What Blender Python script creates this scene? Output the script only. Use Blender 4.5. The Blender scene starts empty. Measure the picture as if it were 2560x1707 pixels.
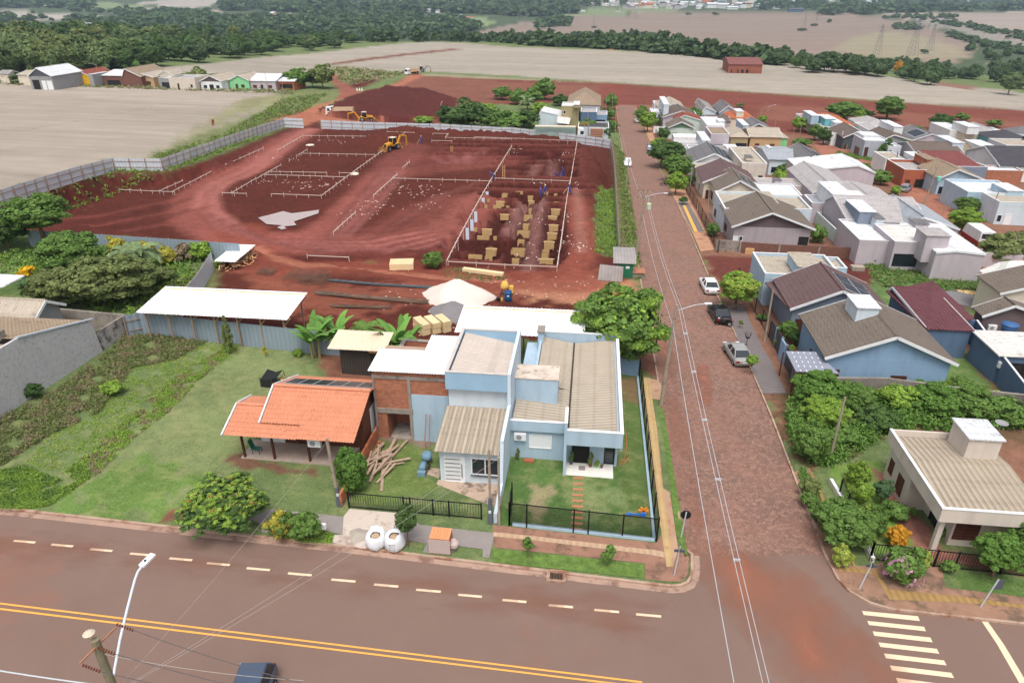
import bpy, bmesh, math, random
import numpy as np
from mathutils import Vector
random.seed(7); rng=np.random.default_rng(7)
SC=bpy.context.scene; COL=SC.collection; R=math.radians
# camera, sky, sun, exposure
F=1750.; CX,CY=1280.,853.5; CZ=30.
PITCH=math.atan(881.5/F); YAW=math.atan(220/math.hypot(F,881.5))
cam=bpy.data.cameras.new('camera'); co=bpy.data.objects.new('camera',cam); COL.objects.link(co)
co.location=(0,0,CZ); co.rotation_euler=(math.pi/2-PITCH,0,YAW)
cam.sensor_width=36; cam.lens=36*F/2560; cam.clip_start=.5; cam.clip_end=20000; SC.camera=co
w=bpy.data.worlds.new('World'); SC.world=w; w.use_nodes=True
nt=w.node_tree; bg=nt.nodes['Background']; sky=nt.nodes.new('ShaderNodeTexSky'); sky.sky_type='NISHITA'; sky.sun_disc=False
SUN_EL,SUN_AZ=R(65),R(175)
sky.sun_elevation=SUN_EL; sky.sun_rotation=SUN_AZ; sky.air_density=1.0; sky.dust_density=6; sky.ozone_density=1.0
hs=nt.nodes.new('ShaderNodeHueSaturation'); hs.inputs['Saturation'].default_value=.35; nt.links.new(sky.outputs[0],hs.inputs['Color']); nt.links.new(hs.outputs[0],bg.inputs[0]); bg.inputs[1].default_value=.14
sl=bpy.data.lights.new('sun','SUN'); sl.energy=1.2; sl.angle=R(26); sl.color=(1,.96,.9)
so=bpy.data.objects.new('sun',sl); COL.objects.link(so)
so.rotation_euler=(math.pi/2-SUN_EL,0,math.pi-SUN_AZ)
SC.view_settings.view_transform='Standard'; SC.view_settings.look='None'; SC.view_settings.exposure=0.35; SC.view_settings.gamma=1
SC.cycles.max_bounces=5; SC.cycles.diffuse_bounces=2; SC.cycles.glossy_bounces=2; SC.cycles.transmission_bounces=2; SC.cycles.volume_bounces=0; SC.cycles.transparent_max_bounces=6
# photograph point -> place
_c,_s=math.cos(PITCH),math.sin(PITCH); _cy,_sy=math.cos(YAW),math.sin(YAW)
FW=np.array([-_sy*_c,_cy*_c,-_s]); RT=np.array([_cy,_sy,0.]); UP=np.array([-_sy*_s,_cy*_s,_c]); CAM=np.array([0,0,CZ])
def ray(px,py): return FW*F+RT*(px-CX)-UP*(py-CY)
def prj(x,y,z):
 d=np.array([x,y,z-CZ]); f=d@FW; return CX+F*(d@RT)/f, CY-F*(d@UP)/f
def ss(a,b,t):
 t=np.clip((np.asarray(t,float)-a)/(b-a),0,1); return t*t*(3-2*t)
CRA=[-48,-36,-30,-20,-8,0,8,16,22,30,40]; CRR=[640,640,640,620,610,600,560,450,400,340,330]
PR=[0,160,350,900,1700,2600,4200,8000]; PZ=[0,-17,-22,-22,-8,-10,-12,110]
def h(x,y):
 x=np.asarray(x,float); y=np.asarray(y,float)
 z=-.02*x-.045*(np.clip(y,35,215)-35)
 z=z+.05*np.clip(-x-25,0,75)*ss(50,85,y)*(1-ss(300,430,y))
 z=np.where(y>215,-8.1+(z+8.1)*(1-ss(215,420,y)*.8),z)
 r=np.hypot(x,y); az=np.degrees(np.arctan2(x,y)); rc=np.interp(az,CRA,CRR)
 z=z+9*ss(-20,-40,az)*ss(300,480,r)*(1-ss(620,900,r))
 z=z+np.where(r>rc,np.interp(r-rc,PR,PZ),0)
 return z+np.where(r>900,1.0,0)*(5*np.sin(x*.004+1)*np.sin(y*.003)*ss(900,1400,r))
def G(px,py):
 d=ray(px,py); ts=np.exp(np.linspace(math.log(15),math.log(12000),1500))/math.hypot(d[0],d[1])
 P=CAM[None]+d[None]*ts[:,None]; below=P[:,2]<h(P[:,0],P[:,1]); i=int(np.argmax(below)) if below.any() else len(ts)-1
 a,b=(ts[i-1] if i else 0),ts[i]
 for _ in range(30):
  m=(a+b)/2; p=CAM+d*m
  if p[2]<h(p[0],p[1]): b=m
  else: a=m
 return CAM+d*b
def Zp(px,py,z): d=ray(px,py); return CAM+d*((z-CZ)/d[2])
def Xp(px,py,X): d=ray(px,py); return CAM+d*(X/d[0])
def Yp(px,py,Y): d=ray(px,py); return CAM+d*(Y/d[1])
def E_(px,py,e):
 z=e
 for _ in range(12):
  p=Zp(px,py,z); z=float(h(p[0],p[1]))+e
 return Zp(px,py,z)
def zfor(x,y,py):
 lo,hi=-60,29.5
 for _ in range(45):
  m=(lo+hi)/2
  if prj(x,y,m)[1]>py: lo=m
  else: hi=m
 return lo
def xfor(px,y,z):
 k=(px-CX)/F; d0=np.array([0,y,z-CZ]); return float((k*(d0@FW)-d0@RT)/(RT[0]-k*FW[0]))
def hz(x,y): return float(h(x,y))
def pinp(x,y,poly):
 ins=np.zeros(x.shape,bool); n=len(poly); j=n-1
 for i in range(n):
  xi,yi=poly[i][:2]; xj,yj=poly[j][:2]
  if yi!=yj:
   c=((yi>y)!=(yj>y))&(x<(xj-xi)*(y-yi)/(yj-yi)+xi); ins^=c
  j=i
 return ins
def GP(pts): return [tuple(G(*p)) for p in pts]
# materials
def lin(c): return tuple((v/255/12.92 if v/255<=.04045 else ((v/255+.055)/1.055)**2.4) for v in c)
MATS={}
def mat(name,rgb,rough=.85,var=.15,sc=1.5,bump=0,metal=0,spec=.3,fine=None,stain=None,rib=None,alpha=None,island=0,tr=0,orand=0):
 if name in MATS: return MATS[name]
 m=bpy.data.materials.new(name); m.use_nodes=True; n=m.node_tree.nodes; l=m.node_tree.links; b=n['Principled BSDF']
 c=lin(rgb) if max(rgb)>1 else rgb
 b.inputs['Roughness'].default_value=rough; b.inputs['Metallic'].default_value=metal; b.inputs['Specular IOR Level'].default_value=spec
 def math_(op,a,bb=None):
  q=n.new('ShaderNodeMath'); q.operation=op
  for k,v in enumerate((a,bb)):
   if v is None: continue
   if isinstance(v,(int,float)): q.inputs[k].default_value=v
   else: l.new(v,q.inputs[k])
  return q.outputs[0]
 def mulc(colsock,val):
  q=n.new('ShaderNodeVectorMath'); q.operation='SCALE'; l.new(colsock,q.inputs[0]); l.new(val,q.inputs['Scale']); return q.outputs[0]
 geo=n.new('ShaderNodeNewGeometry'); pos=geo.outputs['Position']
 def noise(scale,det=4,ro=.6,vec=pos):
  q=n.new('ShaderNodeTexNoise'); q.inputs['Scale'].default_value=scale; q.inputs['Detail'].default_value=det; q.inputs['Roughness'].default_value=ro; l.new(vec,q.inputs[0]); return q.outputs[0]
 rgbn=n.new('ShaderNodeRGB'); rgbn.outputs[0].default_value=(*c,1); col=rgbn.outputs[0]
 if var:
  v=math_('ADD',math_('MULTIPLY',math_('SUBTRACT',noise(sc,5),.5),var*3.2),1.0); col=mulc(col,v)
 if fine:
  v=math_('ADD',math_('MULTIPLY',math_('SUBTRACT',noise(fine[0],3,.7),.5),fine[1]*3),1.0); col=mulc(col,v)
 if island:
  v=math_('ADD',math_('MULTIPLY',math_('SUBTRACT',geo.outputs['Random Per Island'],.5),island*2),1.0); col=mulc(col,v)
 if orand:
  oi=n.new('ShaderNodeObjectInfo'); v=math_('ADD',math_('MULTIPLY',math_('SUBTRACT',oi.outputs['Random'],.5),orand*2),1.0); col=mulc(col,v)
 if stain:
  rp=n.new('ShaderNodeValToRGB'); rp.color_ramp.elements[0].position=stain[2]; rp.color_ramp.elements[1].position=stain[2]+.12
  l.new(noise(stain[1],6,.7),rp.inputs[0]); mx=n.new('ShaderNodeMix'); mx.data_type='RGBA'
  l.new(rp.outputs[0],mx.inputs[0]); l.new(col,mx.inputs[6]); mx.inputs[7].default_value=(*lin(stain[0]),1); col=mx.outputs[2]
 if rib:
  sx=n.new('ShaderNodeSeparateXYZ'); l.new(pos,sx.inputs[0]); o=sx.outputs['XYZ'.index(rib[0])]
  wv=math_('SINE',math_('MULTIPLY',o,2*math.pi/rib[1])); 
  col=mulc(col,math_('ADD',math_('MULTIPLY',wv,rib[2]/2),1-rib[2]/2))
  if len(rib)>4:
   o2=sx.outputs['XYZ'.index('Y' if rib[0]=='X' else 'X')]
   fr=math_('FRACT',math_('DIVIDE',o2,rib[4])); col=mulc(col,math_('SUBTRACT',1,math_('MULTIPLY',math_('GREATER_THAN',fr,.82),rib[5])))
  bp=n.new('ShaderNodeBump'); bp.inputs['Strength'].default_value=rib[3]; bp.inputs['Distance'].default_value=rib[1]*.3; l.new(wv,bp.inputs['Height']); l.new(bp.outputs[0],b.inputs['Normal'])
 elif bump:
  bp=n.new('ShaderNodeBump'); bp.inputs['Strength'].default_value=bump; bp.inputs['Distance'].default_value=.1; l.new(noise(sc*6,4,.7),bp.inputs['Height']); l.new(bp.outputs[0],b.inputs['Normal'])
 l.new(col,b.inputs['Base Color'])
 if tr:
  t=n.new('ShaderNodeBsdfTranslucent'); l.new(col,t.inputs[0]); ms=n.new('ShaderNodeMixShader'); ms.inputs[0].default_value=tr
  l.new(b.outputs[0],ms.inputs[1]); l.new(t.outputs[0],ms.inputs[2]); l.new(ms.outputs[0],n['Material Output'].inputs[0])
 if alpha: b.inputs['Alpha'].default_value=alpha
 MATS[name]=m; return m
def brickmat(name,rgb,mortar,scale=4.,bw=.6,bh=.25,var=.35,patch=None):
 m=mat(name,rgb,.9,.12,1.2); n=m.node_tree.nodes; l=m.node_tree.links; b=n['Principled BSDF']; old=b.inputs['Base Color'].links[0].from_socket
 geo=n.new('ShaderNodeNewGeometry'); sx=n.new('ShaderNodeSeparateXYZ'); l.new(geo.outputs['Position'],sx.inputs[0])
 ad=n.new('ShaderNodeMath'); l.new(sx.outputs[0],ad.inputs[0]); l.new(sx.outputs[1],ad.inputs[1])
 cb=n.new('ShaderNodeCombineXYZ'); l.new(ad.outputs[0],cb.inputs[0]); l.new(sx.outputs[2],cb.inputs[1])
 t=n.new('ShaderNodeTexBrick'); t.inputs['Scale'].default_value=scale; t.inputs['Brick Width'].default_value=bw; t.inputs['Row Height'].default_value=bh; t.inputs['Mortar Size'].default_value=.022
 c=lin(rgb); t.inputs['Color1'].default_value=(1,1,1,1); t.inputs['Color2'].default_value=(1-var,1-var,1-var,1); mo=lin(mortar); t.inputs['Mortar'].default_value=(mo[0]/c[0],mo[1]/c[1],mo[2]/c[2],1)
 l.new(cb.outputs[0],t.inputs[0]); q=n.new('ShaderNodeVectorMath'); q.operation='MULTIPLY'; l.new(old,q.inputs[0]); l.new(t.outputs[0],q.inputs[1]); l.new(q.outputs[0],b.inputs['Base Color']); return m
# mesh helpers
class MB:
 def __init__(s): s.v=[]; s.f=[]; s.m=[]
 def add(s,vs,fs,m=0):
  o=len(s.v); s.v+=[tuple(map(float,p)) for p in vs]; s.f+=[tuple(i+o for i in f) for f in fs]; s.m+=[m]*len(fs); return s
 def box(s,x0,y0,z0,x1,y1,z1,m=0):
  v=[(x0,y0,z0),(x1,y0,z0),(x1,y1,z0),(x0,y1,z0),(x0,y0,z1),(x1,y0,z1),(x1,y1,z1),(x0,y1,z1)]
  return s.add(v,[(0,3,2,1),(4,5,6,7),(0,1,5,4),(1,2,6,5),(2,3,7,6),(3,0,4,7)],m)
 def hexa(s,b,t,m=0): return s.add(list(b)+list(t),[(0,3,2,1),(4,5,6,7),(0,1,5,4),(1,2,6,5),(2,3,7,6),(3,0,4,7)],m)
 def beam(s,a,b,w,hh=None,m=0):
  a=Vector(a); b=Vector(b); hh=hh or w; d=(b-a).normalized(); u=Vector((0,0,1)) if abs(d.z)<.95 else Vector((0,1,0))
  r=d.cross(u).normalized()*w/2; u=r.cross(d).normalized()*hh/2
  return s.hexa([a-r-u,a+r-u,b+r-u,b-r-u],[a-r+u,a+r+u,b+r+u,b-r+u],m)
 def tube(s,pts,r,n=6,m=0,cap=True):
  pts=[Vector(p) for p in pts]; rs=r if hasattr(r,'__len__') else [r]*len(pts); o=len(s.v); rings=[]
  for i,p in enumerate(pts):
   d=(pts[min(i+1,len(pts)-1)]-pts[max(i-1,0)]).normalized(); u=Vector((0,0,1)) if abs(d.z)<.9 else Vector((1,0,0))
   a=d.cross(u).normalized(); b=a.cross(d)
   rings.append([p+(a*math.cos(t)+b*math.sin(t))*rs[i] for t in [2*math.pi*k/n for k in range(n)]])
  vs=[q for rg in rings for q in rg]; fs=[]
  for i in range(len(pts)-1):
   for k in range(n): fs.append((i*n+k,i*n+(k+1)%n,(i+1)*n+(k+1)%n,(i+1)*n+k))
  if cap: fs+=[tuple(range(n))[::-1],tuple(range((len(pts)-1)*n,len(pts)*n))]
  return s.add(vs,fs,m)
 def lathe(s,c,prof,n=16,m=0,ax='z'):
  vs=[];fs=[]
  for r,z in prof:
   for k in range(n):
    t=2*math.pi*k/n; a,b=r*math.cos(t),r*math.sin(t)
    vs.append((c[0]+a,c[1]+b,c[2]+z) if ax=='z' else ((c[0]+a,c[1]+z,c[2]+b) if ax=='y' else (c[0]+z,c[1]+a,c[2]+b)))
  for i in range(len(prof)-1):
   for k in range(n): fs.append((i*n+k,i*n+(k+1)%n,(i+1)*n+(k+1)%n,(i+1)*n+k))
  fs+=[tuple(range(n))[::-1],tuple(range((len(prof)-1)*n,len(prof)*n))]
  return s.add(vs,fs,m)
 def prism(s,pts,z0,z1,m=0):
  n=len(pts); vs=[(p[0],p[1],z0) for p in pts]+[(p[0],p[1],z1) for p in pts]
  return s.add(vs,[tuple(range(n))[::-1],tuple(range(n,2*n))]+[(i,(i+1)%n,n+(i+1)%n,n+i) for i in range(n)],m)
 def prismX(s,prof,x0,x1,m=0):
  n=len(prof); vs=[(x0,p[0],p[1]) for p in prof]+[(x1,p[0],p[1]) for p in prof]
  return s.add(vs,[tuple(range(n)),tuple(range(n,2*n))[::-1]]+[(i,n+i,n+(i+1)%n,(i+1)%n) for i in range(n)],m)
 def ribs(s,p00,p10,p11,p01,pitch,amp,rows=1,step=0,m=0):
  p00,p10,p11,p01=[Vector(p) for p in (p00,p10,p11,p01)]; nrm=(p10-p00).cross(p01-p00).normalized()
  if nrm.z<0: nrm=-nrm
  L=(p10-p00).length; nu=max(2,int(L/pitch))*4; vs=[];fs=[]
  vv=[]
  for r in range(rows): vv+=[(r/rows,step),((r+1)/rows-1e-4,0)]
  for v,st in vv:
   for i in range(nu+1):
    u=i/nu; a=p00.lerp(p10,u); b=p01.lerp(p11,u); vs.append(a.lerp(b,v)+nrm*(amp*math.sin(u*nu/4*2*math.pi)+st))
  k=nu+1
  for j in range(len(vv)-1):
   for i in range(nu): fs.append((j*k+i,j*k+i+1,(j+1)*k+i+1,(j+1)*k+i))
  return s.add(vs,fs,m)
 def build(s,name,mats,parent=None,smooth=False,**kw):
  me=bpy.data.meshes.new(name); mats=mats if isinstance(mats,(list,tuple)) else [mats]
  off=parent.location if parent else Vector((0,0,0))
  me.from_pydata([(a-off[0],b-off[1],c-off[2]) for a,b,c in s.v],[],s.f)
  for q in mats: me.materials.append(q)
  if len(mats)>1: me.polygons.foreach_set('material_index',s.m)
  if smooth: me.polygons.foreach_set('use_smooth',[True]*len(me.polygons))
  o=bpy.data.objects.new(name,me); COL.objects.link(o)
  if parent: o.parent=parent
  for k,v in kw.items(): o[k]=v
  return o
def thing(name,loc,label,cat,group=None):
 o=bpy.data.objects.new(name,None); o.empty_display_size=.3; COL.objects.link(o); o.location=loc; o['label']=label; o['category']=cat
 if group: o['group']=group
 bpy.context.view_layer.update() if False else None
 return o
def tag(o,label,cat,group=None):
 o['label']=label; o['category']=cat
 if group: o['group']=group
 return o
KIDS={}
def kids(o): return [c for c in bpy.data.objects if c.parent is o]
def dup(root,loc,rz=0,scale=None,label=None,group=None,_k={}):
 if root.name not in _k: _k[root.name]=[(c,kids(c)) for c in kids(root)]
 r=root.copy(); COL.objects.link(r); r.location=loc; r.rotation_euler=(0,0,rz)
 if scale: r.scale=scale if hasattr(scale,'__len__') else (scale,)*3
 if label: r['label']=label
 if group: r['group']=group
 for c,gs in _k[root.name]:
  d=c.copy(); COL.objects.link(d); d.parent=r
  for g in gs: e=g.copy(); COL.objects.link(e); e.parent=d
 return r
class Proto:
 def __init__(s,fn,*a): s.fn=fn; s.a=a; s.first=True; s.root=None
 def place(s,loc,rz=0,scale=None,label=None,group=None):
  if s.root is None: s.root=s.fn(*s.a)
  o=s.root
  if s.first:
   s.first=False; dup_first=dup(o,loc,rz,scale,label,group)
   return dup_first
  return dup(o,loc,rz,scale,label,group)
PROTOS=[]
def proto(fn,*a): p=Proto(fn,*a); PROTOS.append(p); return p
def drop_models():
 for p in PROTOS:
  if p.root:
   for c in kids(p.root):
    for g in kids(c): bpy.data.objects.remove(g)
    bpy.data.objects.remove(c)
   bpy.data.objects.remove(p.root)
def sheet(name,pts,m,lift=.02,thick=0,maxl=3.,world=False,**kw):
 P=pts if world else GP(pts); bm=bmesh.new(); vs=[bm.verts.new((p[0],p[1],0)) for p in P]; f=bm.faces.new(vs)
 bmesh.ops.triangulate(bm,faces=[f])
 for _ in range(7):
  es=[e for e in bm.edges if e.calc_length()>maxl]
  if not es: break
  bmesh.ops.subdivide_edges(bm,edges=es,cuts=1); bmesh.ops.triangulate(bm,faces=bm.faces[:])
 bm.normal_update()
 for f in bm.faces:
  if f.normal.z<0: f.normal_flip()
 if thick:
  r=bmesh.ops.extrude_face_region(bm,geom=bm.faces[:]); top=[g for g in r['geom'] if isinstance(g,bmesh.types.BMVert)]; tops=set(top)
 for v in bm.verts: v.co.z=hz(v.co.x,v.co.y)+lift+((0 if v in tops else -thick) if thick else 0)
 me=bpy.data.meshes.new(name); bm.normal_update(); bm.to_mesh(me); bm.free(); me.materials.append(m); o=bpy.data.objects.new(name,me); COL.objects.link(o)
 for k,v in kw.items(): o[k]=v
 return o
# ground colours (real zones of soil, grass, stubble; pit shading painted in too)
K=.80
vn_=0
def gc(r,g,b,kind=0):
 c=lin((r,g,b)); L=sum(c)/3; q=.90 if kind!=0 else .80; c=tuple((L+(v-L)*q)*(1.0 if kind else 1.22) for v in c);  return (c[0]*K,c[1]*K,c[2]*K,kind)
SZ=-2.2
ZONES=[]  # (poly px, colour, edge noise metres)
def zone(pts,c,jit=.6): ZONES.append((np.array([p[:2] for p in GP(pts)]),c,jit))
FIELD=gc(176,163,148,1); RED=gc(98,44,32,2); RED2=gc(134,72,58,2); GR=gc(102,122,66,0); GRD=gc(78,100,54,0); ROADR=gc(186,112,84,2)
zone([(-260,195),(-260,560),(0,480),(278,398),(400,400),(655,320),(740,262),(700,225),(640,222),(300,210)],FIELD,1.5)
zone([(355,400),(480,345),(600,300),(700,252),(700,228),(860,225),(840,252),(770,280),(700,305),(655,325),(420,402)],gc(112,122,68,0),3)
zone([(600,250),(700,235),(720,250),(600,285),(470,350),(330,398),(420,370),(520,305)],gc(140,138,96,0),4)
zone([(640,144),(898,120),(994,110),(1080,104),(1157,108),(1280,118),(1568,128),(1726,138),(1821,150),(1920,160),(2328,205),(2620,240),(2620,280),(2246,255),(1920,233),(1503,205),(1280,190),(1075,180),(975,180),(830,165),(776,210),(689,190),(640,185),(558,188),(482,182),(340,176),(476,163)],gc(176,165,150,1),1)
zone([(820,160),(900,148),(1000,136),(1143,121),(1146,125),(1000,141),(900,154),(832,163)],gc(130,80,62,2),2)
zone([(835,165),(975,180),(1040,180),(1000,190),(870,222),(845,205)],gc(138,142,92,0),3)
zone([(1060,184),(1500,206),(1500,212),(1300,208),(1055,192)],gc(150,140,108,0),2)
zone([(1040,190),(1280,200),(1503,207),(1920,235),(2246,257),(2620,280),(2620,360),(2100,345),(1900,330),(1640,290),(1590,330),(1545,330),(1500,262),(1440,255),(1157,262),(1100,312),(953,312),(870,300),(792,290),(901,239),(966,223),(1000,200)],RED2,1.5)
zone([(1043,190),(1280,207),(1500,214),(1500,250),(1340,252),(1157,262),(1060,232),(966,220)],gc(142,88,70,2),3)
zone([(792,286),(901,241),(966,224),(1064,230),(1157,260),(1120,300),(1000,312),(880,300)],gc(96,42,36,2),2)
zone([(870,203),(960,196),(912,218),(880,222)],gc(104,46,38,2),1)
zone([(630,345),(690,292),(776,268),(847,249),(901,238),(1000,205),(1035,178),(1058,190),(1010,212),(901,242),(820,262),(790,285),(860,300),(960,303),(950,312),(757,318),(700,318)],ROADR,1)
zone([(820,186),(846,186),(860,205),(880,222),(901,226),(905,240),(840,250),(850,228),(826,205)],gc(160,92,76,2),1)
zone([(1500,207),(1560,210),(1560,262),(1600,262),(1600,330),(1545,330),(1538,262),(1500,240)],gc(140,72,58,2),1)
zone([(1900,262),(2246,280),(2620,312),(2620,360),(2300,330),(1900,300)],gc(146,90,72,2),3)
zone([(1600,262),(1700,262),(1900,330),(2100,345),(2620,370),(2620,1260),(2110,1000),(2000,1180),(1905,984),(1777,700),(1693,507),(1615,338)],gc(150,106,84,2),1)
zone([(-80,560),(0,517),(150,480),(300,440),(435,426),(640,350),(700,322),(757,318),(800,302),(1280,322),(1489,344),(1530,352),(1535,400),(1553,612),(1590,640),(1600,690),(1440,740),(1460,790),(1460,850),(900,850),(780,870),(560,815),(330,790),(380,740),(560,660),(600,612),(65,578),(-80,600)],RED,.7)
zone([(0,502),(0,517),(60,512),(130,482),(300,440),(435,427),(540,392),(640,352),(757,303),(757,317),(700,322),(690,300),(640,330),(400,405),(280,410)],gc(96,118,58,0),.8)
zone([(801,305),(905,312),(900,322),(806,318)],gc(110,124,72,0),.6)
zone([(1495,489),(1520,475),(1545,470),(1556,612),(1530,640),(1500,640),(1484,625),(1490,560)],gc(88,122,54,0),.7)
zone([(1530,352),(1562,387),(1575,500),(1592,620),(1610,700),(1590,712),(1556,640),(1545,480)],gc(116,124,72,0),.6)
zone([(560,640),(760,690),(900,720),(1100,690),(1300,690),(1420,668),(1600,690),(1590,760),(1440,762),(1300,750),(1160,760),(1040,760),(900,800),(700,780)],gc(142,78,58,2),3)
zone([(1230,700),(1420,690),(1600,700),(1600,760),(1440,765),(1300,745)],gc(190,128,96,2),2)
zone([(1100,668),(1180,665),(1280,690),(1230,700),(1120,690)],gc(112,92,58,0),1.5)
zone([(880,642),(950,642),(950,650),(885,650)],gc(100,116,60,0),.7)
LAWN=gc(112,134,66,0)
zone([(0,1000),(330,825),(778,872),(866,1250),(640,1275),(620,1300),(380,1300),(40,1275),(-60,1275)],gc(104,124,66,0),1.2)
zone([(430,800+40),(778,872),(700,1050),(560,1260),(400,1300),(120,1268),(250,1150),(400,1010),(560,900)],gc(122,136,78,0),1)
zone([(120,1268),(300,1150),(480,1180),(450,1300),(380,1302)],gc(104,136,52,0),2)
zone([(560,1140),(610,1140),(700,1165),(780,1172),(800,1185),(650,1180),(570,1165)],gc(128,92,72,2),.6)
zone([(395,1305),(440,1262),(470,1262),(460,1310)],gc(140,92,74,2),.5)
zone([(-60,880),(40,840),(330,690),(560,640),(600,612),(65,578),(-80,600)],gc(84,108,48,0),1)
zone([(400,740),(560,650),(545,720),(440,780)],gc(116,120,66,0),1)
zone([(778,872),(960,880),(950,1060),(860,1000)],gc(140,92,70,2),.5)
zone([(960,1060),(1110,1100),(1050,1120),(955,1105)],gc(150,128,112,2),.4)
zone([(950,1100),(1075,1110),(1070,1240),(875,1262),(890,1200)],gc(106,128,54,0),.8)
zone([(1275,1140),(1640,1150),(1640,1352),(1243,1310)],gc(84,116,48,0),.6)
zone([(1400,1200),(1560,1200),(1600,1300),(1420,1290)],gc(118,136,76,0),2)
zone([(1330,1215),(1375,1215),(1372,1290),(1345,1310),(1330,1290)],gc(150,138,96,0),.6)
zone([(1540,895),(1606,895),(1650,1352),(1560,1300)],gc(92,116,50,0),.5)
zone([(1550,940),(1600,950),(1606,1010),(1552,1000)],gc(140,116,80,2),.4)
zone([(1560,720),(1615,740),(1660,960),(1608,930),(1590,880)],gc(146,96,78,2),.5)
zone([(1760,640),(1960,645),(1990,690),(1905,712),(1800,700),(1785,690)],gc(118,62,52,2),.6)
zone([(1960,645),(2160,660),(2500,700),(2470,800),(2300,770),(2120,770),(2000,700)],gc(94,126,60,0),1)
zone([(2080,650),(2140,640),(2200,690),(2180,712),(2110,705)],gc(112,54,46,2),.8)
zone([(2340,720),(2440,720),(2440,780),(2380,765)],gc(120,100,88,2),.8)
zone([(2355,880),(2400,860),(2480,975),(2350,968)],gc(96,126,54,0),.6)
zone([(1930,1000),(1990,940),(2620,1010),(2620,1120),(2230,1090),(2080,1150),(2000,1180),(1960,1100)],gc(120,92,66,2),1)
zone([(2080,1170),(2200,1150),(2260,1250),(2330,1370),(2190,1380),(2110,1260)],gc(110,150,46,0),.6)
zone([(2170,1170),(2215,1187),(2370,1380),(2620,1420),(2620,1450),(2300,1400)],gc(168,112,96,2),.4)
zone([(2390,1430),(2620,1470),(2620,1530),(2390,1490)],gc(90,120,50,0),.5)
zone([(1905,540),(2000,560),(1985,600),(1960,600)],gc(96,130,50,0),.3)
zone([(2090,545),(2180,575),(2160,620),(2060,600)],gc(120,100,80,2),.4)
zone([(0,27),(160,36),(330,50),(365,57),(330,60),(130,52),(0,48)],gc(190,180,166,1),6)
zone([(640,0),(710,0),(730,12),(640,14)],gc(176,172,166,1),9)
zone([(340,8),(560,-8),(560,4),(520,18),(400,16)],gc(190,180,168,1),9)
zone([(205,14),(250,5),(330,12),(370,18),(280,26),(220,22)],gc(128,148,92,0),9)
zone([(275,26),(330,20),(400,25),(380,34),(290,32)],gc(186,172,156,1),9)
zone([(465,22),(540,24),(560,34),(520,38),(470,28)],gc(180,166,150,1),9)
zone([(1170,86),(1280,60),(1420,44),(1560,36),(1700,28),(1800,32),(2100,30),(2240,48),(2320,66),(2440,110),(2430,148),(2300,152),(2150,140),(2000,140),(1900,138),(1750,120),(1650,108),(1520,94),(1440,96),(1330,98)],gc(156,136,122,1),6)
zone([(2130,95),(2200,78),(2300,90),(2400,120),(2420,148),(2250,150),(2150,138),(2080,125)],gc(164,152,124,1),7)
zone([(1365,30),(1560,16),(1680,18),(1700,28),(1500,38),(1420,44),(1365,40)],gc(120,140,92,0),7)
zone([(2190,36),(2460,30),(2620,30),(2620,110),(2560,110),(2400,60),(2280,48)],gc(172,156,144,1),7)
zone([(2300,140),(2420,160),(2300,158)],gc(160,140,120,1),3)
zone([(2330,203),(2440,215),(2440,222),(2340,214)],gc(150,110,90,1),2)
zone([(2460,155),(2620,160),(2620,185),(2500,180)],gc(168,146,128,1),3)
zone([(1600,110),(1640,108),(1740,118),(1760,140),(1640,130)],gc(96,140,62,0),4)
zone([(1150,48),(1210,45),(1250,62),(1180,66)],gc(128,148,96,0),5)
zone([(1240,24),(1350,22),(1340,36),(1250,38)],gc(176,160,140,1),8)
zone([(1070,32),(1150,30),(1120,40)],gc(128,150,84,0),8)
zone([(2280,44),(2400,54),(2560,104),(2620,122),(2620,132),(2550,128),(2400,82),(2300,60)],gc(156,148,136,3),2)
TR=[]
def track(pts,wd,c,a=1.,soft=.8):
 P=np.array([p[:2] for p in [Zp(px,py,SZ) if 320<py<640 and px<1500 else G(px,py) for px,py in pts]]); TR.append((P,wd/2,c,a,soft))
PK=gc(160,88,76,2); OR=gc(146,72,54,2)
track([(776,321),(694,370),(640,412),(560,445),(505,475),(480,510),(490,550),(560,590),(680,610),(820,617),(960,608),(1080,588),(1160,545),(1205,500)],5.5,PK,.8,1.8)
track([(560,590),(700,600),(790,590),(860,540),(900,500),(950,445),(985,425)],4.8,PK,.8,1.6)
track([(770,321),(690,372),(620,425),(545,455),(505,480),(490,520)],1.3,gc(176,106,96,2),.8,.5)
track([(788,321),(705,378),(640,432),(560,462),(535,490),(545,530),(600,570)],1.3,gc(176,106,96,2),.8,.5)
track([(1000,432),(1100,420),(1190,412),(1250,405)],5,PK,.4,3)
track([(1040,400),(1150,385),(1240,400)],9,gc(126,62,54,2),.5,4)
track([(900,610),(1010,560),(1080,520),(1140,500)],5,PK,.4,2.5)
track([(960,440),(1000,400),(1030,370)],6,gc(140,76,66,2),.6,2)
track([(600,580),(640,640),(700,665),(830,660),(960,665),(1120,690),(1300,700),(1440,705)],6,OR,.8,2)
track([(645,620),(700,650),(760,665),(900,662),(1050,680),(1250,700)],1.,gc(190,120,92,2),.7,.6)
track([(1440,500),(1455,560),(1470,620),(1430,690)],2.4,gc(156,80,62,2),.8,1.5)
track([(1440,470),(1448,520),(1452,580),(1455,630)],.8,gc(176,120,104,2),.6,.6)
for i in range(9): track([(500+i*14,520+i*7),(540+i*18,570+i*5),(660+i*20,600+i*4),(900+i*12,602+i*5),(1060+i*9,575+i*4)],.7,gc(172,104,96,2) if i%2 else gc(120,58,50,2),.6,.4)
for i in range(6): track([(820+i*10,592),(880+i*12,520),(930+i*12,455),(960+i*8,430)],.6,gc(172,104,96,2) if i%2 else gc(110,54,48,2),.6,.4)
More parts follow.
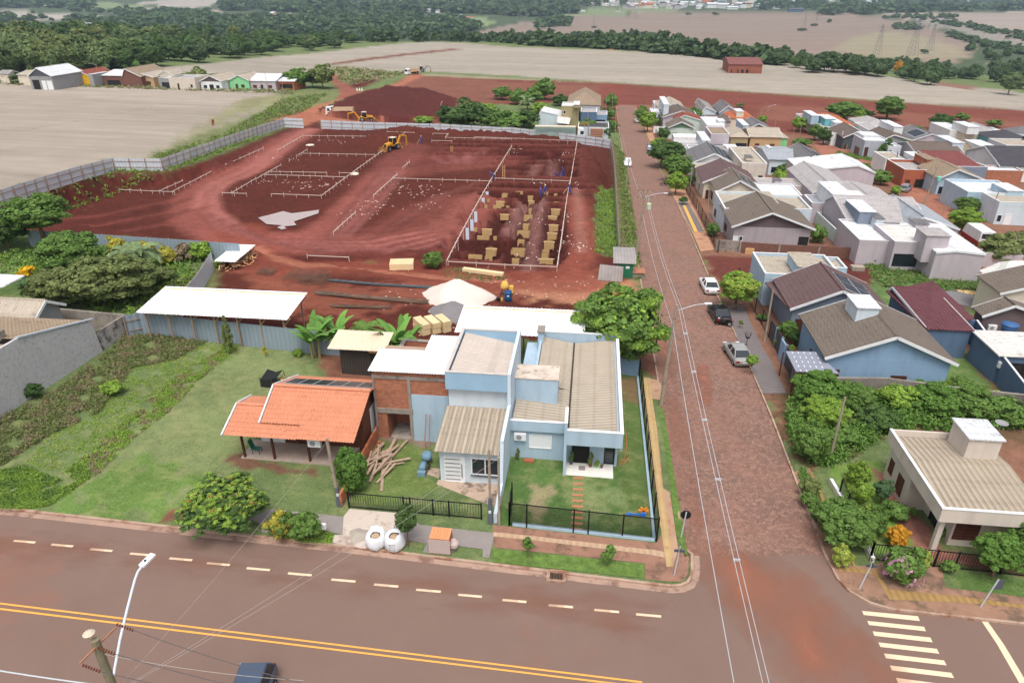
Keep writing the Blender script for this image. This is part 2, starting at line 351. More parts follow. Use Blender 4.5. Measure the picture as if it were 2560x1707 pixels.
for i in range(7): track([(930+i*8,600-i*3),(1010+i*14,545-i*6),(1070+i*16,500-i*6),(1150+i*9,480-i*4)],.6,gc(150,86,72,2) if i%2 else gc(96,44,38,2),.6,.4)
for i in range(6): track([(100,600-i*12),(240,590-i*12),(420,560-i*14),(470,540-i*14)],.9,gc(90,40,34,2) if i%2 else gc(140,72,62,2),.5,.5)
for i in range(7): track([(1060+i*22,395-i*3),(1100+i*14,410),(1180+i*7,392-i*4)],.6,gc(170,104,98,2) if i%2 else gc(116,60,52,2),.5,.4)
PALE=gc(160,112,104,2)
for pts,wd in (([(1310,510),(1290,535),(1280,560),(1270,575)],1.6),([(1355,500),(1340,560),(1330,620),(1322,672)],1.5),([(1345,350+60),(1330,440),(1320,440)],1.),([(1385,400),(1378,440)],.8)): track(pts,wd*.8,PALE,.6,.8)
MR=gc(150,80,60,2)
ROADP=np.array([p[:2] for p in GP([(-500,1222),(49,1276),(870,1367),(1642,1462),(1695,1467),(1722,1456),(1733,1427),(1733,1384),(1717,1392),(1700,1290),(1672,1105),(1639,901),(1610,740),(1590,620),(1574,500),(1559,387),(1550,338),(1545,330),(1538,262),(1590,262),(1597,300),(1615,338),(1640,400),(1668,460),(1693,507),(1726,580),(1777,700),(1833,819),(1874,908),(1931,1040),(1985,1180),(2007,1237),(2041,1314),(2064,1382),(2098,1445),(2128,1476),(2175,1503),(2226,1518),(2310,1528),(2560,1555),(3100,1610),(3100,2600),(-900,2600)])])
SX0,SX1,SY0,SY1=-128.,7.2,66.,206.
def vnoise(x,y,s):
 return (np.sin(x*s*1.7+y*s*.9+1.3)+np.sin(y*s*2.3-x*s*1.1+.7)+np.sin(x*s*4.1+y*s*3.3)*.6+np.sin(y*s*5.7-x*s*4.9+2)*.5)/3.1
def paint(x,y):
 r0=np.random.default_rng(3); rr=np.clip(np.hypot(x,y)*.004,.12,2.5); acc=0; acc2=None
 for k in range(5):
  a=2*np.pi*k/5+r0.random(); jx=rr*r0.uniform(.4,1.6,x.size); c=paint1(x+jx*np.cos(a),y+jx*np.sin(a)); acc=acc+c[:,:3]; acc2=c if acc2 is None else acc2
 o=acc2.copy(); o[:,:3]=acc/5; return o
def paint1(x,y):
 col=np.tile(np.array(GR),(x.size,1)); r=np.hypot(x,y)
 far=r>700; col[far]=gc(66,86,56,0)
 j1=vnoise(x,y,.9); j2=vnoise(y+31,x-17,.9)
 for P,c,j in ZONES:
  mn=P.min(0)-j*2; mx=P.max(0)+j*2; s=np.where((x>mn[0])&(x<mx[0])&(y>mn[1])&(y<mx[1]))[0]
  if len(s)==0: continue
  k=pinp(x[s]+j1[s]*j,y[s]+j2[s]*j,P); col[s[k]]=c
 s=np.where((x>-150)&(x<-18)&(y>60)&(y<200))[0]
 if len(s):
  sd=sdist(x[s],y[s],PLAT)+vnoise(x[s],y[s],.8)*.7; k=(sd<2.2)&(sd>-2.5); col[s[k]]=gc(100,44,34,2)
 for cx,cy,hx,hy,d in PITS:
  s=np.where((np.abs(x-cx)<hx+1.4)&(np.abs(y-cy)<hy+1.5))[0]; col[s]=gc(118,58,48,2)  # paler rim painted round each pit so its shaded depth shows
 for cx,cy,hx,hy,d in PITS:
  s=np.where((np.abs(x-cx)<hx+.5)&(np.abs(y-cy)<hy+.5))[0]; col[s]=gc(74,30,24,2)  # wet dark earth, with the pit's shade painted into the same colour
 for P,hw,c,a,soft in TR:
  m=hw+soft+3; mn=P.min(0)-m; mx=P.max(0)+m; s=np.where((x>mn[0])&(x<mx[0])&(y>mn[1])&(y<mx[1]))[0]
  if len(s)==0: continue
  d=np.full(len(s),1e9); xs,ys=x[s],y[s]
  for i in range(len(P)-1):
   a0,b0=P[i],P[i+1]; ab=b0-a0; t=np.clip(((xs-a0[0])*ab[0]+(ys-a0[1])*ab[1])/(ab@ab),0,1); d=np.minimum(d,np.hypot(xs-a0[0]-t*ab[0],ys-a0[1]-t*ab[1]))
  wv=np.clip(1-(d+j1[s]*soft*.3-hw)/soft,0,1)*a; col[s]=col[s]*(1-wv[:,None])+np.array(c)*wv[:,None]
 return col
def ground_mat():
 m=bpy.data.materials.new('ground_earth_and_grass'); m.use_nodes=True; n=m.node_tree.nodes; l=m.node_tree.links; b=n['Principled BSDF']; b.inputs['Roughness'].default_value=.95; b.inputs['Specular IOR Level'].default_value=.15
 at=n.new('ShaderNodeAttribute'); at.attribute_name='Soil'; geo=n.new('ShaderNodeNewGeometry'); pos=geo.outputs['Position']
 def mt(op,a,c=None,d=None):
  q=n.new('ShaderNodeMath'); q.operation=op
  for k,v in enumerate((a,c,d)):
   if v is None: continue
   if isinstance(v,(int,float)): q.inputs[k].default_value=v
   else: l.new(v,q.inputs[k])
  return q.outputs[0]
 def noise(s,det=4,ro=.6,sc=(1,1,1)):
  mp=n.new('ShaderNodeMapping'); mp.inputs['Scale'].default_value=sc; l.new(pos,mp.inputs[0]); q=n.new('ShaderNodeTexNoise'); q.inputs['Scale'].default_value=s; q.inputs['Detail'].default_value=det; q.inputs['Roughness'].default_value=ro; l.new(mp.outputs[0],q.inputs[0]); return q.outputs[0]
 al=at.outputs['Alpha']
 isg=mt('LESS_THAN',al,.5); isf=mt('MULTIPLY',mt('GREATER_THAN',al,.5),mt('LESS_THAN',al,1.5)); iss=mt('MULTIPLY',mt('GREATER_THAN',al,1.5),mt('LESS_THAN',al,2.6))
 big=mt('SUBTRACT',noise(.12,5,.6),.5); mid=mt('SUBTRACT',noise(1.1,5,.7),.5); fine=mt('SUBTRACT',noise(9,3,.8),.5)
 fur=mt('SUBTRACT',noise(.35,4,.7,(.06,1,1)),.5)
 g=mt('ADD',mt('ADD',mt('MULTIPLY',big,1.0),mt('MULTIPLY',mid,.9)),mt('MULTIPLY',fine,1.7))
 f=mt('ADD',mt('ADD',mt('ADD',mt('MULTIPLY',fur,.7),mt('MULTIPLY',mt('SUBTRACT',noise(.03,4,.7,(.12,1,1)),.5),.6)),mt('MULTIPLY',big,.35)),mt('MULTIPLY',fine,.35))
 s=mt('ADD',mt('ADD',mt('MULTIPLY',big,.7),mt('MULTIPLY',mid,1.1)),mt('MULTIPLY',fine,1.3))
 v=mt('ADD',mt('ADD',mt('MULTIPLY',g,isg),mt('MULTIPLY',f,isf)),mt('MULTIPLY',s,iss)); v=mt('MAXIMUM',mt('ADD',v,1.),.15)
 q=n.new('ShaderNodeVectorMath'); q.operation='SCALE'; l.new(at.outputs['Color'],q.inputs[0]); l.new(v,q.inputs['Scale'])
 dr=n.new('ShaderNodeValToRGB'); dr.color_ramp.elements[0].position=.5; dr.color_ramp.elements[1].position=.72; l.new(noise(.55,5,.7),dr.inputs[0])
 mx=n.new('ShaderNodeMix'); mx.data_type='RGBA'; l.new(mt('MULTIPLY',mt('MULTIPLY',dr.outputs[0],isg),.6),mx.inputs[0]); l.new(q.outputs[0],mx.inputs[6]); mx.inputs[7].default_value=(.3,.27,.13,1)
 l.new(mx.outputs[2],b.inputs['Base Color'])
 bp=n.new('ShaderNodeBump'); bp.inputs['Strength'].default_value=.55; bp.inputs['Distance'].default_value=.25; l.new(mt('ADD',mt('MULTIPLY',noise(2.2,5,.75),.7),mt('MULTIPLY',noise(12,2,.7),.25)),bp.inputs['Height']); l.new(bp.outputs[0],b.inputs['Normal'])
 return m
GM=ground_mat()
def gridmesh(name,X,Y,Z,nr,nc,col,**kw):
 me=bpy.data.meshes.new(name); co_=np.stack([X,Y,Z],1).astype(np.float32); me.vertices.add(len(X)); me.vertices.foreach_set('co',co_.ravel())
 i=np.arange(nr-1)[:,None]*nc+np.arange(nc-1)[None]; i=i.ravel(); q=np.stack([i,i+1,i+1+nc,i+nc],1).astype(np.int32)
 me.loops.add(q.size); me.loops.foreach_set('vertex_index',q.ravel()); me.polygons.add(len(q)); me.polygons.foreach_set('loop_start',np.arange(0,q.size,4,dtype=np.int32)); me.polygons.foreach_set('use_smooth',np.ones(len(q),bool))
 me.update(calc_edges=True); a=me.color_attributes.new('Soil','FLOAT_COLOR','POINT'); a.data.foreach_set('color',col.astype(np.float32).ravel()); me.materials.append(GM)
 o=bpy.data.objects.new(name,me); COL.objects.link(o)
 for k,v in kw.items(): o[k]=v
 return o
PLAT=np.array([Zp(px,py,SZ)[:2] for px,py in [(-160,640),(0,566),(120,540),(300,482),(440,466),(560,430),(660,372),(770,322),(1300,338),(1440,352),(1470,372),(1495,420),(1478,520),(1480,640),(1400,700),(1100,700),(600,640),(100,600)]])
def sdist(x,y,P):
 d=np.full(x.shape,1e9); n=len(P)
 for i in range(n):
  a0,b0=P[i],P[(i+1)%n]; ab=b0-a0; t=np.clip(((x-a0[0])*ab[0]+(y-a0[1])*ab[1])/(ab@ab),0,1); d=np.minimum(d,np.hypot(x-a0[0]-t*ab[0],y-a0[1]-t*ab[1]))
 return np.where(pinp(x,y,P),-d,d)
def S7(x,y): return 1120+x/3.733,280+y/3.733
FORM=[]  # formwork boxes: centre px (zoom coordinates), w,d metres, style
for x,y,w_,d_,st in [(530,762,.8,.8,0),(665,750,1.6,.5,1),(770,785,.75,1.1,0),(895,760,1.6,.7,1),(1005,765,.7,.7,0),(490,835,1.3,1.0,2),(380,822,.6,.4,1),(780,830,.9,.8,2),(1010,850,1.5,.5,1),(355,878,.6,.25,1),(460,882,1.6,.3,1),(558,888,.6,.3,1),(768,903,.6,.8,0),(1005,908,1.3,1.2,2),(530,955,1.3,1.0,2),(750,965,1.6,1.1,0),(978,972,1.5,1.1,2),(728,1045,.75,1.0,0),(985,1055,1.6,1.2,2),(365,1092,1.4,.9,2),(258,1092,.5,.5,1),(705,1112,1.8,.9,0),(973,1130,1.6,1.4,2),(330,1168,1.8,.3,1),(440,1172,.6,.3,1),(682,1195,.75,.8,0),(945,1212,1.4,1.6,2),(405,1277,1.5,1.7,2),(655,1280,1.8,1.4,0),(910,1300,.85,1.9,0),(255,1345,1.8,.4,1),(380,1343,.8,.7,0),(630,1372,.75,.9,0),(917,1370,1.7,1.0,2)]:
 p=Zp(*S7(x,y),SZ+.1); FORM.append((p[0],p[1],w_*1.05,d_*1.1,st))
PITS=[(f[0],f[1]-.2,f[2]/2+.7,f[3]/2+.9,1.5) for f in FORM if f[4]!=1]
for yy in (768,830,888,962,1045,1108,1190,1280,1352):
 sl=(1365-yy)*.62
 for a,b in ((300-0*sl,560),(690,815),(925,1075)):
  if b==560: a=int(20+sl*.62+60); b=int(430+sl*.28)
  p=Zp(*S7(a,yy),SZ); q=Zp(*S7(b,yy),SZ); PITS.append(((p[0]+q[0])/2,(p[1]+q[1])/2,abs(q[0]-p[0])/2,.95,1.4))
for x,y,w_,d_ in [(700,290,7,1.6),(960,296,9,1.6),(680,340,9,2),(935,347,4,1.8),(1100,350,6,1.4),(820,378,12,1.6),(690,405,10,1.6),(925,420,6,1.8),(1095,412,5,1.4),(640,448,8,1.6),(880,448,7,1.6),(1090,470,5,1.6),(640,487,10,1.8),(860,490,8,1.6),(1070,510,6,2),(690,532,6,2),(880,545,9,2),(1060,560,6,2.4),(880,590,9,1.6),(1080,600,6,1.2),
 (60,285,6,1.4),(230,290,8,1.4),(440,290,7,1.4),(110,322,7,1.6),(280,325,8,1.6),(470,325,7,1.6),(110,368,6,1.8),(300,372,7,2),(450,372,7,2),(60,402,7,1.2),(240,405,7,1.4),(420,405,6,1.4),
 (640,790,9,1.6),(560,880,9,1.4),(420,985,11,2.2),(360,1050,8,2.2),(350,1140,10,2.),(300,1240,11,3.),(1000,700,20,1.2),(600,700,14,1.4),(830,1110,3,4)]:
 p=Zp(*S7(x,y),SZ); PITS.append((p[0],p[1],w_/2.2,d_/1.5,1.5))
def site_h(x,y):
 n=h(x,y); sd=sdist(x,y,PLAT); k=1-ss(-.3,2.4,sd+vnoise(x,y,.8)*.7)
 plat=SZ+.06*vnoise(x,y,.7)+.05*vnoise(y,x,2.1)
 for cx,cy,hx,hy,d in PITS:
  m=(np.abs(x-cx)<hx+2)&(np.abs(y-cy)<hy+2)
  if not m.any(): continue
  dx=np.maximum(np.abs(x[m]-cx)-hx,0)+0; dy=np.maximum(np.abs(y[m]-cy)-hy,0); q=np.hypot(dx,dy)+.25*vnoise(x[m],y[m],2.6)
  v=SZ-d*(1-ss(-.05,.5,q))+.28*np.exp(-((q-.95)/.45)**2)
  plat[m]=np.where(q<.6,np.minimum(plat[m],v),np.maximum(plat[m],np.where(plat[m]>SZ-.3,v,plat[m])))
 for px,py,rx,ry,hh in ((960,355,7,7,1.9),(1010,332,8,3,1.2),(1110,330,14,2.6,1.0),(1250,335,14,2.4,.9),(1400,345,10,2.4,.8),(1440,400,8,14,.5),(1150,452,9,2,.5),(930,634,5,1.6,.7),(1000,633,4,1.2,.5)):
  c=Zp(px,py,SZ); q=((x-c[0])/rx)**2+((y-c[1])/ry)**2; plat=plat+hh*np.exp(-q*1.6)*(1+.2*vnoise(x,y,1.8))
 return n*(1-k)+plat*k
def build_ground():
 az=np.radians(np.arange(-52,50,.125)); dep=np.concatenate([np.arange(78,52,-.6),np.degrees(PITCH+np.arctan((1712-np.arange(0,1712,3.6)-CY)/F))])
 base=36./np.tan(np.radians(np.clip(dep,.35,89))); rr=base[base<5200]; rr=np.concatenate([rr,np.linspace(max(rr)*1.03,9500,30)])
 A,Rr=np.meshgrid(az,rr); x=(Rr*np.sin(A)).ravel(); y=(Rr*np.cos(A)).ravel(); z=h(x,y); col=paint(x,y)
 nr=(y<220)&(x>-60)&(x<60)&(y>5); ro=pinp(x,y,ROADP); ro[nr]|=sdist(x[nr],y[nr],ROADP)<.13; z=z-.14*ro
 ins=(x>SX0+.6)&(x<SX1-.6)&(y>SY0+.6)&(y<SY1-.6); z=z-ins*5
 hl=pinp(x,y,np.array([p[:2] for p in GP([(792,286),(901,241),(966,224),(1064,230),(1157,260),(1120,300),(1000,312),(880,302)])])); z=z+hl*(1.6+.5*vnoise(x,y,.5))
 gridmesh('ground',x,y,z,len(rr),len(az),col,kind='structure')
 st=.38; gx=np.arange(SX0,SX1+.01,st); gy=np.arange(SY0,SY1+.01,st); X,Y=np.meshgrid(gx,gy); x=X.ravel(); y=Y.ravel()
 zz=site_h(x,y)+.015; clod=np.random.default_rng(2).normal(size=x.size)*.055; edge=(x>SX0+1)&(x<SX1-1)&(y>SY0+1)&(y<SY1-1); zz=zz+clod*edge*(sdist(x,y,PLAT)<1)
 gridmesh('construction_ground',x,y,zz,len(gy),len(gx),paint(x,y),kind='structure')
build_ground()
SITEH={}
def gh(x,y):
 if SX0<x<SX1 and SY0<y<SY1: return float(site_h(np.array([x]),np.array([y]))[0])
 return hz(x,y)
# roads and pavements
ASPH=mat('asphalt',(124,101,91),.8,.08,.25,bump=.15,fine=(14,.06),stain=((134,98,84),.07,.55))
def cobble_mat():
 m=mat('cobble',(138,108,96),.85,.08,.3); n=m.node_tree.nodes; l=m.node_tree.links; b=n['Principled BSDF']; old=b.inputs['Base Color'].links[0].from_socket
 geo=n.new('ShaderNodeNewGeometry'); v=n.new('ShaderNodeTexVoronoi'); v.inputs['Scale'].default_value=4.2; l.new(geo.outputs['Position'],v.inputs[0])
 ve=n.new('ShaderNodeTexVoronoi'); ve.feature='DISTANCE_TO_EDGE'; ve.inputs['Scale'].default_value=4.2; l.new(geo.outputs['Position'],ve.inputs[0])
 rp=n.new('ShaderNodeValToRGB'); rp.color_ramp.elements[0].position=.0; rp.color_ramp.elements[1].position=.09; rp.color_ramp.elements[0].color=(.55,.5,.46,1); rp.color_ramp.elements[1].color=(1,1,1,1); l.new(ve.outputs[0],rp.inputs[0])
 sep=n.new('ShaderNodeSeparateXYZ'); l.new(v.outputs['Color'],sep.inputs[0]); mr=n.new('ShaderNodeMapRange'); mr.inputs[3].default_value=.78; mr.inputs[4].default_value=1.22; l.new(sep.outputs[0],mr.inputs[0])
 q=n.new('ShaderNodeVectorMath'); q.operation='MULTIPLY'; l.new(old,q.inputs[0]); l.new(rp.outputs[0],q.inputs[1]); q2=n.new('ShaderNodeVectorMath'); q2.operation='SCALE'; l.new(q.outputs[0],q2.inputs[0]); l.new(mr.outputs[0],q2.inputs['Scale']); 
 ns=n.new('ShaderNodeTexNoise'); ns.inputs['Scale'].default_value=.35; ns.inputs['Detail'].default_value=5; l.new(geo.outputs['Position'],ns.inputs[0]); r2=n.new('ShaderNodeValToRGB'); r2.color_ramp.elements[0].position=.42; r2.color_ramp.elements[1].position=.75; l.new(ns.outputs[0],r2.inputs[0])
 mm=n.new('ShaderNodeMath'); mm.operation='MULTIPLY'; mm.inputs[1].default_value=.45; l.new(r2.outputs[0],mm.inputs[0]); mx=n.new('ShaderNodeMix'); mx.data_type='RGBA'; l.new(mm.outputs[0],mx.inputs[0]); l.new(q2.outputs[0],mx.inputs[6]); mx.inputs[7].default_value=(*lin((152,108,92)),1)
 l.new(mx.outputs[2],b.inputs['Base Color']); return m
RL=-.115
KERBN=[(-500,1222),(49,1276),(460,1322),(870,1367),(1260,1415),(1560,1452),(1642,1462),(1680,1466),(1704,1464),(1722,1456),(1731,1440),(1734,1420),(1733,1384)]
KERBL=[(1733,1384),(1717,1392-20),(1700,1290),(1672,1105),(1639,901),(1610,740),(1590,620),(1574,500),(1559,387),(1550,338),(1540,262)]
KERBR=[(1590,262),(1597,300),(1615,338),(1640,400),(1668,460),(1693,507),(1726,580),(1777,700),(1833,819),(1874,908),(1931,1040),(1985,1180),(2007,1237),(2041,1314),(2064,1382),(2098,1445),(2128,1476),(2175,1503),(2226,1518),(2310,1528),(2560,1555),(3100,1610)]
sheet('main_road',KERBN[:-1]+[(1733,1378),(2064,1374)]+KERBR[15:]+[(3100,2600),(-900,2600)],ASPH,RL,kind='structure')
sheet('side_street',[(1733,1386)]+KERBL[1:]+KERBR[:15]+[(2064,1382)],cobble_mat(),RL+.006,kind='structure')
def strip(name,pts,w,m,top=.02,bot=-.2,off=0,**kw):
 P=[Vector(p[:2]) for p in GP(pts)]; Q=[P[0]]
 for a,b in zip(P,P[1:]):
  k=max(1,int((b-a).length/3)); Q+=[a.lerp(b,(i+1)/k) for i in range(k)]
 mb=MB(); vs=[];fs=[]
 for i,p in enumerate(Q):
  d=(Q[min(i+1,len(Q)-1)]-Q[max(0,i-1)]).normalized(); nn=Vector((-d.y,d.x))
  z=hz(p.x,p.y); a=p+nn*off; b=p+nn*(off+w)
  vs+=[(a.x,a.y,z+bot),(a.x,a.y,z+top),(b.x,b.y,z+top),(b.x,b.y,z+bot)]
 for i in range(len(Q)-1):
  for k in range(3): fs.append((i*4+k,i*4+k+1,i*4+5+k,i*4+4+k))
 mb.add(vs,fs); return mb.build(name,m,None,**kw)
KM=mat('kerb_concrete',(176,150,132),.9,.2,1.2,stain=((140,98,78),.7,.5))
strip('kerb_of_main_road',KERBN,.16,KM,.03,kind='structure'); strip('kerb_west_of_street',KERBL,.14,KM,.03,kind='structure'); strip('kerb_east_of_street',KERBR,.14,KM,.03,off=-.14,kind='structure')
strip('gutter',KERBN,.38,mat('gutter_concrete',(168,140,124),.9,.2,.8,stain=((128,100,88),.9,.5)),RL+.02,-.3,off=-.38,kind='structure')
strip('gutter_east',KERBR[14:],.38,MATS['gutter_concrete'],RL+.02,-.3,off=.0,kind='structure')
WP=mat('road_paint_cream',(232,206,176),.7,.05,2,stain=((170,140,122),2.5,.62)); YP=mat('road_paint_yellow',(232,168,84),.7,.05,2,stain=((176,132,84),2.2,.66))
def paintquads(name,quads,m,**kw):
 mb=MB()
 for q in quads:
  P=[G(*p) for p in q]; n=max(1,int(abs(P[1][0]-P[0][0])/4)); 
  for i in range(n):
   a=[P[0]+(P[1]-P[0])*t for t in (i/n,(i+1)/n)]; b=[P[3]+(P[2]-P[3])*t for t in (i/n,(i+1)/n)]
   mb.add([(p[0],p[1],hz(p[0],p[1])+RL+.018) for p in (a[0],a[1],b[1],b[0])],[(0,1,2,3)])
 return mb.build(name,m,None,kind='structure')
L0=G(33,1348); L1=G(1622,1535)
def ydash(x): return L0[1]+(L1[1]-L0[1])*(x-L0[0])/(L1[0]-L0[0])
mb=MB()
ctr=[(60,1350),(154,1359.5),(252,1371),(352,1382),(451,1394),(545,1406),(645,1418.5),(749,1431.5),(858,1447),(965,1459.5),(1071,1472.5),(1175,1485),(1286,1498),(1402,1511),(1517,1523),(1622,1534)]
for px,py in ctr:
 c=G(px,py); L=.98*(1 if px<1100 else .95); z=hz(c[0],c[1])+RL+.018; mb.add([(c[0]-L/1.4,c[1]-.08,z),(c[0]+L/1.4,c[1]-.08,z),(c[0]+L/1.4,c[1]+.08,z),(c[0]-L/1.4,c[1]+.08,z)],[(0,1,2,3)])
mb.build('road_dashes',WP,None,kind='structure')
paintquads('double_yellow_line',[[(-300,1470),(1606,1703),(1606,1698.5),(-300,1465.5)],[(-300,1484),(1590,1713),(1590,1708.5),(-300,1479)]],YP)
zb=lambda x,y:(1940+x/2.976,1180+y/2.976)
paintquads('crosswalk_stripes',[[zb(*p) for p in q] for q in [[(655,1050),(1074,1096),(1060,1060),(643,1020)],[(696,1125),(1120,1172),(1105,1138),(682,1095)],[(736,1205),(1170,1254),(1152,1218),(722,1172)],[(780,1288),(1220,1339),(1200,1302),(764,1254)],[(822,1372),(1274,1425),(1253,1388),(806,1336)],[(866,1462),(1330,1519),(1308,1480),(850,1425)],[(912,1556),(1385,1620),(1362,1580),(895,1517)]]],WP)
paintquads('stop_line',[[zb(*p) for p in [(1535,1098),(1582,1103),(1700,1270),(1650,1270)]],[zb(*p) for p in [(1650,1270),(1700,1270),(1900,1600),(1840,1600)]]],WP)
PAV=mat('pavement_concrete',(176,158,142),.9,.18,.8,stain=((138,112,94),.6,.5)); PGREY=mat('pavement_grey',(142,134,130),.9,.12,1,stain=((120,104,96),.5,.58)); TACT=mat('tactile_yellow',(192,162,116),.85,.15,1.5,rib=('X',.4,.12,.3),stain=((170,120,84),1.2,.6)); SLAB=mat('slab_rose',(150,112,94),.9,.2,1.2,stain=((110,86,72),.9,.5)); PSLATE=mat('pavement_slate',(120,112,112),.85,.1,1,rib=('Y',.5,.1,.2),stain=((134,104,90),.4,.62))
r8=lambda x,y:(400+x/3.92,1160+y/3.92); r5=lambda x,y:(860+x/4.357,1060+y/4.357); r6=lambda x,y:(1240+x/3.733,1060+y/3.733); r4=lambda x,y:(1240+x/4.61,780+y/4.61)
def softsheet(name,pts,m,lift,soft,maxl=.6):
 o=sheet(name,pts,m,lift,maxl=maxl,kind='structure'); me=o.data; P=np.array([p[:2] for p in GP(pts)]); n=len(me.vertices); c=np.empty(n*3); me.vertices.foreach_get('co',c); c=c.reshape(-1,3); a=np.clip(-sdist(c[:,0],c[:,1],P)/soft+.35*vnoise(c[:,0],c[:,1],1.1),0,1)*(sdist(c[:,0],c[:,1],P)<-.02); A=me.color_attributes.new('Cover','FLOAT_COLOR','POINT'); A.data.foreach_set('color',np.stack([a,a,a,a],1).astype(np.float32).ravel()); return o
def softmat(name,rgb,sc=.5,stretch=.35,rot=.35,mx=.85,lo=.36):
 m=mat(name,rgb,.95,.12,.3); n=m.node_tree.nodes; l=m.node_tree.links; g=n.new('ShaderNodeNewGeometry'); mp=n.new('ShaderNodeMapping'); mp.inputs['Scale'].default_value=(1,stretch,1); mp.inputs['Rotation'].default_value=(0,0,rot); t=n.new('ShaderNodeTexNoise'); t.inputs['Scale'].default_value=sc; t.inputs['Detail'].default_value=6; r=n.new('ShaderNodeValToRGB'); r.color_ramp.elements[0].position=lo; r.color_ramp.elements[1].position=.66; r.color_ramp.elements[1].color=(mx,mx,mx,1); at=n.new('ShaderNodeAttribute'); at.attribute_name='Cover'; q=n.new('ShaderNodeMath'); q.operation='MULTIPLY'; l.new(g.outputs[0],mp.inputs[0]); l.new(mp.outputs[0],t.inputs[0]); l.new(t.outputs[0],r.inputs[0]); l.new(r.outputs[0],q.inputs[0]); l.new(at.outputs['Fac'],q.inputs[1]); l.new(q.outputs[0],n['Principled BSDF'].inputs['Alpha']); return m
def pav(name,pts,m,lift=.03): return sheet(name,pts,m,lift,kind='structure')
pav('pavement_grey_strip',[r8(*p) for p in [(870,540),(1075,440),(1800,515),(1790,690),(1600,650),(1600,750),(1510,740),(1500,660),(1090,600),(1050,680),(990,665),(1010,600)]],PGREY)
pav('pavement_driveway',[r8(*p) for p in [(1860,440),(2420,490),(2440,700),(2000,830),(1690,770),(1700,700),(1790,690),(1800,515)]],mat('drive_concrete',(198,184,172),.9,.14,.6,stain=((160,142,130),.6,.52)),.035)
pav('pavement_middle',[r5(*p) for p in [(600,960),(830,1100),(1640,1190),(1580,1460),(1510,1450),(1510,1365),(1240,1330),(1190,1400),(930,1410),(860,1395),(900,1300),(700,1270),(640,1350),(480,1290)]],PGREY,.04)
pav('pavement_corner_lot',[r6(*p) for p in [(-30,940),(150,960),(1490,1110),(1500,1100),(1560,1000),(1800,1240),(1790,1400),(1740,1470),(1600,1470),(1390,1445),(1390,1300),(-20,1150)]],SLAB)
pav('verge_grass_front',[r6(*p) for p in [(-20,1165),(1380,1310),(1380,1440),(-30,1290)]],mat('verge_grass',(98,124,58),.95,.5,2.5,bump=.6,fine=(20,.4),stain=((150,124,96),.9,.62)),.045)
pav('tactile_front',[r6(*p) for p in [(-25,1010),(370,1050),(1500,1180),(1570,1195),(1575,1250),(1430,1220),(370,1090),(-25,1050)]],mat('tactile_pale',(190,160,132),.9,.15,2,rib=('X',.4,.14,.3),stain=((150,112,90),1,.6)),.045)
pav('pavement_tactile_side',[r4(*p) for p in [(1700,755),(1770,760),(1800,1000),(1850,1330),(1870,1568)]]+[r6(*p) for p in [(1545,560),(1600,900),(1650,1330),(1590,1335),(1540,990),(1520,900),(1440,280),(1405,0)]]+[r4(*p) for p in [(1735,1300),(1710,980)]],TACT,.045)
pav('pavement_side',[r4(*p) for p in [(1700,750),(1860,790),(1900,830),(1945,1030),(1800,1000),(1850,1330)]]+[r6(*p) for p in [(1500,20),(1560,600),(1620,640),(1660,900),(1700,1180),(1650,1330),(1600,900),(1545,560),(1405,0)]],mat('side_pavement',(178,144,118),.9,.2,.8,stain=((160,100,76),.6,.52)),.04)
pav('verge_grass_side',[r4(*p) for p in [(1880,1130),(1930,1110),(1990,1500)]]+[r6(*p) for p in [(1600,50),(1650,400),(1720,800),(1790,1230),(1760,1240),(1680,1000),(1640,660),(1580,250),(1545,0)]],MATS['verge_grass'],.03)
pav('pavement_corner_east',[zb(*p) for p in [(250,-30),(330,180),(420,350),(480,560),(560,700),(690,700),(840,660),(1230,700),(1260,860),(1845,930),(1900,1080),(1500,1050),(1100,1010),(850,990),(700,940),(560,860),(470,770),(400,620),(330,400),(260,240),(180,0)]] and [zb(*p) for p in [(250,-30),(330,180),(420,350),(480,560),(560,700),(690,700),(840,660),(1230,700),(1260,860),(1845,930),(1900,1080)]]+[(2560,1555),(2310,1528),(2226,1518),(2175,1503),(2128,1476),(2098,1445),(2064,1382),(2041,1314),(2007,1237),(1985,1180)],mat('east_pavement',(150,116,96),.9,.25,1.1,stain=((104,86,72),.8,.5)),.035)
pav('tactile_east',[zb(*p) for p in [(270,0),(330,130),(420,330),(510,520),(600,720),(740,730),(840,875),(1400,930),(1845,990),(1845,1015),(1400,975),(845,950),(730,760),(470,740),(460,715),(580,710),(500,540),(380,330),(320,160),(255,0)]],mat('tactile_ochre',(164,132,84),.9,.2,2,rib=('X',.4,.2,.3),stain=((130,100,70),1,.6)),.048)
q4=lambda x,y:(1740+x/4.612,700+y/4.612); q2=lambda x,y:(1660+x/4.9,480+y/4.9)
pav('pavement_slate_strip',[q4(*p) for p in [(350,310),(540,290),(670,580),(760,760),(900,1000),(1040,1310),(770,1310),(640,1030),(590,820),(500,740),(430,540),(390,430)]],PSLATE)
pav('pavement_upper_east',[q2(*p) for p in [(60,-60),(240,-60),(300,80),(400,260),(500,470),(620,710),(450,730),(360,530),(240,300),(160,130)]],mat('upper_pavement',(182,138,110),.9,.22,.8,stain=((150,100,78),.7,.52)))
pav('pavement_slate_upper',[q2(*p) for p in [(165,110),(270,100),(380,280),(495,490),(350,490),(250,290)]],PSLATE,.035)
pav('tactile_upper',[q2(*p) for p in [(230,170),(262,165),(415,490),(370,490)]],mat('tactile_bright',(226,170,84),.85,.1,2),.045)
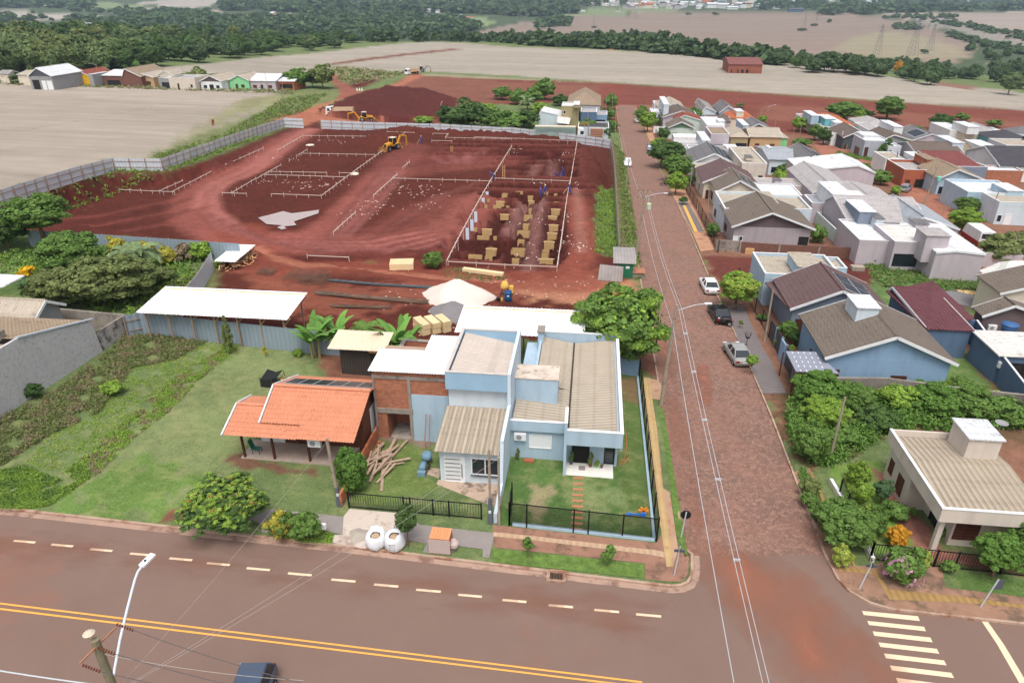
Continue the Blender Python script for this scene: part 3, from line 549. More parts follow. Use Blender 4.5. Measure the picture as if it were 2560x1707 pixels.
softsheet('dust_on_road',[(1690,1300),(1760,1340),(1950,1380),(2040,1440),(2200,1600),(2380,1760),(1980,1760),(1860,1600),(1770,1500),(1715,1400)],softmat('red_dust',(160,104,82),.4,.3,.6,.8,.22),RL+.022,2.2)
softsheet('dust_along_road',[(-200,1300),(300,1330),(900,1400),(1300,1440),(1640,1485),(1700,1500),(1650,1620),(1300,1560),(900,1500),(500,1450),(-200,1400)],softmat('faint_dust',(150,102,84),.25,3.,0,.45,.4),RL+.022,1.5,1.2)
softsheet('dirt_patch_on_street',[(1736,905),(1776,912),(1784,960),(1786,1010),(1748,1020),(1736,980)],softmat('dirt_patch',(158,104,86),1.,1,0,.9,.2),RL+.024,.5,.3)
softsheet('dust_on_side_street',[(1590,690),(1660,800),(1700,900),(1740,1100),(1775,1300),(1740,1380),(1690,1250),(1655,1000),(1620,820),(1595,740)],softmat('street_dust',(156,108,90),.6,.2,0,.8,.32),RL+.022,1.,.8)
r8z=lambda x,y:(1560+x/4.356,200+y/4.356)
pav('pavement_far_east',[r8z(*p) for p in [(225,500),(300,520),(345,670),(280,670),(245,590)]],MATS['upper_pavement'])
pav('second_street',[(2030,352),(2060,345),(2120,370),(2200,400),(2290,450),(2340,490),(2400,520),(2470,580),(2600,660),(2620,760),(2470,668),(2390,560),(2310,518),(2250,480),(2180,440),(2110,410),(2050,385)],mat('dirt_street',(158,104,84),.95,.2,.6,stain=((124,84,70),.4,.55)),.02)
sheet('puddle',[(640+x/3.675,280+y/3.675) for x,y in [(20,980),(120,955),(250,920),(330,940),(580,908),(575,940),(440,985),(350,1015),(372,1050),(260,1060),(280,1080),(240,1090),(195,1070),(240,1050),(100,1040)]] and [tuple(Zp(640+x/3.675,280+y/3.675,SZ)) for x,y in [(20,980),(120,955),(250,920),(330,940),(580,908),(575,940),(440,985),(350,1015),(372,1050),(260,1060),(280,1080),(240,1090),(195,1070),(240,1050),(100,1040)]],mat('muddy_water',(176,158,154),.06,.06,.3,spec=.8),0,world=True,kind='structure')
o=bpy.data.objects['puddle']
for v in o.data.vertices: v.co.z=SZ+.16
def wallgrime(m):
 n=m.node_tree.nodes; l=m.node_tree.links; b=n['Principled BSDF']; old=b.inputs['Base Color'].links[0].from_socket; g=n.new('ShaderNodeNewGeometry'); mp=n.new('ShaderNodeMapping'); mp.inputs['Scale'].default_value=(2.2,2.2,.4); t=n.new('ShaderNodeTexNoise'); t.inputs['Scale'].default_value=.8; t.inputs['Detail'].default_value=5; r=n.new('ShaderNodeMapRange'); r.inputs[1].default_value=.45; r.inputs[2].default_value=.8; r.inputs[3].default_value=1; r.inputs[4].default_value=.84; q=n.new('ShaderNodeVectorMath'); q.operation='SCALE'; l.new(g.outputs[0],mp.inputs[0]); l.new(mp.outputs[0],t.inputs[0]); l.new(t.outputs[0],r.inputs[0]); l.new(old,q.inputs[0]); l.new(r.outputs[0],q.inputs['Scale']); l.new(q.outputs[0],b.inputs['Base Color']); return m
# building materials
def paintm(n,c): return wallgrime(mat('paint_'+n,c,.85,.05,.7,fine=(3,.03),stain=(tuple(int(v*.87) for v in c),.5,.66)))
WHITE=paintm('white',(226,228,228)); LBLUE=paintm('light_blue',(172,194,210)); PBLUE=paintm('pale_blue',(202,214,222)); MBLUE=paintm('mid_blue',(136,164,192)); DBLUE=paintm('slate_blue',(92,114,142)); GREYB=paintm('grey_blue',(128,138,154)); BEIGE=paintm('beige',(208,196,184)); CREAM=paintm('cream',(216,206,188)); LILAC=paintm('lilac_grey',(188,178,184)); MAUVE=paintm('mauve_brown',(106,92,94)); GREEN=paintm('sage',(112,146,120)); MINT=paintm('mint',(198,214,204)); OLIVE=paintm('olive',(166,152,116)); GREY=paintm('grey',(150,150,152)); DGREY=paintm('dark_grey',(84,90,98)); TAN=paintm('tan',(190,160,122)); TEAL=paintm('teal',(110,176,182)); LGREEN=paintm('light_green',(140,206,150)); YELL=paintm('yellow',(226,176,30)); COOL=paintm('cool_white',(204,212,220))
CONC=mat('bare_concrete',(150,140,132),.92,.25,1.0,stain=((104,98,92),.8,.52)); BRICK=brickmat('bare_brick',(188,112,82),(170,146,128),3.2,.7,.3,.45); BLOCK=brickmat('concrete_block',(128,120,114),(156,150,142),2.2,.85,.42,.2); HBRICK=brickmat('hollow_brick',(196,112,74),(166,150,138),3,.9,.45,.4); OBRICK=brickmat('dull_brick_wall',(128,84,72),(120,100,92)); TERR=paintm('terracotta_wall',(168,96,70))
def roofm(n,c,ax,p=.25,d=.18,b=.5,cp=1.5,cd=.15,**k): return mat('roof_'+n+'_'+ax.lower(),c,.9,.12,.5,rib=(ax,p,d,b,cp,cd),stain=(tuple(int(v*.78) for v in c),1.2,.56),**k)
RF={}
def rf(n,ax):
 c={'fib':(190,178,162),'fibw':(232,228,222),'fibg':(160,156,152),'tile':(128,116,106),'tileb':(116,92,92),'burg':(112,68,74),'tan':(166,146,124),'orange':(198,112,74),'dark':(84,82,88),'grey':(124,122,124),'white':(232,234,238),'metal':(172,178,186),'lil':(186,180,180),'brown':(120,106,98),'red':(138,78,76),'rust':(150,84,68)}[n]
 p=.36 if n in('tile','tileb','burg','orange','dark','brown','red','tan') else .3
 return roofm(n,c,ax,p,.22 if p==.36 else .14,.6,.42 if p==.36 else 1.7,.2 if p==.36 else .1)
GLASS=mat('dark_glass',(34,42,50),.12,.0,1,spec=.6); FRAMEW=mat('white_frame',(228,230,232),.5,0); WOODD=mat('dark_wood',(84,50,38),.7,.2,2); BLKM=mat('black_metal',(24,26,28),.5,.1,2); TRIM=mat('white_trim',(222,224,226),.7,.08,1); SHADE=mat('painted_interior_shade',(40,38,38),.9,.2,1)  # SHADE: flat dark pane, the shade inside open doorways and porches painted on
SOLAR=mat('solar_panel',(38,42,56),.25,.05,1,rib=('X',.6,.3,0,1.0,.3)); SFR=mat('panel_rim',(190,194,200),.4,0)
KN={'g':GLASS,'s':WOODD,'w':FRAMEW,'d':WOODD,'n':BLKM,'dk':SHADE,'c':COOL}
def opening(par,face,x0,y0,x1,y1,zb,u0,u1,z0,z1,kind):
 isd=kind in('d','wd'); name='door' if isd else 'window'; t=.05
 mfr=FRAMEW if kind in('g','w','c','wd') else (WOODD if kind in('s','d') else BLKM); mp={'g':GLASS,'s':WOODD,'w':FRAMEW,'d':WOODD,'n':GLASS,'dk':SHADE,'c':FRAMEW,'wd':FRAMEW}[kind]
 def bx(mb,a,b,c,d,off,th):
  if face=='f': X0=x0+(x1-x0)*u0; X1=x0+(x1-x0)*u1; mb.box(X0+(X1-X0)*a,y0-off-th,zb+z0+(z1-z0)*c,X0+(X1-X0)*b,y0-off,zb+z0+(z1-z0)*d)
  elif face=='l': Y0=y1+(y0-y1)*u0; Y1=y1+(y0-y1)*u1; lo,hi=sorted((Y0+(Y1-Y0)*a,Y0+(Y1-Y0)*b)); mb.box(x0-off-th,lo,zb+z0+(z1-z0)*c,x0-off,hi,zb+z0+(z1-z0)*d)
  else: Y0=y0+(y1-y0)*u0; Y1=y0+(y1-y0)*u1; mb.box(x1+off,Y0+(Y1-Y0)*a,zb+z0+(z1-z0)*c,x1+off+th,Y0+(Y1-Y0)*b,zb+z0+(z1-z0)*d)
 f=MB(); W_=(abs(x1-x0) if face=='f' else abs(y1-y0))*abs(u1-u0); e=min(.3,.07/max(W_,.1)); ez=.07/max(z1-z0,.1)
 bx(f,0,e,0,1,.0,t);bx(f,1-e,1,0,1,.0,t);bx(f,e,1-e,0,ez,.0,t);bx(f,e,1-e,1-ez,1,.0,t)
 if W_>1.1 and not isd: bx(f,.5-e/2,.5+e/2,ez,1-ez,.0,t)
 fo=f.build(name,mfr,par); p=MB(); bx(p,e,1-e,ez,1-ez,.004,.015); po=p.build('panel' if isd else 'pane',mp,par); po.parent=fo; po.location=(0,0,0)
 if kind=='s':
  s=MB(); n=5
  for i in range(n): bx(s,e,1-e,(i+.3)/n,(i+.6)/n,.02,.02)
  so_=s.build('shutter',mat('shutter_wood',(98,58,44),.7,.2,2),par); so_.parent=fo
 return fo
class House:
 def __init__(s,name,label,cat='house',at=None,loc=None,group=None):
  p=loc or tuple(G(*at)); s.o=thing(name,Vector(p),label,cat,group); s.last=None
 def foot(s,xl,yl,xr,yf,eh):
  p=E_(xl,yl,eh); z=p[2]; X0,Y0=p[0],p[1]; X1=xfor(xr,Y0,z); lo,hi=Y0,Y0+140
  for _ in range(40):
   m=(lo+hi)/2
   if prj(X0,m,z)[1]>yf: lo=m
   else: hi=m
  gz=min(hz(X0,Y0),hz(X1,Y0),hz(X0,lo)); return X0,Y0,X1,lo,z,gz
 def block(s,xl,yl,xr,yf,eh,wall,roof='fib',par=.35,rax='Y',ops=(),nm='wall',base=None,**k):
  return s.blockw(*s.foot(xl,yl,xr,yf,eh),wall,roof,par,rax,ops,nm,base)
 def blockw(s,X0,Y0,X1,Y1,z,gz,wall,roof='fib',par=.35,rax='Y',ops=(),nm='wall',base=None):
  zb=base if base is not None else gz-.4; t=.16; mb=MB()
  mb.box(X0,Y0,zb,X1,Y1,z-par if par>0 else z)
  if par>0:
   mb2=MB()
   for a in ((X0-.03,Y0-.03,X1+.03,Y0+t),(X0-.03,Y1-t,X1+.03,Y1+.03),(X0-.03,Y0+t,X0+t,Y1-t),(X1-t,Y0+t,X1+.03,Y1-t)): mb.box(a[0],a[1],z-par-.25,a[2],a[3],z)
   for a in ((X0-.05,Y0-.05,X1+.05,Y0+t+.02),(X0-.05,Y1-t-.02,X1+.05,Y1+.05),(X0-.05,Y0+t+.02,X0+t+.02,Y1-t-.02),(X1-t-.02,Y0+t+.02,X1+.05,Y1-t-.02)): mb2.box(a[0],a[1],z,a[2],a[3],z+.05)
   mb2.build('coping',TRIM,s.o)
  s.last=mb.build(nm,wall,s.o)
  if roof:
   r=MB()
   if par>0: r.box(X0+t,Y0+t,z-par+.01,X1-t,Y1-t,z-par+.08)
   else: r.box(X0-.25,Y0-.25,z,X1+.25,Y1+.25,z+.12)
   r.build('roof' if nm=='wall' else 'lid',rf(roof,rax) if isinstance(roof,str) else roof,s.o)
  s.box=(X0,Y0,X1,Y1,gz)
  for o in ops: opening(s.o,o[0],X0,Y0,X1,Y1,gz,*o[1:])
  return s
 def gable(s,xl,yl,xr,yf,eh,rise,wall,roof='tile',ax='Y',ov=.45,ops=(),gw=None,asym=.5,trim=TRIM,**k):
  return s.gablew(*s.foot(xl,yl,xr,yf,eh),rise,wall,roof,ax,ov,ops,gw,asym,trim)
 def gablew(s,X0,Y0,X1,Y1,z,gz,rise,wall,roof='tile',ax='Y',ov=.45,ops=(),gw=None,asym=.5,trim=TRIM):
  x0,y0,x1,y1=X0+ov,Y0+ov,X1-ov,Y1-ov; xr=X0+(X1-X0)*asym; yr=Y0+(Y1-Y0)*asym
  w=MB(); w.box(x0,y0,gz-.4,x1,y1,z-.02); s.last=w.build('wall',wall,s.o)
  g=MB(); r=MB(); th=.1; t=MB()
  if ax=='Y':
   sl=rise/(xr-X0); zz=lambda x:z+rise*(1-abs(x-xr)/((xr-X0) if x<xr else (X1-xr)))
   for y in (y0+.01,y1-.01):
    g=MB(); g.add([(x0,y,z-.03),(x1,y,z-.03),(x1,y,zz(x1)-.02),(xr,y,z+rise-.02),(x0,y,zz(x0)-.02)],[(0,1,2,3,4)]); g.build('gable',gw or wall,s.o)
   r.hexa([(X0,Y0,z),(xr,Y0,z+rise),(xr,Y1,z+rise),(X0,Y1,z)],[(X0,Y0,z+th),(xr,Y0,z+rise+th),(xr,Y1,z+rise+th),(X0,Y1,z+th)])
   r.hexa([(xr,Y0,z+rise),(X1,Y0,z),(X1,Y1,z),(xr,Y1,z+rise)],[(xr,Y0,z+rise+th),(X1,Y0,z+th),(X1,Y1,z+th),(xr,Y1,z+rise+th)])
   for y in (Y0-.03,Y1+.03):
    t=MB(); t.beam((X0,y,z-.02),(xr,y,z+rise-.02),.06,.26); t.beam((xr,y,z+rise-.02),(X1,y,z-.02),.06,.26); t.build('bargeboard',trim,s.o)
   c=MB(); c.tube([(xr,Y0,z+rise+th),(xr,Y1,z+rise+th)],.11,6)
  else:
   zz=lambda y:z+rise*(1-abs(y-yr)/((yr-Y0) if y<yr else (Y1-yr)))
   for x in (x0+.01,x1-.01):
    g=MB(); g.add([(x,y0,z-.03),(x,y1,z-.03),(x,y1,zz(y1)-.02),(x,yr,z+rise-.02),(x,y0,zz(y0)-.02)],[(0,1,2,3,4)]); g.build('gable',gw or wall,s.o)
   r.hexa([(X0,Y0,z),(X1,Y0,z),(X1,yr,z+rise),(X0,yr,z+rise)],[(X0,Y0,z+th),(X1,Y0,z+th),(X1,yr,z+rise+th),(X0,yr,z+rise+th)])
   r.hexa([(X0,yr,z+rise),(X1,yr,z+rise),(X1,Y1,z),(X0,Y1,z)],[(X0,yr,z+rise+th),(X1,yr,z+rise+th),(X1,Y1,z+th),(X0,Y1,z+th)])
   for x in (X0-.03,X1+.03):
    t=MB(); t.beam((x,Y0,z-.02),(x,yr,z+rise-.02),.06,.26); t.beam((x,yr,z+rise-.02),(x,Y1,z-.02),.06,.26); t.build('bargeboard',trim,s.o)
   c=MB(); c.tube([(X0,yr,z+rise+th),(X1,yr,z+rise+th)],.11,6)
  ro=r.build('roof',rf(roof,'Y' if ax=='X' else 'X') if 0 else rf(roof,'X' if ax=='X' else 'Y'),s.o)
  rc=c.build('ridge_cap',rf(roof,'X'),s.o)
  s.box=(x0,y0,x1,y1,gz); s.rg=(X0,Y0,X1,Y1,z,rise,ax,xr,yr)
  for o in ops: opening(s.o,o[0],x0,y0,x1,y1,gz,*o[1:])
  return s
 def hip(s,xl,yl,xr,yf,eh,rise,wall,roof='tile',ov=.45,ops=()):
  X0,Y0,X1,Y1,z,gz=s.foot(xl,yl,xr,yf,eh); w=MB(); w.box(X0+ov,Y0+ov,gz-.4,X1-ov,Y1-ov,z); s.last=w.build('wall',wall,s.o)
  L=min(X1-X0,Y1-Y0)/2
  a,b=((X0+L,(Y0+Y1)/2),(X1-L,(Y0+Y1)/2)) if X1-X0>Y1-Y0 else (((X0+X1)/2,Y0+L),((X0+X1)/2,Y1-L))
  zr=z+rise; v=[(X0,Y0,z),(X1,Y0,z),(X1,Y1,z),(X0,Y1,z),(*a,zr),(*b,zr)]; r=MB()
  if X1-X0>Y1-Y0: r.add(v,[(0,1,5,4),(1,2,5),(2,3,4,5),(3,0,4),(3,2,1,0)])
  else: r.add(v,[(0,1,4),(1,2,5,4),(2,3,5),(3,0,4,5),(3,2,1,0)])
  r.build('roof',rf(roof,'X'),s.o); s.box=(X0+ov,Y0+ov,X1-ov,Y1-ov,gz)
  for o in ops: opening(s.o,o[0],*s.box,*o[1:])
  return s
 def mono(s,pts,th=.1,roof='fib',ax='X',nm='roof',amp=0):
  P=[E_(*p) for p in pts]; r=MB(); r.hexa([(p[0],p[1],p[2]-th) for p in P],[tuple(p) for p in P]); r.build(nm,rf(roof,ax) if isinstance(roof,str) else roof,s.o); return P
 def solar(s,u0,u1,v0,v1,side,n=(3,2)):
  X0,Y0,X1,Y1,z,rise,ax,xr,yr=s.rg; m=MB(); f=MB()
  def P(u,v,e):
   if ax=='Y': x=xr+(X0-xr)*v if side=='l' else xr+(X1-xr)*v; return (x,Y0+(Y1-Y0)*u,z+rise*(1-v)+.1+e)
   y=yr+(Y0-yr)*v if side=='f' else yr+(Y1-yr)*v; return (X0+(X1-X0)*u,y,z+rise*(1-v)+.1+e)
  f.hexa([P(u0,v0,.03),P(u1,v0,.03),P(u1,v1,.03),P(u0,v1,.03)],[P(u0,v0,.10),P(u1,v0,.10),P(u1,v1,.10),P(u0,v1,.10)])
  for i in range(n[0]):
   for j in range(n[1]):
    a,b=u0+(u1-u0)*(i+.03)/n[0],u0+(u1-u0)*(i+.97)/n[0]; c,d=v0+(v1-v0)*(j+.04)/n[1],v0+(v1-v0)*(j+.96)/n[1]
    m.add([P(a,c,.12),P(b,c,.12),P(b,d,.12),P(a,d,.12)],[(0,1,2,3)])
  fo=f.build('solar_array',SFR,s.o); g=m.build('solar_cells',SOLAR,s.o); g.parent=fo; return s
 def tank(s,xl,yl,xr,yf,eh,drop,wall,roof='white',nm='water_tank_room'):
  X0,Y0,X1,Y1,z,gz=s.foot(xl,yl,xr,yf,eh); w=MB(); w.box(X0,Y0,z-drop,X1,Y1,z); w.build(nm,wall,s.o)
  r=MB(); r.box(X0-.12,Y0-.12,z,X1+.12,Y1+.12,z+.1); r.build('tank_room_roof',rf(roof,'X') if isinstance(roof,str) else roof,s.o); return s
 def ac(s,face,u,z0):
  x0,y0,x1,y1,gz=s.box; m=MB(); m2=MB()
  if face=='f': X=x0+(x1-x0)*u; m.box(X,y0-.36,gz+z0,X+.8,y0-.05,gz+z0+.55); m2.lathe((X+.32,y0-.362,gz+z0+.28),[(.2,-.015),(.2,.0)],14,ax='y')
  else: Y=y1+(y0-y1)*u; m.box(x0-.36,Y,gz+z0,x0-.05,Y+.8,gz+z0+.55); m2.lathe((x0-.362,Y+.3,gz+z0+.28),[(.2,-.015),(.2,.0)],14,ax='x')
  a=m.build('air_conditioner',FRAMEW,s.o); b=m2.build('fan_grille',GREY,s.o); b.parent=a; return s
# the light blue corner house
FIBN=mat('fibre_cement',(180,168,152),.92,.10,.9,rib=('Y',.36,.26,.4,1.22,.10)); FIBX=mat('fibre_cement_porch',(184,170,152),.92,.10,.9,rib=('X',.30,.3,.4,1.5,.06)); FIBW=mat('new_fibre_cement',(232,236,238),.8,.05,1,fine=(5,.03)); WHM=mat('white_steel_roof',(244,246,248),.6,.04,1); SMOOTH=mat('mouldy_concrete',(206,190,176),.95,.3,1.2,stain=((96,84,76),1.1,.55))  # fibre cement rib bands paint shade into the corrugation valleys
hA=House('light_blue_house','light blue single storey corner house with long beige roof folded to a valley','house',loc=(-1,47,-.5))
o=hA.o; w=MB(); w.box(-4.72,41.2,-1,-.75,54.3,2.5); w.box(-.75,41.0,-1,2.85,54.4,2.5); w.build('wall',LBLUE,o)
w=MB()
for a in ((-4.78,40.95,2.25,-.72,41.15,3.05),(-.88,39.4,-.6,-.70,41.4,4.1),(-.70,39.45,2.35,3.05,39.65,3.5),(2.85,39.65,2.0,3.05,54.5,3.5),(-3.55,54.3,2.0,2.85,54.5,3.55),(-3.6,46.3,1.5,-3.4,54.3,3.3),(-4.72,46.2,-1,-3.6,46.4,2.9)): w.box(*a)
w.build('parapet',LBLUE,o)
w=MB()
for a in ((-4.8,40.93,3.05,-.88,41.17,3.09),(-.72,39.43,3.5,3.08,39.68,3.55),(2.83,39.68,3.5,3.08,54.3,3.55),(-3.57,54.28,3.55,3.08,54.53,3.60),(-.9,39.38,4.1,-.68,41.42,4.15)): w.box(*a)
w.build('coping',TRIM,o)
w=MB(); w.box(-.70,39.65,2.25,2.85,41.0,2.36); w.build('porch_ceiling',LBLUE,o)
r=MB(); r.ribs((-3.35,54.2,3.15),(-3.35,46.2,3.15),(-.7,46.2,2.66),(-.7,54.2,2.66),.18,.022); r.ribs((-4.6,46.2,3.0),(-4.6,41.2,2.95),(-.7,41.2,2.6),(-.7,46.2,2.66),.18,.022)
r.ribs((2.7,54.2,3.12),(2.7,39.8,3.05),(-.62,39.8,2.6),(-.62,54.2,2.66),.18,.022); r.build('roof',FIBN,o)
r=MB(); r.box(-.74,41.2,2.63,-.6,54.2,2.69); r.build('valley_gutter',mat('gutter_dark',(66,58,52),.9,.2,3),o)
r=MB(); r.box(2.68,39.7,3.0,2.84,54.2,3.2); r.build('edge_flashing',mat('flashing_zinc',(176,184,192),.5,.08,2),o)
r=MB()
for i in range(11): r.box(-.5,40.6+i*1.22,2.72,2.68,40.63+i*1.22,2.75)
w=MB(); w.box(-4.7,44.0,2.3,-1.6,46.0,4.72); w.build('water_tank_room',LBLUE,o); w=MB(); w.box(-4.72,43.95,4.72,-1.55,46.05,4.80); w.build('tank_room_roof',SMOOTH,o)
w=MB(); w.box(-3.75,53.0,-.5,-3.25,54.1,4.1); c=w.build('chimney',LBLUE,o); w=MB(); w.box(-3.82,52.9,4.1,-3.18,54.2,4.25); c2=w.build('chimney_cap',CONC,o); c2.parent=c
w=MB(); w.box(-.7,39.5,-.5,2.6,41.2,-.16); w.build('porch_floor',mat('white_porch_tile',(232,228,220),.4,.05,2,rib=('X',.6,.04,.05)),o)
g0=-.2; opening(o,'f',-4.72,41.2,-.75,54,g0,.33,.74,.9,2.05,'w'); opening(o,'f',-.7,41.0,2.85,54,g0,.10,.45,.05,2.2,'dk'); opening(o,'f',-.7,41.0,2.85,54,g0,.74,.95,.1,2.2,'n')
w=MB(); w.box(-.25,40.96,-.12,-.17,41.0,2.0); w.build('door_jamb',BLKM,o)
w=MB(); w.box(-4.45,40.9,1.45,-3.6,41.2,2.0); a=w.build('air_conditioner',FRAMEW,o); w=MB(); w.lathe((-4.1,40.9,1.72),[(.2,-.02),(.2,.0)],16,ax='y'); b=w.build('fan_grille',GREY,o); b.parent=a
# the tall narrow house next to it
hB=House('tall_narrow_house','tall narrow pale blue house with high white side wall and lower porch roof','house',loc=(-7.1,42,0))
o=hB.o; w=MB(); w.box(-9.2,41.75,-.6,-4.95,48.2,5.3); w.build('wall',PBLUE,o)
w=MB(); w.box(-9.3,41.3,5.1,-4.97,41.5,6.45); w.box(-9.3,41.5,5.25,-9.1,48.2,6.45); w.box(-9.3,48.0,5.25,-4.95,48.2,6.5); w.build('parapet',mat('weathered_blue',(150,182,206),.9,.1,.8,stain=((108,140,166),2.4,.62)),o)
w=MB(); w.box(-9.12,41.5,5.05,-4.97,41.8,5.12); w.box(-9.32,41.28,6.45,-4.99,41.52,6.5); w.box(-9.32,41.52,6.45,-9.08,48.2,6.5); w.box(-9.32,47.98,6.5,-4.99,48.22,6.55); w.build('coping',mat('grey_coping',(196,188,182),.8,.15,2),o)
prof=[(33.75,-.3),(33.75,.85),(36.6,.9),(37.2,3.7),(37.2,3.9),(41.2,4.1),(41.25,6.55),(48.25,6.65),(48.25,-.6)]
w=MB(); w.prismX(prof,-4.95,-4.72); w.build('party_wall',paintm('party_white',(206,220,232)),o)
r=MB(); r.ribs((-9.0,48.0,6.25),(-9.0,41.5,6.3),(-5.0,41.5,6.05),(-5.0,48.0,5.5),.18,.022); r.build('roof',mat('upper_fibre_cement',(196,184,174),.9,.08,1,rib=('Y',.36,.16,.3,3.,.1)),o)
r=MB(); r.ribs((-9.35,37.1,2.8),(-5.02,37.1,2.8),(-5.02,41.72,3.5),(-9.35,41.72,3.5),.19,.03,2,.03); r.build('porch_roof',FIBX,o)
w=MB(); w.box(-9.1,37.6,-.4,-5.0,41.75,2.72); w.build('front_room',PBLUE,o)
w=MB(); w.box(-9.2,37.5,2.62,-5.0,37.62,2.78); w.build('fascia',WOODD,o)
d=opening(o,'f',-9.1,37.6,-5,41,.05,.07,.42,0,2.1,'wd'); w=MB()
for i in range(6): w.box(-8.75,37.52,.3+i*.33,-7.7,37.545,.32+i*.33)
k=w.build('door_grooves',BLKM,o); k.parent=d; w=MB(); w.box(-7.62,37.5,.5,-7.58,37.53,1.6); k=w.build('door_handle',BLKM,o); k.parent=d
opening(o,'f',-9.1,37.6,-5,41,.05,.52,.98,.75,2.1,'g'); w=MB(); w.box(-7.0,37.45,.72,-5.05,37.62,.79); w.build('window_sill',DGREY,o)
w=MB(); w.box(-10.2,34.9,-.3,-9.3,38.9,.06); w.box(-9.3,35.2,-.3,-5.1,37.6,.09); w.build('front_slab',mat('dirty_slab',(184,160,142),.9,.2,1,stain=((112,100,90),1,.5)),o)
# half rendered brick house
hC=House('brick_house','unplastered orange brick two storey house half rendered in light blue under white corrugated sheets','house',loc=(-12,44,0))
o=hC.o; w=MB(); w.box(-14.8,42.3,-.6,-14.0,46.2,5.72); w.box(-14.0,42.3,2.15,-12.1,46.2,5.72); w.box(-12.1,42.3,3.9,-9.35,46.2,5.72); w.box(-14.0,44.5,-.6,-12.1,46.2,2.15); w.build('wall',BRICK,o)
w=MB(); w.box(-12.1,42.26,-.6,-9.33,46.2,3.9); w.build('rendered_wall',LBLUE,o)
w=MB(); w.box(-14.83,42.22,2.2,-12.0,42.3,2.6); w.box(-12.28,42.2,-.3,-12.06,42.3,5.4); w.box(-14.85,42.21,-.3,-14.7,42.3,5.45); w.box(-14.83,42.23,5.1,-9.35,42.3,5.35); w.build('concrete_frame',CONC,o)
r=MB(); r.ribs((-15.05,42.0,5.8),(-9.35,42.0,5.85),(-9.35,45.2,6.0),(-15.05,45.2,5.95),.2,.03); r.build('roof',FIBW,o)
r=MB(); r.ribs((-11.6,45.2,6.0),(-9.35,45.2,6.02),(-9.35,47.6,6.1),(-11.6,47.6,6.08),.2,.03); r.build('roof',FIBW,o)
w=MB(); w.box(-14.4,46.2,-.6,-9.4,49.4,3.7)
for a in ((-14.4,46.2,3.7,-14.15,49.4,4.6),(-14.15,49.2,3.7,-9.4,49.4,4.6)): w.box(*a)
w.build('rear_wall',BRICK,o); w=MB(); w.box(-14.45,46.2,4.6,-14.1,49.45,4.7); w.box(-14.1,49.15,4.6,-9.4,49.45,4.7); w.build('coping',CONC,o)
w=MB(); w.box(-13.9,42.35,-.25,-12.2,44.5,-.06); w.build('garage_floor',CONC,o)
tk=thing('water_tank',Vector((-13.3,47.6,3.7)),'round blue water tank with lid on top of the brick house','water tank')
BLUEP=mat('blue_plastic',(60,98,146),.5,.05,2); w=MB(); w.lathe((-13.3,47.6,3.7),[(.5,0),(.62,.75)],20); w.build('tank_body',BLUEP,tk,True); w=MB(); w.lathe((-13.3,47.6,4.45),[(.68,0),(.68,.06),(.3,.16),(.05,.2)],20); w.build('lid',BLUEP,tk,True)
# wooden house with clay tile roof
CLAY=mat('clay_tiles',(206,140,110),.85,.12,1,fine=(6,.16),stain=((116,70,52),1.5,.62)); WOOD=mat('house_boards',(112,68,52),.8,.2,1.5,rib=('X',.14,.2,.4)); DECK=mat('deck_tile',(178,160,148),.7,.15,2,rib=('X',.2,.12,.2))
hD=House('wooden_house','small brown wooden house with orange clay tile roof, open porch and solar panels','house',loc=(-19,41,.2))
o=hD.o; w=MB(); w.box(-21.2,40.3,-.3,-15.2,44.6,3.0); w.add([(-15.2,40.3,3.0),(-15.2,44.6,3.0),(-15.2,41.25,4.4)],[(0,1,2)]); w.add([(-21.2,40.3,3.0),(-21.2,44.6,3.0),(-21.2,41.25,4.4)],[(0,1,2)]); w.build('wall',WOOD,o)
r=MB(); r.ribs((-18.9,37.35,2.86),(-14.85,37.35,2.86),(-14.7,41.2,4.62),(-18.9,41.2,4.62),.21,.04,11,.035); r.ribs((-21.75,38.4,3.3),(-18.9,38.4,3.3),(-18.9,41.2,4.62),(-21.75,41.2,4.62),.21,.04,8,.035); r.build('roof',CLAY,o)
r=MB(); r.ribs((-24.05,37.35,2.8),(-18.9,37.35,2.8),(-18.9,39.9,3.7),(-24.05,39.9,3.7),.21,.04,7,.035); r.ribs((-24.05,42.0,3.1),(-21.6,42.0,3.1),(-21.6,39.9,3.7),(-24.05,39.9,3.7),.21,.04,5,.035); r.build('porch_roof',CLAY,o)
r=MB(); r.ribs((-21.75,45.3,3.1),(-14.7,45.3,3.1),(-14.7,41.2,4.62),(-21.75,41.2,4.62),.21,.04,11,.035); r.build('rear_roof',CLAY,o)
r=MB(); r.tube([(-21.8,41.2,4.68),(-14.65,41.2,4.68)],.13,8); r.tube([(-24.1,39.9,3.76),(-21.7,39.9,3.76)],.11,8); r.build('ridge_cap',CLAY,o)
for a,b in (((-21.83,38.35,3.3),(-21.83,41.2,4.65)),((-21.83,41.2,4.65),(-21.83,45.3,3.12)),((-24.12,37.3,2.8),(-24.12,39.9,3.74)),((-24.12,39.9,3.74),(-24.12,42.0,3.12))): r=MB(); r.beam(a,b,.1,.22); r.build('bargeboard',TRIM,o)
for i in range(6):
 f=MB(); x0=-21.3+i*1.08; P=lambda x,v,e:(x,41.75+v*1.9,4.62-(.55+v*1.9)*.37+.10+e); f.hexa([P(x0,0,0),P(x0+1.04,0,0),P(x0+1.04,1,0),P(x0,1,0)],[P(x0,0,.05),P(x0+1.04,0,.05),P(x0+1.04,1,.05),P(x0,1,.05)]); fo=f.build('solar_panel',SFR,o)
 f=MB(); f.add([P(x0+.03,.02,.056),P(x0+1.01,.02,.056),P(x0+1.01,.98,.056),P(x0+.03,.98,.056)],[(0,1,2,3)]); c=f.build('solar_cells',SOLAR,o); c.parent=fo
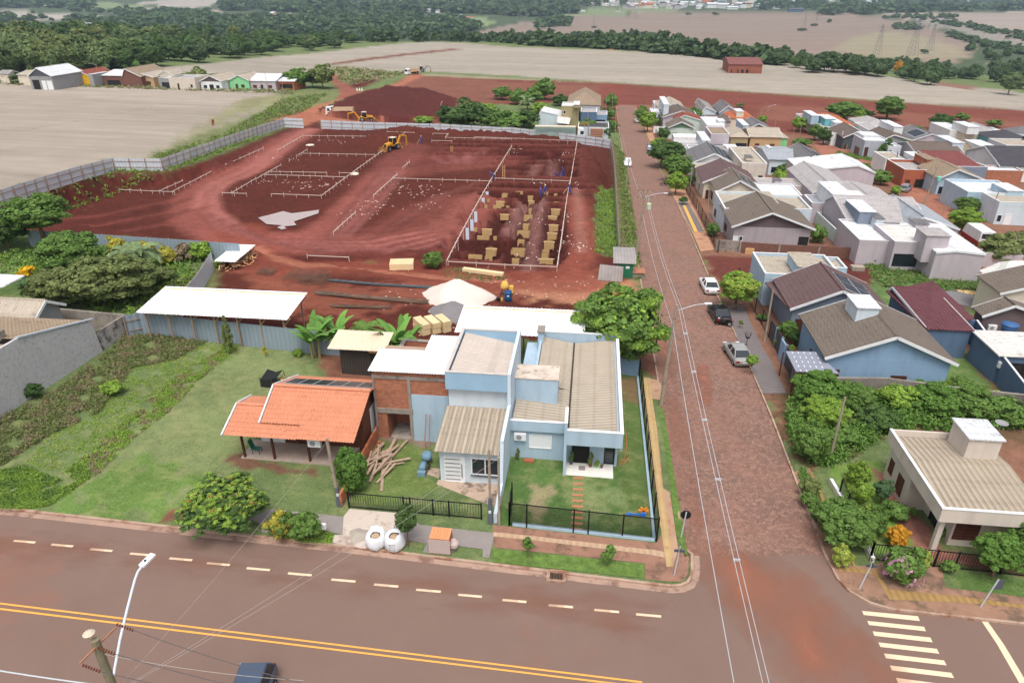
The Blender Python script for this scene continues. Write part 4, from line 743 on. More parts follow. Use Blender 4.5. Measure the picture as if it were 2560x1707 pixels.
w=MB(); w.box(-23.6,38.15,-.1,-15.6,40.4,.36); w.build('porch_floor',DECK,o)
for x in (-23.35,-21.15,-18.55):
 w=MB(); w.box(x-.07,38.25,.36,x+.07,38.4,2.95); w.build('porch_post',WOODD,o)
opening(o,'f',-21.2,40.3,-15.2,44,.4,.18,.3,0,2.1,'d'); opening(o,'f',-21.2,40.3,-15.2,44,.4,.42,.62,.8,2.0,'s'); opening(o,'f',-21.2,40.3,-15.2,44,.4,.78,.9,.8,2.0,'s')
w=MB(); w.box(-23.0,40.3,.36,-21.2,40.45,2.7); w.build('white_wall',WHITE,o); w=MB(); w.box(-15.22,42.0,-.3,-15.14,43.6,2.6); w.build('side_panel',WHITE,o)
w=MB(); w.box(-18.3,37.75,2.0,-17.4,38.05,2.6); a=w.build('air_conditioner',FRAMEW,o); w=MB(); w.lathe((-17.95,37.75,2.3),[(.2,-.02),(.2,.0)],16,ax='y'); b=w.build('fan_grille',GREY,o); b.parent=a
hS=House('timber_shed','dark board shed with pale corrugated roof behind the wooden house','shed',loc=(-19.3,53,-.5))
w=MB(); w.box(-20.9,51.9,-1.4,-18.2,54.2,2.2); w.build('wall',mat('dark_boards',(70,64,60),.9,.2,1.5,rib=('X',.25,.35,.3)),hS.o); r=MB(); r.ribs((-21.8,51.4,2.35),(-16.7,51.4,2.35),(-16.7,54.5,2.7),(-21.8,54.5,2.7),.2,.03); r.build('roof',mat('cream_sheet',(226,206,182),.8,.08,1),hS.o)
w=MB(); w.box(-18.2,51.6,2.05,-16.8,51.8,2.3); w.build('beam',mat('raw_timber',(190,140,100),.8,.2,3),hS.o)
for x,y in ((-17,51.7),(-17,54)):
 w=MB(); w.box(x-.06,y-.06,-1.5,x+.06,y+.06,2.3); w.build('post',WOODD,hS.o)
PINE=mat('pine_timber',(216,180,124),.8,.12,3); OLDW=mat('weathered_post',(156,132,112),.9,.2,3)
def shed(name,label,X0,Y0,X1,Y1,z0,z1,posts,m=WHM):
 o=thing(name,Vector(((X0+X1)/2,(Y0+Y1)/2,gh((X0+X1)/2,(Y0+Y1)/2))),label,'shed'); r=MB(); n=int((X1-X0)/1)
 r.ribs((X0,Y0,z0),(X1,Y0,z0),(X1,Y1,z1),(X0,Y1,z1),.34,.02); r.build('roof',m,o)
 for i in range(posts):
  for y,z in ((Y0+.5,z0),(Y1-.5,z1)):
   x=X0+.6+(X1-X0-1.2)*i/(posts-1); w=MB(); w.beam((x,y,gh(x,y)-.2),(x,y,z-.05),.12); w.beam((x,y,z-.9),(x+.7,y,z-.08),.08); w.build('post',OLDW,o)
 w=MB()
 for y,z in ((Y0+.5,z0),(Y1-.5,z1)): w.beam((X0,y,z-.05),(X1,y,z-.05),.1,.14)
 w.build('purlin',PINE,o); return o
shed('large_open_shed','long open shed with wide white steel roof behind the grey sheet fence',-41.6,55.3,-26.9,60.6,3.0,3.5,7)
shed('white_roofed_shed','white steel roofed shed directly behind the tall narrow house',-11.2,54.3,.2,59.3,3.1,3.5,5)
so2=shed('small_open_shed','small leaning white roofed lean-to over a heap of sawn wood',-44.3,74.6,-41.6,80.3,.9,1.1,2)
# houses across the street and beyond (near to far)
r8z=lambda x,y:(1560+x/4.356,200+y/4.356); r1b=lambda x,y:(2060+x/4.356,200+y/4.356); r3b=lambda x,y:(2060+x/4.356,480+y/4.356)
H=House('beige_house','beige house with ribbed roof and white topped tank box at the bottom right','house',at=(2450,1330))
X0,Y0,X1,Y1,z,gz=H.foot(2356.7,1272,2640,1072,3.5); Y1=Zp(2229,1072,z)[1]
mb=MB(); mb.box(X0+1.6,Y0+1.1,gz-.4,X1,Y1-.3,z-1.0); mb.box(X0+.3,Y0+4.5,gz-.4,X0+1.6,Y1-.3,z-1.0); mb.build('wall',BEIGE,H.o)
mb=MB(); mb.box(X0,Y0,z-.95,X1,Y0+.15,z); mb.box(X0,Y0+.15,z-.95,X0+.15,Y1,z); mb.box(X0+.15,Y1-.15,z-.95,X1,Y1,z); mb.box(X0+.15,Y0+.15,z-1.0,X1,Y1-.15,z-.85); mb.build('fascia',BEIGE,H.o)
mb=MB(); mb.box(X0-.03,Y0-.03,z,X1,Y0+.17,z+.05); mb.box(X0-.03,Y0+.17,z,X0+.17,Y1,z+.05); mb.build('coping',TRIM,H.o)
yr=Zp(2300,1143,z)[1]; r=MB(); r.ribs((X0+.2,Y0+.2,z-.45),(X1,Y0+.2,z-.45),(X1,yr,z-.08),(X0+.2,yr,z-.08),.19,.025,2,.02); r.ribs((X0+.2,Y1-.2,z-.45),(X1,Y1-.2,z-.45),(X1,yr,z-.1),(X0+.2,yr,z-.1),.19,.025); r.build('roof',mat('stained_fibre',(184,170,152),.92,.12,.7,rib=('X',.38,.28,.4,1.8,.08),stain=((150,134,112),1.4,.62)),H.o)
H.tank(2425,1097,2508,1049,5.1,1.7,BEIGE,'white'); 
mb=MB(); mb.box(X0+.35,Y0+.35,gz-.4,X0+.65,Y0+.65,z-.95); mb.build('column',BEIGE,H.o)
opening(H.o,'f',X0+1.6,Y0+1.1,X1,Y1,gz,.03,.34,.8,2.1,'s'); opening(H.o,'l',X0+.3,Y0+4.5,X0+1.6,Y1-.3,gz,.55,.8,.5,1.9,'s'); opening(H.o,'l',X0+.3,Y0+4.5,X0+1.6,Y1-.3,gz,.12,.3,.9,2.0,'s')
opening(H.o,'l',X0+1.6,Y0+1.1,X1,Y0+4.5,gz,.25,.75,.0,2.2,'n')
BX=(X0,Y0,X1,Y1,gz)
d=thing('satellite_dish',Vector(tuple(E_(2495,1082,3.4))),'grey satellite dish on the roof edge beside the tank box','satellite dish'); c=d.location; mb=MB(); mb.tube([c,c+Vector((0,0,.7))],.03); mb.build('pole',GREY,d); mb=MB(); mb.lathe((c.x,c.y,c.z+.8),[(.05,-.1),(.3,-.04),(.42,.05),(.4,.06),(.05,-.07)],16); mb.build('dish',GREY,d,True)
H=House('blue_gabled_house','light blue house with weathered brown tile gable roof and tall striped blue water tank box','house',at=(2200,960))
H.gable(2062,896,2396,788,3.0,2.3,MBLUE,'tile','Y',.4,asym=.5,ops=[('f',.55,.68,1.1,1.9,'s'),('l',.45,.6,.9,1.9,'s'),('f',.04,.12,.3,2.2,'s')])
H.tank(2145,770,2200,738,6.2,2.6,PBLUE,'white'); 
X0,Y0,X1,Y1,gz=H.box; mb=MB()
H2=H
H=House('carport_roof','flat grey metal carport roof with small white slots beside the blue gabled house','carport',at=(2040,960)); H.mono([q4(1150,1048)+(2.5,),q4(1650,1075)+(2.5,),q4(1390,825)+(2.5,),q4(1035,818)+(2.5,)],.08,mat('perforated_roof',(142,146,160),.6,.1,1,stain=((160,120,110),.8,.62)))
sl=MB()
for i in range(5):
 for j in range(5):
  p=E_(*q4(1110+j*68+i*24,835+i*52+j*3),2.52); sl.box(p[0]-.04,p[1]-.16,p[2],p[0]+.04,p[1]+.16,p[2]+.012)
sl.build('light_slots',FRAMEW,H.o)
for p in (q4(1140,1060),q4(1620,1080),q4(1010,830)):
 g=E_(*p,2.4); mb=MB(); mb.box(g[0]-.05,g[1]-.05,hz(g[0],g[1])-.2,g[0]+.05,g[1]+.05,g[2]); mb.build('post',WOODD,H.o)
H=House('grey_blue_house','grey blue house with purple brown tiled gable roof and solar collectors behind','house',at=(1990,800))
H.gable(1975,774,2235,700,3.0,2.2,GREYB,'tileb','Y',.4,asym=.47,ops=[('f',.05,.25,.0,2.2,'d'),('f',.5,.58,1.6,2.3,'s'),('f',.27,.34,.6,2.0,'s')]); H.solar(.1,.7,.1,.75,'r',(2,2)); H.ac('f',.36,1.6)
H.mono([(1912,706,2.95),(1975,774,2.95),(2000,768,3.2),(1950,700,3.2)],.1,'tileb','Y','porch_roof')
H=House('parapet_house','white and light blue house with beige roof next to red earth lot','house',at=(1950,700))
H.block(1913,684,2106,631,3.8,LBLUE,'fib',.4,'X',[('l',.5,.8,.9,1.9,'s')]); H.tank(1997,668,2053,632,4.9,1.2,LBLUE,'fib'); H.block(2048,668,2118,641,3.7,LBLUE,'fib',.35,'X')
H=House('mauve_house','house with mauve grey walls under a wide brown grey gable roof and a hammock porch','house',at=(1900,600))
H.gable(1829,568,2040,512,3.0,2.2,paintm('mauve_light',(170,160,164)),'tile','Y',.5,gw=MAUVE,asym=.46,ops=[('f',.0,.07,.0,2.1,'wd'),('f',.08,.13,.3,2.1,'g'),('f',.86,.99,.0,2.3,'dk'),('l',.3,.5,.9,1.9,'s')])
H=House('white_parapet_house','white house with light blue parapets round three beige roofs behind the mauve house','house',at=(1900,560))
H.block(1812,521,1932,478,3.8,PBLUE,'fib',.4,'X',[('l',.2,.35,.8,2.,'s')]); H.block(1945,521,2030,488,3.9,PBLUE,'fib',.4,'X',()); H.tank(1905,508,1945,480,4.8,1.0,PBLUE,'fib')
H=House('brown_solar_house','brown tiled gable house with two rows of solar panels on its right slope','house',at=(1830,520))
H.gable(1790,480,1905,445,3.0,2.0,CREAM,'tile','Y',.4,ops=[('f',.1,.3,.6,2.0,'g'),('l',.3,.5,.6,2.0,'s')]); H.solar(.05,.55,.1,.85,'r',(3,2))
H=House('purple_roofed_house','house with smooth dark purple gable roof behind the street trees','house',at=(1790,470))
H.gable(1756,457,1895,421,3.0,2.0,CREAM,'tileb','Y',.4,asym=.47,ops=[('l',.4,.6,.4,2.0,'g'),('f',.05,.15,0,2.1,'d')])
H=House('low_white_house','low white house with red edged patio roof and wide chimney','house',at=(1950,500))
H.block(1888,462,2005,444,3.0,BEIGE,'lil',.3,'X'); H.tank(1937,452,1954,446,3.9,.8,LILAC,'grey','chimney'); H.block(1900,486,2006,458,2.9,LILAC,'white',.2,'X')
H=House('small_parapet_house','low house with beige roof between brown parapets beside the grey tiled gable','house',at=(1790,440)); H.block(1741,424,1858,408,3.1,BEIGE,'fib',.3,'Y')
H=House('cream_flat_house','cream two storey box house with wide dark window and flat beige roof','house',at=(1880,440))
H.block(1856,408,1918,367,5.2,BEIGE,'fib',.3,'Y',[('f',.08,.42,2.2,3.9,'n'),('f',.72,.9,2.8,3.6,'n')]); H.tank(1866,394,1881,388,5.9,.6,BEIGE,'grey')
H=House('grey_tile_house','grey ribbed gabled house with solar panels on its right slope above street trees','house',at=(1760,430))
H.gable(1726,409,1842,378,3.1,2.1,WHITE,'grey','Y',.4,asym=.5,ops=[('f',.6,.8,1.,2.,'g')]); H.solar(.0,.9,.08,.85,'r',(4,3))
H=House('grey_metal_house','long house with light grey metal roof and a row of dark windows','house',at=(1950,420))
H.gable(1922,400,2000,366,3.3,.9,PBLUE,'metal','X',.3,ops=[('f',.1,.95,1.2,2.4,'n')]); H.tank(1921,370,1928,364,4.6,1.2,WHITE)
H=House('grey_gable_solar_house','grey tiled gable house with a dark solar sheet on its front right slope','house',at=(2010,430))
H.gable(1995,412,2085,378,3.2,1.9,COOL,'grey','Y',.3,asym=.42); H.solar(.05,.55,.15,.8,'r',(1,1))
H=House('white_hall','large white walled house with bright white metal roof edge and sheer side wall','house',at=(2010,470))
H.gable(2000,428,2190,398,3.6,1.3,LILAC,'white','Y',.1,asym=.75); H.block(1985,418,2080,404,3.4,PBLUE,'white',.1)
H=House('white_roof_porch','small bright white porch roof over a brick wall','porch',at=(1840,395)); H.block(1823,379,1850,362,2.9,OBRICK,'white',-1)
H=House('walled_blue_house','blue white house with empty flat roofs divided by low parapets','house',at=(1730,400))
H.block(1692,366,1765,351,3.6,WHITE,'lil',.5); H.block(1722,372,1822,362,3.5,LILAC,'fibg',.4); H.tank(1757,352,1776,329,5.,2.2,COOL,'white')
H=House('pink_grey_house','pinkish grey two storey house with big dark window and beige flat roof','house',at=(1800,360))
H.block(1778,335,1824,317,5.6,LILAC,'tan',.3,'Y',[('f',.22,.78,1.6,3.6,'n')])
H=House('green_gabled_house','green gabled house with mint walls and mossy tile roof close to the street','house',at=(1700,340))
H.gable(1668,320.5,1739,308,3.0,1.7,MINT,'tile','Y',.5,gw=GREEN,ops=[('f',.15,.35,1.,2.,'s')]); H.block(1685,343,1750,334,2.0,WHITE,None,0)
H=House('mint_sided_house','mint green gable sided house behind the green gabled one','house',at=(1740,320)); H.gable(1688,302,1760,288,3.4,1.6,MINT,'rust','Y',.2,gw=MINT,asym=.3)
H=House('big_white_house','big plain white flat house with rounded white block','house',at=(1790,330)); H.block(1768,314,1812,292,4.2,WHITE,'white',.15); H.tank(1797,304,1813,297,5.,1.6,WHITE)
H=House('long_tan_house','long tan house with beige tiled roof and two shuttered windows','house',at=(1900,360))
H.gable(1874,343.5,1957,324,3.2,1.5,TAN,'fib','X',.3,ops=[('f',.18,.32,.9,2.1,'s'),('f',.66,.82,.9,2.1,'s')],gw=TAN); H.block(1952,346,1970,330,2.9,LGREEN,'fib',-1)
H=House('tan_porch_house','house with beige hipped roof over a dark glazed porch','house',at=(1850,360)); H.hip(1826,343,1875,322,3.1,1.3,OLIVE,'fib',.3,[('f',.3,.95,.2,2.1,'n')])
H=House('grey_hip_house','house with dark grey gable roof patched in brick near the field','house',at=(1890,330)); H.gable(1862,326,1935,308,3.1,1.8,OBRICK,'grey','Y',.3,asym=.45); H.tank(1858,314,1872,298,4.6,2.2,LBLUE)
H=House('orange_patch_house','house with orange and cream hipped roof and white tank box','house',at=(1850,300)); H.hip(1818,296,1888,278,3.1,1.6,CREAM,'orange',.3); H.tank(1842,280,1860,272,5.0,1.8,CREAM)
H=House('grey_low_house','low grey roofed house between white and orange roofs','house',at=(1800,310)); H.gable(1768,305,1828,288,3.0,.9,LILAC,'brown','X',.2)
H=House('blue_grey_gable_house','grey gabled house with blue front at the edge of the red works','house',at=(1820,290)); H.gable(1797,283,1850,266,3.2,2.2,LBLUE,'grey','Y',.4,asym=.4)
H=House('narrow_grey_house','narrow house with long pale grey roof between dark trees','house',at=(1770,290)); H.gable(1755,280,1792,258,3.0,1.6,PBLUE,'fibg','Y',.2,asym=.2)
H=House('dark_brown_gable_house','dark brown gabled house with lilac walls beyond the green gabled one','house',at=(1700,300)); H.gable(1656,294,1742,276,3.1,2.0,LILAC,'brown','Y',.3,asym=.55); H.block(1712,285,1741,274,3.2,PBLUE,'dark',.25)
H=House('far_white_house','white house with beige gable and tall tank tower at the end of the street','house',at=(1680,290)); H.gable(1645,273,1714,255,3.2,1.8,WHITE,'fib','Y',.3,asym=.55); H.tank(1660,262,1673,242,6.5,3.5,COOL); H.block(1628,280,1676,271,3.2,PBLUE,'white',.3); H.block(1636,260,1662,252,3.2,WHITE,'white',.2)
H=House('orange_roofed_house','house with orange tiled roof, teal tank box and solar panels near the red field','house',at=(2090,330))
H.hip(2036,312,2140,288,3.1,1.8,CREAM,'orange',.2); H.tank(2064,298,2090,287,5.6,2.2,TEAL); H.block(2058,318,2110,303,3.4,WHITE,'fib',.3); H.tank(2088,308,2110,293,5.2,2.0,COOL); H.block(2004,293,2030,284,3.1,WHITE,'lil',.2); H.tank(2030,290,2049,277,5.6,2.5,LBLUE)
H=House('white_cube_house','group of white cubes with pale hipped roof under the two dark trees','house',at=(2220,340))
H.hip(2160,318,2240,296,3.0,1.6,WHITE,'lil',.2); H.block(2175,327,2212,306,3.6,WHITE,'lil',.2,'X',[('f',.3,.4,.3,1.4,'dk'),('l',.1,.5,.2,2.5,'n')]); H.block(2212,330,2281,312,3.4,WHITE,'white',.2); H.tank(2236,318,2259,301,5.6,2.2,WHITE)
H=House('white_flat_house','white flat roofed house with two tiny windows under a white gable','house',at=(2130,335)); H.block(2080,333,2165,310,3.4,WHITE,'lil',.2,'Y',[('f',.6,.66,1.2,2.,'dk')]); H.gable(2091,335,2125,320,2.9,.9,LILAC,'lil','Y',.2)
H=House('grey_porch_house','brown grey gabled house with dark walls and a porch beside the white modern house','house',at=(2130,370))
H.gable(2107,345,2175,322,3.0,1.8,DGREY,'brown','Y',.3,asym=.55,ops=[('f',.1,.2,0,2.,'d')])
H=House('grey_modern_house','modern house with white slab roof, grey side wall and tall brown window behind the hedge','house',at=(2180,390))
H.block(2163,352,2226,336,4.2,paintm('cool_grey',(176,182,192)),'white',.3,'Y',[('f',.05,.2,.2,3.0,'s'),('l',.3,.7,.2,2.2,'n')]); H.block(2222,366,2254,350,3.6,COOL,'white',.3); H.tank(2160,340,2200,330,4.9,.8,WHITE)
H=House('brown_grey_house','wide brown grey gable roofed house right of the white slab roof','house',at=(2240,360)); H.gable(2205,351,2285,330,3.3,1.4,GREY,'brown','Y',.3,asym=.35); H.block(2255,339,2300,331,3.,WHITE,'white',.1)
H=House('grey_solar_gable_house','grey gabled house with slanting dark solar sheet and white parapets','house',at=(2320,360)); H.gable(2282,351,2372,327,3.2,1.7,LILAC,'grey','Y',.2,asym=.5); H.solar(.1,.6,.15,.8,'l',(1,1)); H.block(2343,351,2386,341,3.3,LILAC,'lil',.2)
H=House('white_garden_house','large white and cream house with stepped white roofs at the upper right','house',at=(2440,350))
H.block(2376,326,2420,306,3.5,WHITE,'white',.2,'X'); H.block(2412,334,2500,316,3.4,CREAM,'white',.2,'X',[('f',.03,.1,.2,2.,'n'),('f',.14,.22,.2,2.,'n')]); H.tank(2420,318,2450,304,5.4,2.,WHITE); H.gable(2450,332,2510,314,3.3,1.0,WHITE,'lil','Y',.1); H.block(2482,330,2515,318,4.0,WHITE,'white',.2)
H=House('dark_roofed_house','house with dark grey hipped roof and turquoise wall at the right edge','house',at=(2530,380)); H.hip(2492,354,2600,331,3.,1.8,TEAL,'dark',.3,[('f',.05,.2,.5,2.,'s')]); H.hip(2535,332,2610,322,3.,1.4,COOL,'grey',.2)
H=House('white_side_house','plain white block house beside the dark conifer at the right edge','house',at=(2550,390)); H.block(2516,363,2620,346,3.3,COOL,'fib',.2)
H=House('long_brown_house','very long house with brown grey roof, white tank box and dark windows','house',at=(2400,400))
H.gable(2290,384,2412,357,3.,1.5,LILAC,'brown','X',.3); H.gable(2412,384,2495,357,3.1,1.5,WHITE,'tan','X',.3,ops=[('f',.1,.38,.8,2.,'n'),('f',.55,.68,.4,2.,'n')]); H.tank(2450,366,2490,350,5.,1.8,WHITE); H.tank(2383,358,2412,339,5.2,2.,COOL)
H=House('brick_modern_house','modern terracotta and grey house with flat parapets and dark red roof','house',at=(2330,450))
H.block(2215,397,2262,379,3.5,WHITE,'fib',.3,'X',[('f',.1,.2,.8,2.,'n')]); H.tank(2283,392,2310,380,4.5,1.0,WHITE); H.block(2262,424,2345,398,3.6,TERR,'lil',.6,'X',[('f',.1,.25,.3,2.,'d'),('f',.4,.95,.2,2.1,'dk')]); H.tank(2318,400,2343,384,5.2,1.5,TERR,'tan'); H.gable(2345,415,2455,385,3.4,.9,DGREY,'red','X',.1,asym=.9); H.block(2335,415,2470,404,3.5,GREYB,'lil',.5); H.tank(2245,404,2261,396,3.2,1.,WHITE)
H=House('striped_gable_house','blue white house with brown ribbed gable roof behind the transformer pole','house',at=(2380,470))
H.gable(2345,448,2465,418,3.1,1.9,LBLUE,'tan','Y',.4,asym=.38,ops=[('f',.25,.5,.4,2.1,'g'),('f',.05,.18,.6,2.,'n')])
H=House('pale_blue_flat_house','pale blue house with big bright white flat roof behind parapets','house',at=(2450,540)); H.block(2421,480,2560,448,3.8,LBLUE,'white',.5,'X',[('f',.04,.14,.0,2.,'wd'),('f',.24,.3,.8,1.9,'g'),('f',.36,.48,.0,2.1,'wd')]); H.tank(2520,478,2560,458,4.6,1.3,LBLUE)
H=House('blue_walled_house','light blue house behind a grey blue garden wall at the right edge','house',at=(2520,560)); H.block(2500,505,2640,482,3.8,PBLUE,'fib',.4,'X',[('f',.03,.12,.7,1.9,'g'),('f',.17,.3,0,2.1,'wd')])
H=House('charcoal_roof_house','house with broad charcoal roof rising at the right edge','house',at=(2560,450)); H.gable(2500,416,2680,376,3.2,2.6,WHITE,'dark','X',.3); H.block(2465,425,2560,413,2.8,BRICK,'white',.3)
H=House('pale_complex_house','sprawling house with pale grey folded roofs and white tank tower','house',at=(2100,520))
H.gable(2030,484,2150,424,3.3,1.6,LILAC,'lil','Y',.1,asym=.35); H.block(2075,488,2125,470,3.3,BEIGE,'lil',.3,'X'); H.tank(2086,490,2134,455,5.4,2.4,WHITE); H.gable(2110,506,2250,468,3.3,1.2,WHITE,'lil','Y',.1,asym=.4); H.tank(2136,490,2160,478,4.6,1.4,WHITE)
H=House('pink_pool_house','pinkish house with dark pool heater sheet on its flat roof','house',at=(2080,560)); H.block(2030,507,2140,487,3.4,LILAC,'metal',.4,'X',[('f',.25,.4,1.,1.5,'g')]); H.ac('f',.15,1.6)
H=House('lilac_grey_house','big lilac grey house with long pale roofs and a louvred wall opening','house',at=(2300,640))
H.gable(2120,555,2330,500,3.6,1.6,LILAC,'lil','X',.1,asym=.7); H.gable(2270,570,2400,512,3.6,1.6,LILAC,'metal','Y',.1,asym=.25)
H.tank(2150,530,2190,500,5.4,1.9,GREYB,'white'); H.tank(2192,548,2211,529,4.9,1.6,COOL,'grey','chimney')
H.block(2150,600,2245,548,3.4,LILAC,'white',.25,'Y'); H.block(2238,604,2345,560,3.9,LILAC,'fibw',.15,'X',[('f',.05,.62,.9,2.6,'n')]); H.tank(2318,590,2376,570,5.4,3.5,LILAC,'lil'); H.gable(2340,632,2465,560,3.6,.3,LILAC,'white','Y',.05,asym=.4); H.tank(2290,561,2322,548,4.8,1.1,LILAC,'grey','chimney')
pp=[E_(*r3b(*q),3.2) for q in ((425,445),(590,470),(430,330),(240,300))]; mb=MB(); mb.hexa([(p[0],p[1],p[2]) for p in pp],[(p[0],p[1],p[2]+.06) for p in pp]); mb.build('pool_heater_sheet',mat('black_sheet',(34,38,46),.6,.1,2),H.o)
H=House('burgundy_roofed_house','house with steep burgundy tile roof and slate blue walls behind the blue gabled house','house',at=(2300,830))
H.gable(2319,824,2437,725,2.9,.5,DBLUE,'burg','X',.2,asym=.95); H.mono([(2319,824,3.0),(2437,795,3.0),(2333,702,4.4),(2214,726,3.2)],.1,'burg','Y')
H=House('unfinished_house','unfinished grey house with white corrugated sheets and open rafters','house',at=(2500,740))
H.block(2492,716,2640,690,2.9,CONC,None,0,ops=[('f',-.0,.2,.0,2.1,'dk')]); P=H.mono([(2494,710,3.2),(2640,700,3.4),(2640,650,4.6),(2524,652,4.4)],.05,'fibw','Y'); H.mono([(2494,710,3.2),(2524,652,4.4),(2500,655,3.9),(2448,676,3.1)],.05,'fibw','X','eaves')
mb=MB()
for i in range(4): a=E_(2500+i*18,716+i*2,3.1); b=E_(2520+i*18,690,3.6); mb.beam(a,b,.06,.12)
mb.build('rafters',PINE,H.o)
H=House('brown_tiled_house','house with two brown tile roofs and cream wall at the right edge','house',at=(2480,790)); H.gable(2500,735,2700,690,3.4,1.5,CREAM,'tile','Y',.3,asym=.6); H.gable(2455,792,2640,770,2.9,1.3,MAUVE,'tile','Y',.3,asym=.4); H.ac('f',.1,1.6)
H=House('white_roof_blue_house','house with white ribbed roof inside slate blue walls at the right edge','house',at=(2540,880))
H.block(2500,888,2700,830,2.7,DBLUE,'fibw',-1,'Y',ops=[('f',.1,.6,.2,2.2,'dk')]); H.ac('f',.0,1.8)
r3=lambda x,y:(1280+x/3.675,y/3.675); u2=lambda x,y:(1320+x/9.8,220+y/9.8)
H=House('white_sloped_house','light blue gable sided house with smooth white roof beside the truck','house',at=(1370,315)); H.gable(1346,289,1404,277,3.2,1.2,PBLUE,'white','Y',.05,asym=.15); H.mono([u2(700,850)+(2.6,),u2(1010,890)+(2.6,),u2(1045,740)+(3.,),u2(730,680)+(3.4,)],.1,'fibw','Y','lean_to_roof')
H=House('olive_box_house','tall olive box house with white parapet and small window','house',at=(1430,300)); H.block(1404,265,1448,255,6.4,OLIVE,'white',.3,'X',[('f',.1,.25,4.2,5.2,'g')]); H.tank(1434,263,1448,254,7.0,.8,OLIVE)
H=House('hipped_brown_house','house with large pinkish brown hipped roof and solar panel by the red field','house',at=(1470,280)); H.hip(1416,262,1503,238,3.3,3.6,LILAC,'tan',.3); 
H=House('blue_front_house','blue and grey fronted house with carport at the end of the street','house',at=(1490,300)); H.block(1452,280,1492,269,4.8,DBLUE,'lil',.3); H.block(1480,287,1518,277,3.4,MBLUE,'lil',.3,'X',[('f',.3,.9,0,2.,'dk')])
H=House('low_wall_house','low white walled yard building with dark roof beside the street corner','house',at=(1500,325)); H.block(1445,318,1522,304,2.8,PBLUE,'dark',.3)
u5=lambda x,y:(x/8.4,150+y/8.4); u6=lambda x,y:(260+x/4.523,150+y/4.523)
row=[('grey_hall','grey hall with wide white roof and three bays beyond the stubble field',lambda H:H.gable(*u5(570,345),u5(1085,0)[0],u5(0,240)[1],4.2,2.6,GREY,'white','Y',.3,asym=.45,ops=[('f',.1,.4,.1,3.2,'dk'),('f',.5,.68,.1,3.,'w'),('f',.72,.95,.1,3.,'w')],gw=DGREY)),
('brown_porch_house','brown roofed house with yellow porch posts beside the grey hall',lambda H:H.gable(*u5(1130,370),u5(1480,0)[0],u5(0,300)[1],2.8,1.8,TAN,'rust','Y',.3,ops=[('f',.1,.9,.1,2.2,'dk')])),
('yellow_fronted_house','house with bright yellow front panel and white roof behind a round tree',lambda H:(H.gable(*u5(1480,330),u5(1860,0)[0],u5(0,245)[1],3.2,1.6,YELL,'rust','Y',.2),H.block(*u5(1850,305),u5(1935,0)[0],u5(0,250)[1],4.2,GREY,'white',.1))),
('pale_low_house','pale low house half hidden by trees at the left edge',lambda H:H.gable(*u5(-60,300),u5(160,0)[0],u5(0,265)[1],3.,1.,CREAM,'fibg','X',.3)),
('cream_long_house','long cream roofed house left of the grey hall',lambda H:H.gable(*u5(330,320),u5(620,0)[0],u5(0,250)[1],3.2,1.,CREAM,'fib','X',.3)),
('white_long_house','long white roofed house with dark verandah beyond the field',lambda H:H.gable(*u6(-40,180),u6(220,0)[0],u6(0,125)[1],3.4,1.2,OBRICK,'white','X',.3,ops=[('f',.2,.8,.1,2.2,'dk')])),
('pink_roofed_house','house with pinkish tile gable roof beyond the field',lambda H:H.gable(*u6(200,190),u6(420,0)[0],u6(0,130)[1],3.4,2.6,OBRICK,'tan','Y',.3,asym=.2)),
('tan_gabled_house','small tan gabled house with awning beyond the field',lambda H:H.gable(*u6(345,200),u6(560,0)[0],u6(0,160)[1],3.0,1.4,TAN,'fib','Y',.3,asym=.4,ops=[('f',.1,.22,0,2.,'d'),('f',.55,.8,.8,2.,'s')])),
('grey_garage_house','flat grey garage house with pale roof beyond the field',lambda H:(H.block(*u6(610,205),u6(760,0)[0],u6(0,170)[1],3.4,GREY,'fibw',.3,'X',[('f',.2,.8,.1,2.2,'n')]),H.gable(*u6(590,175),u6(790,0)[0],u6(0,150)[1],3.6,1.6,CREAM,'fib','Y',.2))),
('white_flat_shop','white flat fronted house with grey parapet and one dark door',lambda H:H.block(*u6(725,200),u6(1020,0)[0],u6(0,165)[1],4.0,BEIGE,'metal',.6,'X',[('f',.3,.37,.1,2.3,'dk'),('f',.8,.88,1.,2.,'n')])),
('white_gabled_cottage','white cottage with brown gable and two dark windows',lambda H:H.gable(*u6(1075,245),u6(1330,0)[0],u6(0,195)[1],2.8,1.9,WHITE,'fib','Y',.3,gw=MAUVE,ops=[('f',.12,.28,.9,1.9,'n'),('f',.4,.6,0,2.1,'dk'),('f',.72,.88,.9,1.9,'n')])),
('green_cottage','light green cottage with pale gable roof',lambda H:H.gable(*u6(1400,235),u6(1640,0)[0],u6(0,190)[1],2.9,1.9,LGREEN,'fib','Y',.3,ops=[('f',.3,.42,0,2.1,'d'),('f',.58,.75,.9,1.9,'s')])),
('white_roofed_cottage','grey cottage with wide white roof and brick side',lambda H:H.gable(*u6(1635,240),u6(1940,0)[0],u6(0,190)[1],2.9,1.7,LILAC,'white','X',.3,ops=[('f',.1,.25,.9,1.9,'d'),('f',.4,.5,0,2.,'dk'),('f',.7,.85,.9,1.9,'d')])),
('brick_porch_house','brick house with dark open porch and white roof next to a tree',lambda H:H.gable(*u6(1950,245),u6(2150,0)[0],u6(0,205)[1],2.9,1.1,TERR,'white','X',.3,ops=[('f',.1,.9,.9,2.3,'dk')]))]
for n,l,f in row: f(House(n,l,'house',at=(200,210) if 0 else (300,214)))
H=House('brick_warehouse','red brick warehouse with rounded rusty roof beyond the stubble field','warehouse',at=(1870,163))
X0,Y0,X1,Y1,z,gz=H.foot(1824,157,1884,150,5.0); X1=xfor(1906,Y0,z); z-=.8; mb=MB(); mb.box(X0,Y0,gz-1,X1,Y0+20,z); 
